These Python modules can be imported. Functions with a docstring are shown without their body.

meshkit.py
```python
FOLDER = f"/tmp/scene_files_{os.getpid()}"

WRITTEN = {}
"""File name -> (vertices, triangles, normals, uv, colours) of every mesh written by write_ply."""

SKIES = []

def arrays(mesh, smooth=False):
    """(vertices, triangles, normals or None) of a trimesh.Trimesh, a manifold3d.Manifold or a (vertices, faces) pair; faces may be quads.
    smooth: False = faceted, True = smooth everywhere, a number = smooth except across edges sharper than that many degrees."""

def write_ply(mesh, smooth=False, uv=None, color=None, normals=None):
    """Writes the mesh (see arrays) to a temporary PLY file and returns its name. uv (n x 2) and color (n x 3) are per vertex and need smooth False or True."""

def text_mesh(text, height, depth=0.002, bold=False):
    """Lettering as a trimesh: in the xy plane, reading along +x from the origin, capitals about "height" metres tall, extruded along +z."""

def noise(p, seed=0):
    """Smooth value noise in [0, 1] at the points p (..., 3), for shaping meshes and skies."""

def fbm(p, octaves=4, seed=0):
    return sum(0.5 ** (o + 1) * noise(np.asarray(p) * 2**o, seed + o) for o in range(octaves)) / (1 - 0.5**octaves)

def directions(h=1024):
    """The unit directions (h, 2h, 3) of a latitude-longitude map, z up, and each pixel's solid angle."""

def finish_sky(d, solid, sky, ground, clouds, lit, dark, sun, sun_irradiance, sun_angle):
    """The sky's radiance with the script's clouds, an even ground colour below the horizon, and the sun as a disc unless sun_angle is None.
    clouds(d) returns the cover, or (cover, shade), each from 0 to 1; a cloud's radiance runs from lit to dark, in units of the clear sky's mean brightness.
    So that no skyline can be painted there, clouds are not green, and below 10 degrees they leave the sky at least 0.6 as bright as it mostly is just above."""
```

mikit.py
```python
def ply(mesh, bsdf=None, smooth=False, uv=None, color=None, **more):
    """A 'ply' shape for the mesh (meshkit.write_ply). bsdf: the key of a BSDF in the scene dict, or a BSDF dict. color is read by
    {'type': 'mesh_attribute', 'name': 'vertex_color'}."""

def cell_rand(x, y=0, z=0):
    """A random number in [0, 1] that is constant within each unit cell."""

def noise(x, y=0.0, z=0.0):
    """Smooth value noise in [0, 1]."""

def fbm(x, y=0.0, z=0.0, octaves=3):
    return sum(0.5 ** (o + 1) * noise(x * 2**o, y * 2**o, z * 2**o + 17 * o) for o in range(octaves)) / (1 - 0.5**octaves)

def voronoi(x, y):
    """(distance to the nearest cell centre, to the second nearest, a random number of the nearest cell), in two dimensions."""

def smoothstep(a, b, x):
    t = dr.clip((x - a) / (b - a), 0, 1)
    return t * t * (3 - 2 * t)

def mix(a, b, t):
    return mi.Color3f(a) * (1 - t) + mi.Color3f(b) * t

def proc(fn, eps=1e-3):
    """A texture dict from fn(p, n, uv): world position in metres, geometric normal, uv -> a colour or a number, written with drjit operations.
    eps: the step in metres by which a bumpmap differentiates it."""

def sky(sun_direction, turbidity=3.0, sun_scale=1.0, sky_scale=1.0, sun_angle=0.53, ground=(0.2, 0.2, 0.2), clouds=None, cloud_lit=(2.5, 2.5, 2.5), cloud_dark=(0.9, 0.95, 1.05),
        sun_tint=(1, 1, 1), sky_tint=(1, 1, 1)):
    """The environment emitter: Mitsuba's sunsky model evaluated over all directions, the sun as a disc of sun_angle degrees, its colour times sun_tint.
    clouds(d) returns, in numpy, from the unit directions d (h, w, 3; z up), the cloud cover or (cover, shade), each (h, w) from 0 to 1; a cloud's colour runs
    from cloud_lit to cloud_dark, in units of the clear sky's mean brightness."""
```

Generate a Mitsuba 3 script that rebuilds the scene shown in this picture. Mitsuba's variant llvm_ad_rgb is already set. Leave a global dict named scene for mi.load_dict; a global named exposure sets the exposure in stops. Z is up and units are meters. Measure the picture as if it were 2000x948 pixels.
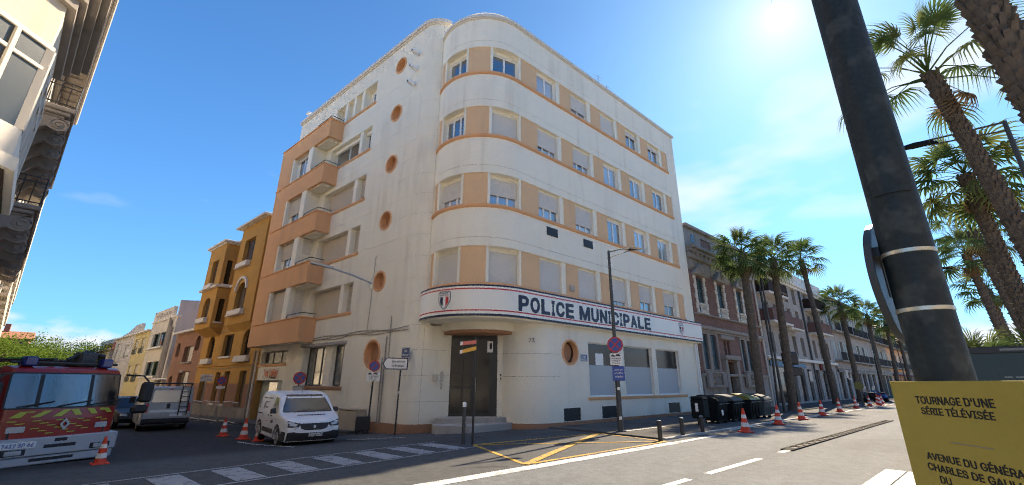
import math
import numpy as np
import trimesh
import mitsuba as mi
import drjit as dr
import mikit
import meshkit
from mikit import noise, fbm, smoothstep, mix
from shapely.geometry import Polygon, Point, LineString, box as sbox
from shapely.ops import unary_union

scene, labels = {}, {}
rng = np.random.default_rng(7)

# ---------------------------------------------------------------- camera, sky, exposure
PITCH, ROLL = math.radians(18.05), math.radians(0.2525)
EYE = np.array([0.0, 0.0, 1.7])
FWD = np.array([0, math.cos(PITCH), math.sin(PITCH)])
UP0 = np.array([0, -math.sin(PITCH), math.cos(PITCH)])
RIGHT = math.cos(ROLL) * np.array([1.0, 0, 0]) + math.sin(ROLL) * UP0
UP = -math.sin(ROLL) * np.array([1.0, 0, 0]) + math.cos(ROLL) * UP0
scene['camera'] = {'type': 'perspective', 'fov': 100.06, 'fov_axis': 'x', 'near_clip': 0.05, 'far_clip': 3000.0,
                   'to_world': mi.ScalarTransform4f().look_at(origin=EYE.tolist(), target=(EYE + FWD).tolist(), up=UP.tolist())}
SUN = (0.47885, 0.60896, 0.63235)


def clouds(d):
    az = np.arctan2(d[..., 0], d[..., 1])
    el = np.degrees(np.arcsin(np.clip(d[..., 2], -1, 1)))
    n = meshkit.fbm(np.stack([az * 9, el * 0.42, az * 0 + 3], -1), 5, 3)
    n2 = meshkit.fbm(np.stack([az * 26, el * 1.1, az * 0 + 9], -1), 4, 5)
    top = 1.6 + 6.4 * n
    bank = np.clip((top - el) / 1.3 + (n2 - 0.5) * 1.6, 0, 1) * np.clip(el / 0.5, 0, 1)
    v = d / np.maximum(d[..., 2:3], 0.12)
    w = meshkit.fbm(np.stack([v[..., 0] * 1.3 + 2.1, v[..., 1] * 1.3, v[..., 0] * 0], -1), 5, 11)
    wisp = np.clip((w - 0.60) * 5, 0, 1) * 0.75 * np.clip((el - 12) / 10, 0, 1)
    shade = np.clip(0.55 - (n2 - 0.3) * 1.2, 0, 1) * np.clip((6.5 - el) / 5, 0, 1)
    ang = np.degrees(np.arccos(np.clip(d @ (np.array(SUN) / np.linalg.norm(SUN)), -1, 1)))       # bright haze round the sun, painted in as cloud cover
    sun_haze = np.clip(0.50 * np.exp(-(ang / 3.6)) + 0.10 * np.exp(-(ang / 14.0)), 0, 1) * (0.65 + 0.7 * w)
    low = np.clip(bank * 0.92 + wisp, 0, 1)
    cover = 1 - (1 - low) * (1 - np.clip(sun_haze, 0, 0.9))
    return cover, (low * (0.62 + 0.38 * shade)) / np.maximum(cover, 1e-3)


scene['sky'] = mikit.sky(SUN, turbidity=2.3, clouds=clouds, cloud_lit=(4.2, 4.2, 4.25), cloud_dark=(1.15, 1.22, 1.32), ground=(0.2, 0.19, 0.18), sky_tint=(0.40, 0.665, 0.87))
exposure = 3.0

# ---------------------------------------------------------------- the two streets as frames: x right along the wall, y into it, z up
AR, AL = math.radians(48.0654), math.radians(-49.597)
dR = np.array([math.sin(AR), math.cos(AR), 0]); nR = np.array([math.cos(AR), -math.sin(AR), 0])
dL = np.array([math.sin(AL), math.cos(AL), 0]); nL = np.array([-math.cos(AL), math.sin(AL), 0])
Z3 = np.array([0, 0, 1.0])
WR, NLW = -12.713, -10.0


def frame(ax, ay, o):
    M = np.eye(4); M[:3, 0], M[:3, 1], M[:3, 2], M[:3, 3] = ax, ay, Z3, o
    return M


FR = frame(dR, -nR, WR * nR)                 # police facade on the avenue: x = distance along the avenue
FL = frame(-dL, -nL, -11.0 * nL + np.array([0, 0, -0.17]))
SIDE = 1.1                                    # metres per unit of the side street's plan drawing
FL[:3, :3] *= SIDE
#             # facade on the side street: x = -(distance up the street)
FA = frame(dL, nL, 1.35 * nL)                # the facing side of the side street: x = distance up the street


def place(x, y, z=0.0, a=0.0, s=1.0, tilt=(0, 0)):
    c, q = math.cos(a), math.sin(a)
    M = np.eye(4); M[:3, :3] = np.array([[c, -q, 0], [q, c, 0], [0, 0, 1]])
    if tilt != (0, 0):
        rx, ry = tilt
        X = np.array([[1, 0, 0], [0, math.cos(rx), -math.sin(rx)], [0, math.sin(rx), math.cos(rx)]])
        Y = np.array([[math.cos(ry), 0, math.sin(ry)], [0, 1, 0], [-math.sin(ry), 0, math.cos(ry)]])
        M[:3, :3] = M[:3, :3] @ X @ Y
    M[:3, :3] *= s; M[:3, 3] = (x, y, z)
    return M


def sst(a, b, x):
    t = np.clip((x - a) / (b - a), 0, 1)
    return t * t * (3 - 2 * t)


def ground_z(x, y):
    ul, nl = x * dL[0] + y * dL[1], x * nL[0] + y * nL[1]
    w = x * nR[0] + y * nR[1] - WR
    return -0.020 * np.maximum(0, ul - 2) * (1 - sst(-5.5, 2.0, w))


def R2(u, w, z=0.0):
    return u * dR + (w + WR) * nR + np.array([0, 0, z])


def L2(u, n, z=0.0):
    return u * dL + n * nL + np.array([0, 0, z])


def on_ground(P, dz=0.0):
    return np.array([P[0], P[1], float(ground_z(P[0], P[1])) + dz])


# ---------------------------------------------------------------- materials
def rgb(c):
    return {'type': 'rgb', 'value': [float(v) for v in c]}


def pr(c, rough=0.6, spec=0.5, **kw):
    return {'type': 'twosided', 'bsdf': {'type': 'principled', 'base_color': rgb(c) if not isinstance(c, dict) else c, 'roughness': rough, 'specular': spec, **kw}}


def plain(key, c, rough=0.6, spec=0.4, **kw):
    scene[key] = pr(c, rough, spec, **kw)


def stucco(key, c, dirt=(0.30, 0.26, 0.21), amount=0.35, grain=0.10, bump=0.0015, streak=0.5):
    c, dirt = np.array(c, float), np.array(dirt, float)

    def col(p, n, uv):
        big = fbm(p.x * 0.55, p.y * 0.55, p.z * 0.4, 4)
        run = fbm(p.x * 3.1, p.y * 3.1, p.z * 0.28 + 5.0, 3)
        fine = noise(p.x * 23, p.y * 23, p.z * 23)
        k = smoothstep(0.48, 0.85, big * (1 - streak) + run * streak) * amount
        low = (1 - smoothstep(-0.3, 1.4, p.z + 0.8 * big)) * 0.22
        m = mix(c.tolist(), dirt.tolist(), dr.clip(k + low, 0, 1))
        return m * (1.0 + grain * (fine - 0.5) + 0.10 * (big - 0.5))
    d = pr(mikit.proc(col), 0.9, 0.15)['bsdf']
    scene[key] = {'type': 'twosided', 'bsdf': d}


def asphalt(p, n, uv):
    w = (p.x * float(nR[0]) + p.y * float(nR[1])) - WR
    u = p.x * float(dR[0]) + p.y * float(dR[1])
    grit = noise(p.x * 55, p.y * 55)
    mid = fbm(p.x * 7, p.y * 7, 1.0, 3)
    big = fbm(p.x * 0.35, p.y * 0.35, 2.0, 4)
    track = fbm(u * 0.12, w * 1.7, 4.0, 3)
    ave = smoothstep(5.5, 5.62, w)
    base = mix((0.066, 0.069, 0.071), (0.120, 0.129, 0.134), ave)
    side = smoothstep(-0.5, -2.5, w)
    base = mix(base, (0.033, 0.034, 0.036), side)  # darker side street tar, with some of its shade put into the colour
    v = 0.80 + 0.26 * (big - 0.5) + 0.34 * (track - 0.5) * ave + 0.40 * (grit - 0.5) + 0.42 * (mid - 0.5) + 0.2
    patch = smoothstep(0.63, 0.66, fbm(p.x * 0.23 + 7, p.y * 0.23, 9.0, 2))
    return base * v * (1 - 0.16 * patch)


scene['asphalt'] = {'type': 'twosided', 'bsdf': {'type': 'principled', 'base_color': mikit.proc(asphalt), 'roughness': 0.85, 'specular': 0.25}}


def paving(p, n, uv):
    grit = noise(p.x * 45, p.y * 45)
    big = fbm(p.x * 0.6, p.y * 0.6, 2.0, 4)
    stain = smoothstep(0.58, 0.75, fbm(p.x * 1.7, p.y * 1.7, 6.0, 3))
    return mi.Color3f(0.078, 0.077, 0.075) * (0.85 + 0.35 * (grit - 0.5) + 0.6 * (big - 0.5) - 0.2 * stain + 0.1)


scene['pavement_tar'] = {'type': 'twosided', 'bsdf': {'type': 'principled', 'base_color': mikit.proc(paving), 'roughness': 0.9, 'specular': 0.2}}


def worn_paint(key, c, seed, wear=0.5):
    def col(p, n, uv):
        m = fbm(p.x * 9 + seed, p.y * 9, 3.0, 4)
        f = noise(p.x * 60, p.y * 60, seed)
        k = smoothstep(wear, wear + 0.16, m * 0.75 + f * 0.25)
        return mix(c, (0.11, 0.108, 0.105), k * 0.8) * (0.92 + 0.16 * f)
    scene[key] = {'type': 'twosided', 'bsdf': {'type': 'principled', 'base_color': mikit.proc(col), 'roughness': 0.7, 'specular': 0.3}}


worn_paint('road_white', (0.50, 0.51, 0.51), 3.0, 0.56)
worn_paint('zebra_white_shaded', (0.27, 0.275, 0.29), 8.0, 0.53)  # worn white, lowered further to carry the shade over the crossing
worn_paint('road_yellow', (0.50, 0.29, 0.05), 13.0, 0.52)
stucco('white_wall', (0.78, 0.745, 0.63), (0.44, 0.38, 0.31), 0.34, streak=0.65)
stucco('white_panel', (0.77, 0.73, 0.61), (0.42, 0.36, 0.29), 0.42)
stucco('orange_wall', (0.66, 0.37, 0.19), (0.34, 0.21, 0.13), 0.40)
stucco('pier_paint', (0.67, 0.45, 0.265), (0.38, 0.26, 0.18), 0.35)
stucco('plinth_paint', (0.36, 0.20, 0.12), (0.16, 0.11, 0.08), 0.5)
stucco('ochre_wall', (0.44, 0.245, 0.072), (0.26, 0.15, 0.06), 0.55)
stucco('brown_wall', (0.27, 0.15, 0.105), (0.16, 0.09, 0.06), 0.5)
stucco('cream_wall', (0.55, 0.50, 0.42), (0.30, 0.26, 0.20), 0.45)
stucco('grey_wall', (0.47, 0.44, 0.41), (0.24, 0.21, 0.19), 0.45)
stucco('stone_trim', (0.30, 0.27, 0.24), (0.12, 0.105, 0.09), 0.7)
stucco('row_wall', (0.33, 0.305, 0.28), (0.16, 0.14, 0.13), 0.6)  # darker copy of the grey wall, shade of the row in its colour
stucco('row_cream', (0.31, 0.275, 0.225), (0.20, 0.17, 0.14), 0.55)  # cream darkened likewise for the shaded avenue row
stucco('concrete', (0.36, 0.34, 0.31), (0.18, 0.16, 0.14), 0.5)


def brick(p, n, uv):
    u = p.x * float(dR[0]) + p.y * float(dR[1])
    row = dr.floor(p.z / 0.075)
    x = u / 0.23 + 0.5 * (row - 2 * dr.floor(row / 2))
    fx, fz = x - dr.floor(x), p.z / 0.075 - row
    joint = 1 - smoothstep(0.02, 0.05, dr.minimum(fx, 1 - fx)) * smoothstep(0.06, 0.14, dr.minimum(fz, 1 - fz))
    t = mikit.cell_rand(dr.floor(x), row, 3)
    big = fbm(p.x * 0.7, p.y * 0.7, p.z * 0.5, 3)
    b = mix((0.16, 0.085, 0.070), (0.235, 0.135, 0.112), t) * (0.75 + 0.5 * big)
    return mix(b, (0.22, 0.19, 0.165), joint * 0.7)


scene['red_brick'] = {'type': 'twosided', 'bsdf': {'type': 'principled', 'base_color': mikit.proc(brick), 'roughness': 0.9, 'specular': 0.2}}


def rooftile(p, n, uv):
    t = fbm(p.x * 3, p.y * 3, p.z * 3, 3)
    return mix((0.30, 0.12, 0.07), (0.42, 0.22, 0.14), t)


scene['roof_tile'] = {'type': 'twosided', 'bsdf': {'type': 'principled', 'base_color': mikit.proc(rooftile), 'roughness': 0.9, 'specular': 0.2}}
def glazing(key, c, mirror):
    scene[key] = {'type': 'blendbsdf', 'weight': mirror, 'a': pr(c, 0.12, 0.5), 'b': {'type': 'twosided', 'bsdf': {'type': 'roughconductor', 'material': 'none', 'alpha': 0.045}}}


glazing('glass_pane', (0.030, 0.036, 0.042), 0.30)
glazing('glass_curtain', (0.22, 0.24, 0.25), 0.30)
plain('glass_dark', (0.008, 0.010, 0.011), 0.12, 0.5)
plain('glass_dull', (0.035, 0.045, 0.05), 0.22, 0.6)
glazing('glass_car', (0.012, 0.014, 0.015), 0.16)
plain('frosted', (0.33, 0.37, 0.40), 0.35, 0.5)
plain('pvc_white', (0.72, 0.72, 0.70), 0.4, 0.5)
plain('shutter_grey', (0.57, 0.55, 0.51), 0.55, 0.4)
plain('shutter_beige', (0.50, 0.44, 0.36), 0.6, 0.3)
plain('shutter_blue', (0.045, 0.085, 0.10), 0.5, 0.4)
plain('shutter_green', (0.09, 0.13, 0.11), 0.5, 0.4)
plain('shutter_pale', (0.30, 0.34, 0.31), 0.55, 0.4)
plain('wood_dark', (0.055, 0.032, 0.020), 0.55, 0.4)
plain('stone_white', (0.62, 0.59, 0.53), 0.8, 0.2)
plain('black_metal', (0.018, 0.019, 0.021), 0.45, 0.5)
plain('dark_metal', (0.040, 0.043, 0.046), 0.42, 0.5)
plain('grey_metal', (0.30, 0.31, 0.32), 0.4, 0.5, metallic=0.6)
plain('galvanised', (0.45, 0.46, 0.46), 0.38, 0.5, metallic=0.8)
plain('sign_white', (0.74, 0.74, 0.73), 0.35, 0.5)
plain('panel_white', (0.77, 0.76, 0.70), 0.3, 0.5)
plain('navy', (0.018, 0.028, 0.060), 0.45, 0.4)
plain('sign_red', (0.46, 0.025, 0.03), 0.4, 0.5)
plain('sign_blue', (0.03, 0.07, 0.30), 0.4, 0.5)
plain('plate_blue', (0.03, 0.07, 0.17), 0.35, 0.5)
plain('print_black', (0.02, 0.02, 0.02), 0.6, 0.3)
plain('cable_grey', (0.26, 0.24, 0.21), 0.7, 0.3)
plain('rubber', (0.018, 0.018, 0.018), 0.85, 0.2)
plain('yellow_mark', (0.42, 0.46, 0.05), 0.4, 0.5)
plain('cabinet_beige', (0.46, 0.39, 0.29), 0.6, 0.3)
plain('car_white', (0.72, 0.73, 0.75), 0.25, 0.5, clearcoat=0.8, clearcoat_gloss=0.9)
plain('car_grey', (0.36, 0.38, 0.38), 0.35, 0.5, clearcoat=0.5, clearcoat_gloss=0.85)
plain('car_dark', (0.020, 0.021, 0.023), 0.45, 0.4)
plain('fire_red', (0.27, 0.012, 0.010), 0.28, 0.5, clearcoat=0.8, clearcoat_gloss=0.9)
plain('plastic_black', (0.022, 0.022, 0.025), 0.5, 0.4)
plain('lamp_glass', (0.45, 0.46, 0.47), 0.08, 0.8)
plain('beacon_blue', (0.01, 0.02, 0.16), 0.12, 0.7)
plain('cone_red', (0.62, 0.055, 0.022), 0.45, 0.4)
plain('cone_white', (0.70, 0.68, 0.65), 0.4, 0.4)
stucco('pale_paving', (0.40, 0.365, 0.315), (0.25, 0.22, 0.18), 0.4)  # promenade paving made pale to throw warm bounce light at the fronts
plain('oculus_brown', (0.40, 0.22, 0.13), 0.8, 0.2)
plain('bin_green', (0.008, 0.011, 0.012), 0.75, 0.15)
plain('lamp_shell', (0.014, 0.015, 0.017), 0.9, 0.1)
plain('bumper_white', (0.42, 0.43, 0.46), 0.4, 0.4)
plain('bin_grey', (0.07, 0.085, 0.09), 0.7, 0.15)
plain('bin_blue', (0.03, 0.07, 0.20), 0.4, 0.5)
plain('bin_yellow', (0.16, 0.15, 0.035), 0.45, 0.5)
plain('board_green', (0.012, 0.030, 0.034), 0.35, 0.5)
plain('board_print', (0.16, 0.19, 0.19), 0.5, 0.3)
plain('brass_band', (0.62, 0.58, 0.46), 0.35, 0.6, metallic=0.7)
plain('awning_red', (0.15, 0.045, 0.045), 0.8, 0.2)
plain('panel_screen', (0.030, 0.018, 0.016), 0.8, 0.2)
plain('balcony_screen', (0.15, 0.09, 0.08), 0.8, 0.2)
plain('shop_blue', (0.04, 0.13, 0.22), 0.5, 0.4)
plain('tarp_blue', (0.03, 0.10, 0.30), 0.4, 0.5)
plain('orange_print', (0.55, 0.15, 0.05), 0.5, 0.3)
plain('sticker_orange', (0.70, 0.38, 0.05), 0.45, 0.4)
plain('sticker_red', (0.60, 0.16, 0.12), 0.45, 0.4)
plain('kerb_stone', (0.36, 0.35, 0.33), 0.8, 0.2)
leaf_ = None
scene['led_green'] = {'type': 'twosided', 'bsdf': {'type': 'principled', 'base_color': rgb((0.02, 0.25, 0.05)), 'roughness': 0.5}}


def poster(p, n, uv):
    f = fbm(p.x * 5, p.y * 5, p.z * 5, 3)
    g = noise(p.x * 90, p.y * 90, p.z * 90)
    return mi.Color3f(0.40, 0.30, 0.055) * (0.93 + 0.12 * f + 0.05 * g)


scene['poster_yellow'] = {'type': 'twosided', 'bsdf': {'type': 'principled', 'base_color': mikit.proc(poster), 'roughness': 0.55, 'specular': 0.3}}


def polepaint(p, n, uv):
    f = fbm(p.x * 60, p.y * 60, p.z * 60, 3)
    s = smoothstep(0.52, 0.68, fbm(p.x * 14, p.y * 14, p.z * 9, 4))
    run = smoothstep(0.5, 0.8, fbm(p.x * 30, p.y * 30, p.z * 1.2, 3))
    return mix((0.012, 0.020, 0.022), (0.050, 0.056, 0.052), s * 0.6 + run * 0.25) * (0.55 + 0.9 * f)


scene['pole_paint'] = {'type': 'twosided', 'bsdf': {'type': 'principled', 'base_color': mikit.proc(polepaint), 'roughness': 0.6, 'specular': 0.4}}


def bark(p, n, uv):
    f = fbm(p.x * 9, p.y * 9, p.z * 16, 4)
    r = noise(p.x * 3, p.y * 3, p.z * 11)
    return mix((0.045, 0.038, 0.032), (0.175, 0.145, 0.115), f * 0.75 + r * 0.25)


scene['palm_bark'] = {'type': 'twosided', 'bsdf': {'type': 'principled', 'base_color': mikit.proc(bark), 'roughness': 0.95, 'specular': 0.15}}


def leaf_mat(key, c, trans):
    scene[key] = {'type': 'principledthin', 'base_color': rgb(c), 'roughness': 0.38, 'diff_trans': trans, 'spec_trans': 0.0, 'eta': 1.45}


leaf_mat('palm_leaf', (0.085, 0.135, 0.045), 0.75)
leaf_mat('palm_leaf_pale', (0.14, 0.17, 0.06), 0.75)
leaf_mat('palm_dead', (0.20, 0.14, 0.08), 0.5)
leaf_mat('tree_leaf', (0.13, 0.20, 0.035), 0.9)
leaf_mat('tree_leaf_dark', (0.055, 0.105, 0.03), 0.8)


# ---------------------------------------------------------------- mesh helpers
def TM(v, f):
    return trimesh.Trimesh(np.asarray(v, float), np.asarray(f, int), process=False)


def cat(ms):
    return trimesh.util.concatenate([m for m in ms if m is not None]) if isinstance(ms, (list, tuple)) else ms


_seen = {}


def uniq(key):
    n = _seen.get(key, -1) + 1
    _seen[key] = n
    return key if n == 0 else f'{key}_{n:03d}'


EACH = set('reveal rafter downpipe sill chimney intercom switch ashlar marking wiper mirror tie pilaster garland shutter bracket sticker rib shop_front cable canopy soffit pier string_course roof wall bay_wall bay rear_wall doorway louvre cornice joint aerial window_box equipment lens drainpipe door_handle pictogram coping letter_bar slot'.split())


def put(key, mesh, bsdf, M=None, smooth=False):
    if isinstance(mesh, (list, tuple)) and len(mesh) > 1 and key.rsplit('__', 1)[-1] in EACH:
        return [put(key, [m], bsdf, M, smooth) for m in mesh][0]
    m = cat(mesh)
    v = np.array(m.vertices)
    if M is not None:
        v = v @ M[:3, :3].T + M[:3, 3]
    k = uniq(key)
    scene[k] = mikit.ply(TM(v, m.faces), bsdf, smooth)
    return k


def thing(name, label, category, group=None):
    k = uniq(name)
    labels[k] = {'label': label, 'category': category}
    if group:
        labels[k]['group'] = group
    return k


def setting(key, mesh, bsdf, M=None, smooth=False, kind='structure'):
    k = put(key, mesh, bsdf, M, smooth)
    labels[k] = {'kind': kind}
    return k


_BF = np.array([[0, 2, 1], [0, 3, 2], [4, 5, 6], [4, 6, 7], [0, 1, 5], [0, 5, 4], [1, 2, 6], [1, 6, 5], [2, 3, 7], [2, 7, 6], [3, 0, 4], [3, 4, 7]])


def box(x0, x1, y0, y1, z0, z1):
    return TM([[x0, y0, z0], [x1, y0, z0], [x1, y1, z0], [x0, y1, z0], [x0, y0, z1], [x1, y0, z1], [x1, y1, z1], [x0, y1, z1]], _BF)


def cbox(x0, x1, y0, y1, z0, z1, c=0.02):
    c = min(c, (x1 - x0) / 2.2, (y1 - y0) / 2.2, (z1 - z0) / 2.2)
    p = []
    for a in (0, 1):
        for b in (0, 1):
            for d in (0, 1):
                X, Y, Z = (x0, x1)[a], (y0, y1)[b], (z0, z1)[d]
                sx, sy, sz = (c, -c)[a], (c, -c)[b], (c, -c)[d]
                p += [[X, Y + sy, Z + sz], [X + sx, Y, Z + sz], [X + sx, Y + sy, Z]]
    return trimesh.convex.convex_hull(np.array(p))


def hull(pts):
    return trimesh.convex.convex_hull(np.array(pts, float))


def polys(g):
    if g.is_empty:
        return []
    return [q for q in getattr(g, 'geoms', [g]) if q.geom_type == 'Polygon' and q.area > 1e-6]


def ext(poly, y0, y1):
    """A shape drawn in (x, z), standing between the depths y0 and y1."""
    out = []
    for q in polys(poly):
        m = trimesh.creation.extrude_polygon(q, abs(y1 - y0), engine='earcut')
        v = m.vertices
        out.append(TM(np.stack([v[:, 0], max(y0, y1) - v[:, 2], v[:, 1]], 1), m.faces))
    return cat(out)


def flat(poly, z0, z1):
    out = []
    for q in polys(poly):
        m = trimesh.creation.extrude_polygon(q, z1 - z0, engine='earcut')
        m.apply_translation([0, 0, z0])
        out.append(m)
    return cat(out)


def tube(pts, r, n=8, caps=True):
    pts = np.asarray(pts, float)
    r = np.broadcast_to(np.asarray(r, float), len(pts))
    t = np.gradient(pts, axis=0)
    t /= np.linalg.norm(t, axis=1, keepdims=True) + 1e-12
    ref = np.array([0, 0, 1.0]) if abs(t[0] @ [0, 0, 1]) < 0.9 else np.array([1.0, 0, 0])
    a = np.arange(n) / n * 2 * np.pi
    V = []
    for p, d, q in zip(pts, t, r):
        x = np.cross(ref, d); x /= np.linalg.norm(x) + 1e-12
        y = np.cross(d, x)
        ref = y if abs(y @ d) < 0.5 else ref
        V.append(p + q * (np.cos(a)[:, None] * x + np.sin(a)[:, None] * y))
        ref = np.cross(d, x)
        ref = y
    V = np.vstack(V)
    F = []
    for i in range(len(pts) - 1):
        for k in range(n):
            b = (k + 1) % n
            F += [[i * n + k, i * n + b, (i + 1) * n + b], [i * n + k, (i + 1) * n + b, (i + 1) * n + k]]
    if caps:
        c0, c1 = len(V), len(V) + 1
        V = np.vstack([V, pts[:1], pts[-1:]])
        o = (len(pts) - 1) * n
        for k in range(n):
            b = (k + 1) % n
            F += [[c0, b, k], [c1, o + k, o + b]]
    return TM(V, F)


def lathe(prof, n=20):
    prof = np.asarray(prof, float)
    a = np.arange(n) / n * 2 * np.pi
    V = np.vstack([np.stack([r * np.cos(a), r * np.sin(a), a * 0 + z], 1) for r, z in prof])
    F = []
    for i in range(len(prof) - 1):
        for k in range(n):
            b = (k + 1) % n
            F += [[i * n + k, i * n + b, (i + 1) * n + b], [i * n + k, (i + 1) * n + b, (i + 1) * n + k]]
    return TM(V, F)


def disc(cx, cz, r, n=32):
    a = np.arange(n) / n * 2 * np.pi
    return Polygon(np.stack([cx + r * np.cos(a), cz + r * np.sin(a)], 1))


def text2d(s, h, bold=True, depth=0.004, w=None):
    """Lettering in local (x, z), standing out of the plane y = 0 towards -y; optional total width w."""
    m = meshkit.text_mesh(s, h, depth, bold=bold)
    v = np.array(m.vertices)
    v[:, 0] -= v[:, 0].min()
    if w:
        v[:, 0] *= w / v[:, 0].max()
    return TM(np.stack([v[:, 0], -v[:, 2], v[:, 1]], 1), m.faces)


def shift(m, x=0.0, y=0.0, z=0.0):
    m = m.copy(); m.apply_translation([x, y, z])
    return m


class Path:
    """A wall line in plan: straight, then an arc, then straight again; s along it, d into the wall."""

    def __init__(self, M, s0, r, ang, sign):
        self.M, self.s0, self.r, self.ang, self.sign = M, s0, r, ang, sign

    def at(self, s, d):
        s, d = np.asarray(s, float), np.asarray(d, float)
        t = np.clip((s - self.s0) * self.sign, 0, None)
        phi = np.minimum(t / self.r, self.ang)
        rest = t - phi * self.r
        rr = self.r - d
        x = self.s0 + self.sign * (rr * np.sin(phi) + rest * np.cos(phi))
        y = self.r - rr * np.cos(phi) + rest * np.sin(phi)
        st = t <= 0
        x = np.where(st, s, x); y = np.where(st, d, y)
        return x, y

    def bend(self, m):
        v = np.array(m.vertices)
        x, y = self.at(v[:, 0], v[:, 1])
        return TM(np.stack([x, y, v[:, 2]], 1), m.faces)

    def box(self, s0, s1, d0, d1, z0, z1, ds=0.09):
        n = max(1, int(math.ceil((s1 - s0) / ds)))
        t = (s1 if self.sign < 0 else s0) - self.s0
        if (self.sign < 0 and s0 >= self.s0) or (self.sign > 0 and s1 <= self.s0):
            n = 1
            S = np.array([s0, s1])
        else:
            S = np.linspace(s0, s1, n + 1)
            if s0 < self.s0 < s1:
                S = np.unique(np.concatenate([S[(S - self.s0) * self.sign > 1e-6], [self.s0, s0 if self.sign > 0 else s1]]))
        k = len(S)
        V = np.vstack([np.stack([S, S * 0 + d, S * 0 + z], 1) for d, z in ((d0, z0), (d0, z1), (d1, z1), (d1, z0))])
        F = []
        for i in range(k - 1):
            for a in range(4):
                b = (a + 1) % 4
                F += [[a * k + i, a * k + i + 1, b * k + i + 1], [a * k + i, b * k + i + 1, b * k + i]]
        F += [[0, k, 2 * k], [0, 2 * k, 3 * k]]
        e = k - 1
        F += [[e, 2 * k + e, k + e], [e, 3 * k + e, 2 * k + e]]
        return self.bend(TM(V, F))


# ---------------------------------------------------------------- windows and shutters (local wall frame)
def rect(x0, x1, z0, z1, arch=0.0):
    if not arch:
        return sbox(x0, z0, x1, z1)
    r = (x1 - x0) / 2
    a = np.linspace(0, np.pi, 13)
    pts = [(x0, z0), (x1, z0)] + [((x0 + x1) / 2 + r * math.cos(t), z1 - arch + arch * math.sin(t)) for t in a]
    return Polygon(pts)


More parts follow.
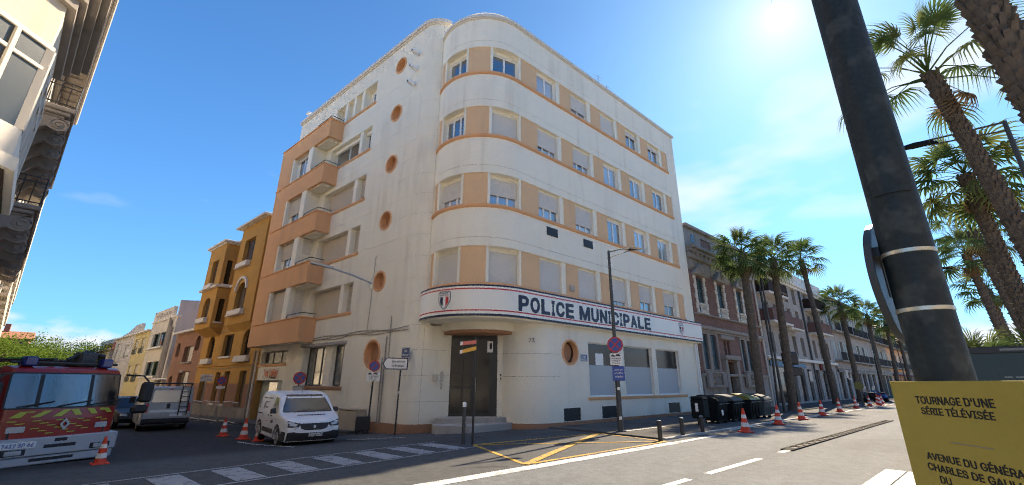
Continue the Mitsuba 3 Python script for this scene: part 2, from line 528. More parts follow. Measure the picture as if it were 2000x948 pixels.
def corrugated(x0, x1, z0, z1, y, pitch=0.055, depth=0.012, n=3):
    """A roller shutter: rounded slats one over the other."""
    k = max(2, int(round((z1 - z0) / pitch)))
    z = np.linspace(z0, z1, k + 1)
    P = []
    for a, b in zip(z[:-1], z[1:]):
        for t in (0.0, 0.12, 0.5, 0.9):
            P.append((y - depth * (0.0 if t == 0 else math.sin(0.35 + t * 2.4)), a + (b - a) * t))
    P.append((y, z1))
    V = [[x, q[0], q[1]] for q in P for x in (x0, x1)]
    F = []
    for i in range(len(P) - 1):
        F += [[2 * i, 2 * i + 1, 2 * i + 3], [2 * i, 2 * i + 3, 2 * i + 2]]
    return cat([TM(V, F), box(x0, x1, y + 0.004, y + 0.02, z0, z1)])


def louvre(x0, x1, z0, z1, y, pitch=0.07):
    ms = [box(x0, x0 + 0.06, y - 0.02, y + 0.02, z0, z1), box(x1 - 0.06, x1, y - 0.02, y + 0.02, z0, z1),
          box(x0 + 0.06, x1 - 0.06, y - 0.02, y + 0.02, z0, z0 + 0.08), box(x0 + 0.06, x1 - 0.06, y - 0.02, y + 0.02, z1 - 0.08, z1),
          box(x0 + 0.06, x1 - 0.06, y - 0.02, y + 0.02, (z0 + z1) / 2 - 0.04, (z0 + z1) / 2 + 0.04)]
    k = max(2, int((z1 - z0 - 0.2) / pitch))
    for i in range(k):
        z = z0 + 0.1 + (z1 - z0 - 0.2) * i / k
        ms.append(hull([[x0 + 0.055, y - 0.014, z], [x1 - 0.055, y - 0.014, z], [x0 + 0.055, y + 0.012, z + 0.05], [x1 - 0.055, y + 0.012, z + 0.05],
                        [x0 + 0.055, y - 0.008, z - 0.008], [x1 - 0.055, y + 0.016, z + 0.042]]))
    return cat(ms)


def window(parent, M, x0, x1, z0, z1, y, cols=2, bars=(), frame='pvc_white', pane='glass_pane', arch=0.0, shut=0.0, shutter='shutter_grey', fw=0.055, pitch=0.055, tilt=None):
    """A window as a part of its building: a frame with mullions; pane and roller shutter are its sub-parts."""
    ring = rect(x0, x1, z0, z1, arch)
    inner = ring.buffer(-fw, join_style=2)
    w = x1 - x0
    solid = [ring.difference(inner)]
    for i in range(1, cols):
        c = x0 + w * i / cols
        solid.append(sbox(c - fw * 0.6, z0, c + fw * 0.6, z1).intersection(ring))
    for b in bars:
        zc = z0 + (z1 - z0) * b
        solid.append(sbox(x0, zc - fw * 0.4, x1, zc + fw * 0.4).intersection(ring))
    k = put(parent + '__window', ext(unary_union(solid), y, y + 0.06), frame, M)
    whole = ring.buffer(-fw * 0.5, join_style=2)
    kinds = [pane] if pane in ('glass_dark', 'glass_dull') or w < 0.9 else ['glass_pane', 'glass_curtain', pane]
    pick = np.random.default_rng(int(abs(x0 * 131 + z0 * 977 + y * 7) * 100) % 100003)
    alike = pick.random() < 0.35
    first = kinds[pick.integers(0, len(kinds))]
    for i in range(cols):                                    # one pane to each casement, with or without a curtain behind
        g = whole.intersection(sbox(x0 + w * i / cols, z0 - 1, x0 + w * (i + 1) / cols, z1 + 1))
        put(k + '__pane', ext(g, y + 0.03, y + 0.045), first if alike else kinds[pick.integers(0, len(kinds))], M)
    if shut > 0:
        zb = z1 - (z1 - z0) * shut
        put(k + '__roller_shutter', [corrugated(x0 + 0.01, x1 - 0.01, zb, z1 - 0.005, y - 0.035, pitch), box(x0 + 0.01, x1 - 0.01, y - 0.05, y - 0.02, zb - 0.03, zb)], shutter, M)
    return k


def shutters(parent, M, x0, x1, z0, z1, y, mat, arch=0.0):
    """A closed pair of louvred shutters."""
    c = (x0 + x1) / 2
    for a, b in ((x0, c - 0.008), (c + 0.008, x1)):
        put(parent + '__shutter', louvre(a, b, z0, z1, y), mat, M)
    if arch:
        put(parent + '__shutter', ext(rect(x0, x1, z0, z1 + arch, arch).difference(sbox(x0 - 1, z0 - 1, x1 + 1, z1 + 0.005)), y - 0.02, y + 0.02), mat, M)


def wall(key, M, poly, holes, mat, th=0.35, y0=0.0, name='wall'):
    p = poly.difference(unary_union(holes)) if holes else poly
    return put(key + '__' + name, ext(p, y0, y0 + th), mat, M)
# ---------------------------------------------------------------- ground, pavements, markings
def steps(*parts):
    return np.unique(np.concatenate([np.arange(a, b + 1e-6, d) for a, b, d in parts]))


U = steps((-400, -60, 20), (-60, -10, 2.5), (-10, 30, 0.5), (30, 120, 2.5), (120, 700, 20))
W = steps((-500, -100, 20), (-100, -30, 2.5), (-30, 16, 0.5), (16, 60, 4), (60, 400, 20))
uu, ww = np.meshgrid(U, W, indexing='ij')
gx = uu * dR[0] + (ww + WR) * nR[0]; gy = uu * dR[1] + (ww + WR) * nR[1]
V = np.stack([gx, gy, ground_z(gx, gy)], -1).reshape(-1, 3)
i, j = np.meshgrid(np.arange(len(U) - 1), np.arange(len(W) - 1), indexing='ij')
a = (i * len(W) + j).ravel()
Fq = np.vstack([np.stack([a, a + len(W), a + len(W) + 1], 1), np.stack([a, a + len(W) + 1, a + 1], 1)])
fn = np.cross(V[Fq[0, 1]] - V[Fq[0, 0]], V[Fq[0, 2]] - V[Fq[0, 0]])
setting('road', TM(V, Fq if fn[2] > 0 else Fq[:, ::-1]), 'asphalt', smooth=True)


def drape(poly, dz, thick=0.0, cell=0.5):
    """A sheet of plan outline poly (world x, y) laid on the ground, dz above it, with sides thick deep."""
    x0, y0, x1, y1 = poly.bounds
    big = max(x1 - x0, y1 - y0) / cell
    out = []
    nx, ny = max(1, int(math.ceil((x1 - x0) / cell))), max(1, int(math.ceil((y1 - y0) / cell)))
    from shapely.prepared import prep
    pp = prep(poly)
    for ix in range(nx):
        for iy in range(ny):
            c = sbox(x0 + (x1 - x0) * ix / nx, y0 + (y1 - y0) * iy / ny, x0 + (x1 - x0) * (ix + 1) / nx, y0 + (y1 - y0) * (iy + 1) / ny)
            if not pp.intersects(c):
                continue
            g = c if pp.contains(c) else c.intersection(poly)
            for q in polys(g):
                if q.geom_type == 'Polygon':
                    co = np.array(q.exterior.coords)[:-1]
                    if len(co) == 4 and abs(q.area - c.area) < 1e-9:
                        f = np.array([[0, 1, 2], [0, 2, 3]])
                        v = co
                    else:
                        v, f = trimesh.creation.triangulate_polygon(q, engine='earcut')
                    v = np.asarray(v); f = np.asarray(f)
                    e1, e2 = v[f[:, 1]] - v[f[:, 0]], v[f[:, 2]] - v[f[:, 0]]
                    cr = e1[:, 0] * e2[:, 1] - e1[:, 1] * e2[:, 0]
                    f = np.where(cr[:, None] < 0, f[:, ::-1], f)
                    out.append(TM(np.column_stack([v, ground_z(v[:, 0], v[:, 1]) + dz]), f))
    if thick:
        for q in polys(poly):
            co = np.array(q.exterior.coords)
            for p, r in zip(co[:-1], co[1:]):
                k = max(1, int(np.hypot(*(r - p)) / 1.0))
                L = p + (r - p) * np.linspace(0, 1, k + 1)[:, None]
                z = ground_z(L[:, 0], L[:, 1]) + dz
                v = np.vstack([np.column_stack([L, z]), np.column_stack([L, z - thick])])
                n = k + 1
                out.append(TM(v, [t for m in range(k) for t in ([m, m + n, m + 1], [m + 1, m + n, m + n + 1])]))
    return cat(out)


def PR(pts):
    return Polygon([tuple(R2(u, w)[:2]) for u, w in pts])


def PL(pts):
    return Polygon([tuple(L2(u, n)[:2]) for u, n in pts])


def strip(P, Q, w):
    P, Q = np.asarray(P, float)[:2], np.asarray(Q, float)[:2]
    d = (Q - P) / np.hypot(*(Q - P)); n = np.array([-d[1], d[0]]) * w / 2
    return Polygon([P + n, Q + n, Q - n, P - n])


# raised pavement along the avenue, flush apron round the corner, raised pavements of the side street
ave = PR([(13.4, 0.6), (13.4, 4.9), (140, 4.9), (140, -1.5), (13.4, -1.5)])
setting('pavement', drape(ave.difference(PR([(30.0, 4.95), (30.0, 2.9), (140, 2.9), (140, 4.95)])), 0.05, 0.2, 1.0), 'pavement_tar')
setting('corner_pavement', drape(PR([(7.6, 1.2), (13.4, 1.2), (13.4, -5), (6.0, -5), (6.6, -2.4)]), 0.006, 0.0), 'pavement_tar')
setting('side_pavement', drape(PL([(17.4, -10.1), (17.4, -13), (110, -13), (110, -9.9), (21, -9.6)]), 0.08, 0.2, 1.0), 'pavement_tar')
setting('side_pavement', drape(PL([(4.0, -0.2), (4.0, 3), (110, 3), (110, -0.2)]), 0.10, 0.2, 1.0), 'pavement_tar')
setting('promenade', drape(PR([(13.0, 12.4), (13.0, 40), (200, 40), (200, 12.4)]), 0.09, 0.2, 4.0), 'pale_paving')
setting('promenade', drape(PR([(-60, 13.6), (-60, 40), (12.9, 40), (12.9, 13.6)]), 0.09, 0.2, 4.0), 'pale_paving')
for k in range(14):                                                  # kerb stones of the avenue pavement
    u0 = 13.4 + k * 1.2
    put('pavement__kerb_stone', drape(PR([(u0 + 0.01, 4.9), (u0 + 0.01, 5.06), (u0 + 1.19, 5.06), (u0 + 1.19, 4.9)]), 0.056, 0.2, 2.0), 'kerb_stone')
marks = []


def mark(poly, mat='road_white', dz=0.005, name='road_marking'):
    k = put('road__' + name, drape(poly, dz, 0.0, 0.6), mat)
    return k


mark(PR([(-14, 5.33), (-14, 5.68), (13.1, 5.68), (13.1, 5.36)]))                     # broad edge line
mark(PR([(13.2, 5.40), (13.2, 5.64), (15.8, 5.60), (15.8, 5.42)]))
for u0, u1 in ((-6.1, -3.4), (-1.7, 1.2), (3.6, 6.4), (5.9 - 0.0, 8.45), (9.2, 11.95), (13.35, 13.95)):
    if u0 not in (3.6,):
        mark(PR([(u0, 8.19), (u0, 8.35), (u1, 8.35), (u1, 8.19)]))
for u0 in np.arange(18, 120, 4.2):                                                   # parking bay lines past the bollards
    mark(PR([(u0, 4.95), (u0, 5.12), (u0 + 3.0, 5.12), (u0 + 3.0, 4.95)]))
for u0 in np.arange(32, 110, 5.2):
    mark(PR([(u0, 8.19), (u0, 8.33), (u0 + 2.6, 8.33), (u0 + 2.6, 8.19)]))
mark(PR([(11.7, 2.93), (11.7, 3.04), (30, 3.04), (30, 2.93)]).intersection(PR([(14.2, 2.8), (14.2, 3.2), (17.0, 3.2), (17.0, 2.8)])), dz=0.056)
# yellow delivery bay in front of the corner
A, B, C, D = R2(8.15, 2.05), R2(13.25, 2.55), R2(13.1, 5.22), R2(7.15, 5.22)
for P, Q in ((A, B), (B, C), (C, D), (D, A)):
    mark(strip(P, Q, 0.11), 'road_yellow', 0.009)
mark(strip(A, C, 0.10), 'road_yellow', 0.012)
mark(strip(D, B, 0.20), 'road_yellow', 0.015)
# zebra of the side street
nx = 11
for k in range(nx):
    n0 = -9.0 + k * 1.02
    mark(PL([(9.3, n0), (9.3, n0 + 0.52), (10.75, n0 + 0.52), (10.75, n0)]), 'zebra_white_shaded')
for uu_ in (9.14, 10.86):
    mark(PL([(uu_, -9.3), (uu_, 2.0), (uu_ + 0.09, 2.0), (uu_ + 0.09, -9.3)]), 'zebra_white_shaded', dz=0.007)
mark(strip(L2(14.4, -8.4), L2(13.2, -9.9), 0.1), dz=0.008)
mark(strip(L2(13.6, -6.3), L2(17.9, -6.3), 0.09), dz=0.008)
for k in range(5):                                                                   # pale slabs at the crossing's foot, near the camera
    w0 = 10.52 + k * 0.36
    put('road__paving_slab', drape(PR([(10.2, w0), (10.2, w0 + 0.33), (12.5, w0 + 0.33), (12.5, w0)]), 0.012, 0.0, 3.0), 'road_white')
# tar seams, drain covers
def seam(pts, w, name='tar_seam', mat='rubber'):
    put('road__' + name, drape(LineString([tuple(R2(u, q)[:2]) for u, q in pts]).buffer(w, cap_style=2), 0.0035, 0.0, 1.0), mat)


plain('tar', (0.045, 0.045, 0.046), 0.8, 0.3)
seam([(6.15, 4.72), (6.75, 5.12)], 0.03, mat='tar')
# rubber lane divider along the middle of the avenue
t = thing('lane_divider', 'long flat black rubber lane divider like a ladder lying on the sunlit road', 'lane divider')
MD = FR @ place(0, -8.26, 0.0)
put(t + '__rubber_base', [box(13.9, 28.8, -0.15, -0.10, -0.02, 0.035), box(13.9, 28.8, 0.10, 0.15, -0.02, 0.035), hull([(13.86, -0.15, 0), (13.86, 0.15, 0), (14.2, -0.15, 0.036), (14.2, 0.15, 0.036), (14.2, -0.15, 0), (14.2, 0.15, 0)])] + [box(u0, u0 + 0.16, -0.098, 0.098, -0.02, 0.033) for u0 in np.arange(14.2, 28.7, 0.52)], 'rubber', MD)
for u0 in np.arange(14.2, 28.2, 0.52):
    put(t + '__rung', box(u0 + 0.18, u0 + 0.50, -0.09, 0.09, 0.001, 0.016), 'stone_trim', MD)


# ---------------------------------------------------------------- the police building
B_ = thing('police_building', 'white five-storey corner building with orange piers and a rounded prow at the crossing', 'building')
RU = Path(None, 11.75, 2.4, math.radians(150), -1)      # avenue front above the sign
RG = Path(None, 13.6, 1.3, math.radians(96), -1)        # its ground floor, curving back to the entrance
LP = Path(None, -14.1, 1.0, math.radians(75), 1)       # side street front with its rounded end
E_ = 27.1
SILL = [5.5, 8.88, 12.25, 15.62]
HEAD = [7.02, 10.34, 13.71, 17.05]
TOP = 18.72


def pb(name, mesh, mat, M=FR, smooth=False):
    return put(B_ + '__' + name, mesh, mat, M, smooth)


sL = 6.0                                                 # where the drum runs into the side street front
for r in range(4):
    lo = 5.0 if r == 0 else HEAD[r - 1]
    if r:
        pb('wall', RU.box(sL, 26.0, 0, 0.4, lo, lo + 0.36), 'white_wall', smooth=35)
        pb('wall', RU.box(sL, 26.0, 0, 0.4, lo + 0.378, SILL[r] - 0.13), 'white_wall', smooth=35)
        pb('wall', RU.box(sL, 26.0, 0.015, 0.4, lo + 0.35, lo + 0.39), 'stone_trim', smooth=35)
    else:
        pb('wall', RU.box(sL, 26.0, 0, 0.4, lo, SILL[r] - 0.13), 'orange_wall', smooth=35)
    s = pb('sill', [RU.box(sL, 25.95, -0.075, 0.4, SILL[r] - 0.13, SILL[r] - 0.02), RU.box(sL, 25.95, -0.045, 0.3, SILL[r] - 0.17, SILL[r] - 0.13)], 'orange_wall', smooth=35)
pb('wall', RU.box(sL, 26.0, 0, 0.4, HEAD[3], HEAD[3] + 0.36), 'white_wall', smooth=35)
pb('wall', RU.box(sL, 26.0, 0, 0.4, HEAD[3] + 0.378, TOP), 'white_wall', smooth=35)
pb('wall', RU.box(sL, 26.0, 0.015, 0.4, HEAD[3] + 0.35, HEAD[3] + 0.39), 'stone_trim', smooth=35)
pb('wall', box(26.0, E_, 0, 0.4, 5.0, TOP), 'white_wall')
pb('cornice', [RU.box(sL - 0.5, E_ + 0.08, -0.11, 0.5, TOP + 0.06, TOP + 0.22), RU.box(sL - 0.5, E_ + 0.04, -0.055, 0.5, TOP, TOP + 0.06)], 'stone_white', smooth=35)
COLS = [(13.10, 14.55), (15.73, 17.18), (18.40, 19.80), (20.98, 22.35), (23.56, 25.0)]
PIERS = [(sL, 7.58), (9.22, 10.30), (11.98, 13.10)] + [(a[1] + 0.24, b[0]) for a, b in zip(COLS[:-1], COLS[1:])] + [(25.24, 26.0)]
SH = {3: [0, 0, 0, 0.62, 1.0, 0.22, 0.18], 2: [0, 1.0, 0.66, 0.60, 0, 0, 0], 1: [0.60, 0.55, 0.55, 0.68, 0, 0, 0], 0: [1, 1, 1, 1, 0.80, 0.62, 0.55]}
for r in range(4):
    z0, z1 = SILL[r] - 0.02, HEAD[r]
    for a, b in PIERS:
        pb('pier', RU.box(a, b, 0.05, 0.4, z0, z1), 'pier_paint', smooth=35)
    for a, b in COLS:                                    # white reveals on the right of each window
        pb('reveal', RU.box(b, b + 0.24, 0.05, 0.4, z0, z1), 'white_wall')
    pb('lintel', RU.box(11.5, 26.0, 0.2, 0.4, z1 - 0.10, z1), 'white_wall', smooth=35)
    for c, (a, b) in enumerate(((7.58, 9.22), (10.30, 11.98))):
        # flat windows set as chords of the curved front
        (xa, ya), (xb, yb) = RU.at(a + 0.06, 0.24), RU.at(b - 0.06, 0.24)
        L = math.hypot(xb - xa, yb - ya)
        Mw = FR @ place(float(xa), float(ya), 0, math.atan2(yb - ya, xb - xa))
        pb('reveal', [box(-0.12, 0, -0.2, 0.3, z0, z1), box(L, L + 0.1, -0.2, 0.3, z0, z1)], 'white_wall', Mw)
        pb('soffit', box(-0.1, L + 0.1, -0.02, 0.25, z1 - 0.16, z1), 'white_wall', Mw)
        sh = SH[r][c]
        window(B_, Mw, 0, L, z0, z1 - 0.16, 0.04, 2 if r == 3 else 3, pane='glass_pane', shut=sh, fw=0.075)
    for c, (a, b) in enumerate(COLS):
        sh = SH[r][c + 2]
        window(B_, FR, a, b, z0, z1 - 0.10, 0.21, 3 if r in (1, 2) and c < 2 else 2, shut=sh, pane='glass_curtain' if (r + c) % 3 else 'glass_pane', fw=0.08)
        put(B_ + '__pipe', box(b + 0.235, b + 0.25, 0.02, 0.06, z0, z1), 'white_wall', FR)
for u in (12.42 + 1.5, 16.55):                           # dark grilles below the second floor sills
    pb('grille', [box(u - 0.36, u + 0.36, -0.03, 0.05, 8.12, 8.52)] + [box(u - 0.34, u + 0.34, -0.045, -0.03, 8.16 + k * 0.07, 8.19 + k * 0.07) for k in range(5)], 'black_metal')
pb('junction_box', cbox(15.05, 15.33, -0.03, 0.06, 5.72, 6.0, 0.02), 'concrete')
# parapet railing of thin white tubes
rail = []
for s in np.arange(8.2, 26.9, 1.55):
    x, y = RU.at(s, 0.35)
    rail.append(tube([(float(x), float(y), TOP + 0.2), (float(x), float(y), TOP + 0.75)], 0.025, 6))
for z in (0.5, 0.75):
    S = np.linspace(7.6, 26.9, 60); x, y = RU.at(S, 0.35)
    rail.append(tube(np.stack([x, y, x * 0 + TOP + z], 1), 0.018, 5))
pb('roof_railing', rail, 'pvc_white')
for u, h in ((14.3, 0.7), (19.2, 1.5), (20.1, 1.2)):
    pb('aerial', [tube([(u, 0.6, TOP + 0.2), (u + 0.1, 0.6, TOP + 0.2 + h)], 0.02, 5), tube([(u - 0.4, 0.6, TOP + h), (u + 0.5, 0.6, TOP + h + 0.15)], 0.012, 4), tube([(u - 0.3, 0.6, TOP + h - 0.2), (u + 0.3, 0.6, TOP + h - 0.1)], 0.012, 4)], 'galvanised')

# ground floor on the avenue
gf = sbox(13.6, -0.5, E_, 4.15)
op = [sbox(16.15, 1.1, 24.5, 3.48), disc(14.87, 2.97, 0.53)]
vents = [(14.35, 15.46), (16.95, 18.1), (22.84, 24.1)]
op += [sbox(a, 0.17, b, 0.68) for a, b in vents]
pb('wall', ext(gf.difference(unary_union(op)), 0.0, 0.45), 'white_wall')
for a, b in ((18.3, 18.98), (21.6, 22.04)):
    pb('pier', box(a, b, 0.01, 0.45, 1.1, 3.48), 'white_wall')
for a, b in ((16.15, 18.3), (18.98, 21.6), (22.04, 24.5)):
    k = pb('shop_window', [ext(sbox(a, 1.1, b, 3.48).difference(sbox(a + 0.04, 1.15, b - 0.04, 3.44)), 0.14, 0.2)], 'pvc_white')
    put(k + '__frosted_pane', box(a + 0.03, b - 0.03, 0.16, 0.18, 1.12, 2.48), 'frosted', FR)
    put(k + '__pane', box(a + 0.03, b - 0.03, 0.163, 0.18, 2.48, 3.46), 'glass_dark', FR)
put(B_ + '__shop_window__notice', box(16.85, 17.45, 0.15, 0.161, 2.49, 3.02), 'sign_white', FR)
pb('sill', cbox(16.0, 25.0, -0.07, 0.2, 0.97, 1.09, 0.012), 'orange_wall')
for a, b in vents:
    pb('cellar_grille', [box(a, b, 0.04, 0.12, 0.17, 0.68)] + [box(a + 0.02, b - 0.02, 0.02, 0.04, 0.2 + k * 0.065, 0.225 + k * 0.065) for k in range(7)], 'black_metal')


def oculus(M, cx, cz, r, deep=0.3, mat='orange_wall'):
    k = put(B_ + '__oculus', [ext(disc(cx, cz, r + 0.055).difference(disc(cx, cz, r - 0.03)), -0.035, deep)], mat, M, 30)
    put(k + '__panel', ext(disc(cx, cz, r - 0.02), deep - 0.06, deep), 'oculus_brown', M)
    return k


k = oculus(FR, 14.87, 2.97, 0.50, 0.34)
put(k + '__frame', [ext(disc(14.87, 2.97, 0.47).difference(disc(14.87, 2.97, 0.41)), 0.22, 0.27)], 'wood_dark', FR, 30)
pb('wall', RG.box(13.6 - 2.7, 13.6, 0, 0.4, -0.5, 4.15), 'white_wall', smooth=35)
pb('plinth', [box(13.6, E_, -0.035, 0.05, -0.5, 0.155), RG.box(13.6 - 2.2, 13.6, -0.035, 0.05, -0.5, 0.155)], 'plinth_paint', smooth=35)
for z in (1.93, 2.84):                                   # scored joints of the render
    pb('joint', [RG.box(11.0, 13.6, -0.004, 0.02, z, z + 0.014), box(13.6, 14.2, -0.004, 0.02, z, z + 0.014)], 'stone_trim')
put(B_ + '__drainpipe', [tube([(26.55, -0.09, 4.0), (26.55, -0.09, 0.1)], 0.055, 8), tube([(26.75, -0.08, 4.1), (26.75, -0.08, 0.1)], 0.03, 6)], 'pvc_white', FR)

# entrance: soffit, canopy, door and steps at the inner corner
DX = np.eye(4)
cw = R2(11.75, -2.4)
circ = Point(cw[0], cw[1]).buffer(2.62, 48)
under = unary_union([circ, PR([(11.75, 0.22), (E_, 0.22), (E_, -0.6), (11.75, -0.6)])])
pb('soffit', flat(under, 4.06, 4.12), 'white_panel', DX)
pb('canopy', [flat(Point(cw[0] - 0.02, cw[1] + 0.15).buffer(1.72, 40), 3.74, 4.058)], 'white_panel', DX, 30)
pb('canopy', [flat(Point(cw[0] - 0.02, cw[1] + 0.15).buffer(1.62, 40), 3.62, 3.737)], 'plinth_paint', DX, 30)
dy = 18.92
xa, xb = -2.66, -0.60
d = pb('entrance_door', [box(xa, xa + 0.09, dy, dy + 0.12, 0.36, 3.62), box(xb - 0.34, xb, dy, dy + 0.12, 0.36, 3.62), box(xa, xb, dy, dy + 0.12, 3.5, 3.64),
                         box(xa + 0.95, xa + 1.07, dy - 0.02, dy + 0.1, 0.36, 3.5), box(xa, xb, dy, dy + 0.1, 0.36, 0.5), box(xa + 0.09, xa + 0.95, dy, dy + 0.08, 1.45, 1.53),
                         box(xa + 0.09, xa + 0.95, dy, dy + 0.08, 2.05, 2.11), box(xa + 0.55, xa + 0.62, dy, dy + 0.08, 0.5, 3.5)], 'black_metal', DX)
put(d + '__pane', box(xa + 0.05, xb - 0.3, dy + 0.05, dy + 0.07, 0.45, 3.55), 'glass_dark', DX)
put(d + '__handle', tube([(xa + 1.16, dy - 0.06, 1.3), (xa + 1.16, dy - 0.06, 1.9)], 0.015, 6), 'galvanised', DX)
put(d + '__notice', [box(xa + 1.62, xa + 1.86, dy - 0.02, dy - 0.012, 2.92, 3.38)], 'sign_white', DX)
put(d + '__notice', [box(xa + 1.72, xa + 1.82, dy - 0.027, dy - 0.0205, 3.05, 3.3)], 'print_black', DX)
pb('wall', [box(xb, xb + 0.5, dy - 0.05, dy + 0.3, 0.0, 4.1), box(xa - 0.6, xa, dy - 0.05, dy + 0.3, 0, 4.1), box(xa - 0.1, xb + 0.1, dy + 0.14, dy + 0.3, 0, 4.1), box(xa, xb, dy + 0.02, dy + 0.14, 3.64, 4.1)], 'white_panel', DX)
st = thing('entrance_steps', 'two worn stone steps in front of the black entrance door', 'steps')
put(st + '__step', flat(Polygon([(-3.0, 17.6), (-2.75, 16.95), (-2.2, 16.85), (-1.5, 16.9), (-0.8, 17.45), (0.0, 18.35), (0.3, 18.9), (0.3, 19.4), (-3.0, 19.4)]), -0.4, 0.185), 'concrete')
put(st + '__step', flat(Polygon([(-2.95, 17.85), (-2.66, 17.78), (-0.5, 18.25), (-0.2, 18.62), (-0.2, 19.4), (-2.95, 19.4)]), 0.1, 0.37), 'concrete')

# side street front: panelled render, recessed windows, round openings, orange bay with balconies
LS = [4.69, 7.47, 10.24, 13.0, 15.8]
LH = [6.08, 8.86, 11.58, 14.38, 17.15]
OC = [2.77, 5.78, 8.55, 11.37, 14.14, 16.96]
TL = 18.2
SEND = lambda z: -14.1 + (1.309 + 0.84 if z < 3.7 else 1.22)
xw0, xw1 = -27.3, -14.1
holes = [sbox(-22.3, a, -18.05, b) for a, b in zip(LS, LH)]
holes += [disc(-15.92, z, 0.56 if k == 0 else 0.43) for k, z in enumerate(OC)]
holes += [sbox(-22.0, 1.5, -18.15, 3.28), sbox(-27.2, 2.58, -23.85, 3.28), sbox(-27.3, -0.9, -23.9, 1.75)]
H_ = unary_union(holes)
full = sbox(xw0, -0.9, xw1, TL)
pb('wall', ext(full.difference(H_), 0.012, 0.42), 'white_panel', FL)
rows = [-0.9, 0.09] + [0.09 + 0.92 * k for k in range(1, 21)]
for i_, (za, zb) in enumerate(zip(rows[:-1], rows[1:])):
    xs = [-27.3, -25.2, -22.6] + list(np.arange(-21.2 + 0.9 * (i_ % 2), -14.3, 1.78)) + [-14.1]
    for p, q in zip(xs[:-1], xs[1:]):
        if p < -22.9 and za > 3.0:
            continue
        g = sbox(p + 0.004, za + 0.005, q - 0.004, min(zb, TL) - 0.004).difference(H_)
        if g.area > 0.02:
            put(B_ + '__wall__panel', ext(g, 0.0, 0.013), 'white_panel', FL)
for za, zb in zip(rows[:-1], rows[1:]):                    # rounded end
    put(B_ + '__wall__panel', LP.box(-14.096, -13.1, 0.0, 0.4, za + 0.005, min(zb, TL) - 0.004), 'white_panel', FL, 35)
    put(B_ + '__wall__panel', LP.box(-13.092, SEND(za), 0.0, 0.4, za + 0.005, min(zb, TL) - 0.004), 'white_panel', FL, 35)
pb('wall', LP.box(-14.1, SEND(0), 0.008, 0.4, -0.9, 3.77), 'stone_trim', FL, 35)
pb('wall', LP.box(-14.1, SEND(9), 0.008, 0.4, 3.77, TL), 'stone_trim', FL, 35)
pb('cornice', [LP.box(-27.3, SEND(9) + 0.1, -0.13, 0.45, TL + 0.07, TL + 0.26), LP.box(-27.3, SEND(9) + 0.1, -0.06, 0.45, TL, TL + 0.07)], 'stone_white', FL, 35)
pb('plinth', [LP.box(-23.9, SEND(0), -0.03, 0.05, -0.9, 0.26)], 'plinth_paint', FL, 35)
for k, z in enumerate(OC):
    oculus(FL, -15.92, z, 0.53 if k == 0 else 0.40, 0.32)
for r in range(5):
    a, b = LS[r], LH[r]
    pb('recess', [box(-22.32, -18.03, 0.43, 0.5, a, b), box(-22.32, -22.3, 0, 0.43, a, b), box(-18.05, -18.03, 0, 0.43, a, b), box(-22.3, -18.05, 0, 0.43, a - 0.02, a), box(-22.3, -18.05, 0, 0.43, b, b + 0.02)], 'white_panel', FL)
    if r < 4:
        pb('pier', box(-19.22, -18.92, 0.03, 0.43, a, b), 'white_wall', FL)
        pair = ((-22.2, -19.22), (-18.92, -18.07))
        frac = [1.0, 1.0, 0.86, 0.0][r]
        for p, q in pair:
            window(B_, FL, p + 0.03, q - 0.03, a + 0.02, b - 0.03, 0.33, 2 if q - p > 1 else 1, shut=frac if (r, p) != (2, -18.92) else 0.72, shutter='shutter_beige', pane='glass_pane')
            if r == 3:
                put(B_ + '__blind_box', box(p + 0.05, q - 0.05, 0.2, 0.33, b - 0.22, b - 0.03), 'white_wall', FL)
    else:
        for p in (-21.35, -20.45, -19.55):
            pb('pier', box(p, p + 0.26, 0.03, 0.43, a, b), 'white_wall', FL)
        for p, q in ((-22.2, -21.35), (-18.9, -18.08)):
            window(B_, FL, p + 0.03, q - 0.03, a + 0.02, b - 0.3, 0.33, 1, pane='glass_pane')
    pb('sill', cbox(-22.35, -17.95, -0.06, 0.1, a - 0.13, a, 0.012), 'orange_wall', FL)
BT = [4.64, 7.42, 10.15, 12.92, 15.72]
BB = [3.5, 6.36, 9.1, 11.86, 14.62]
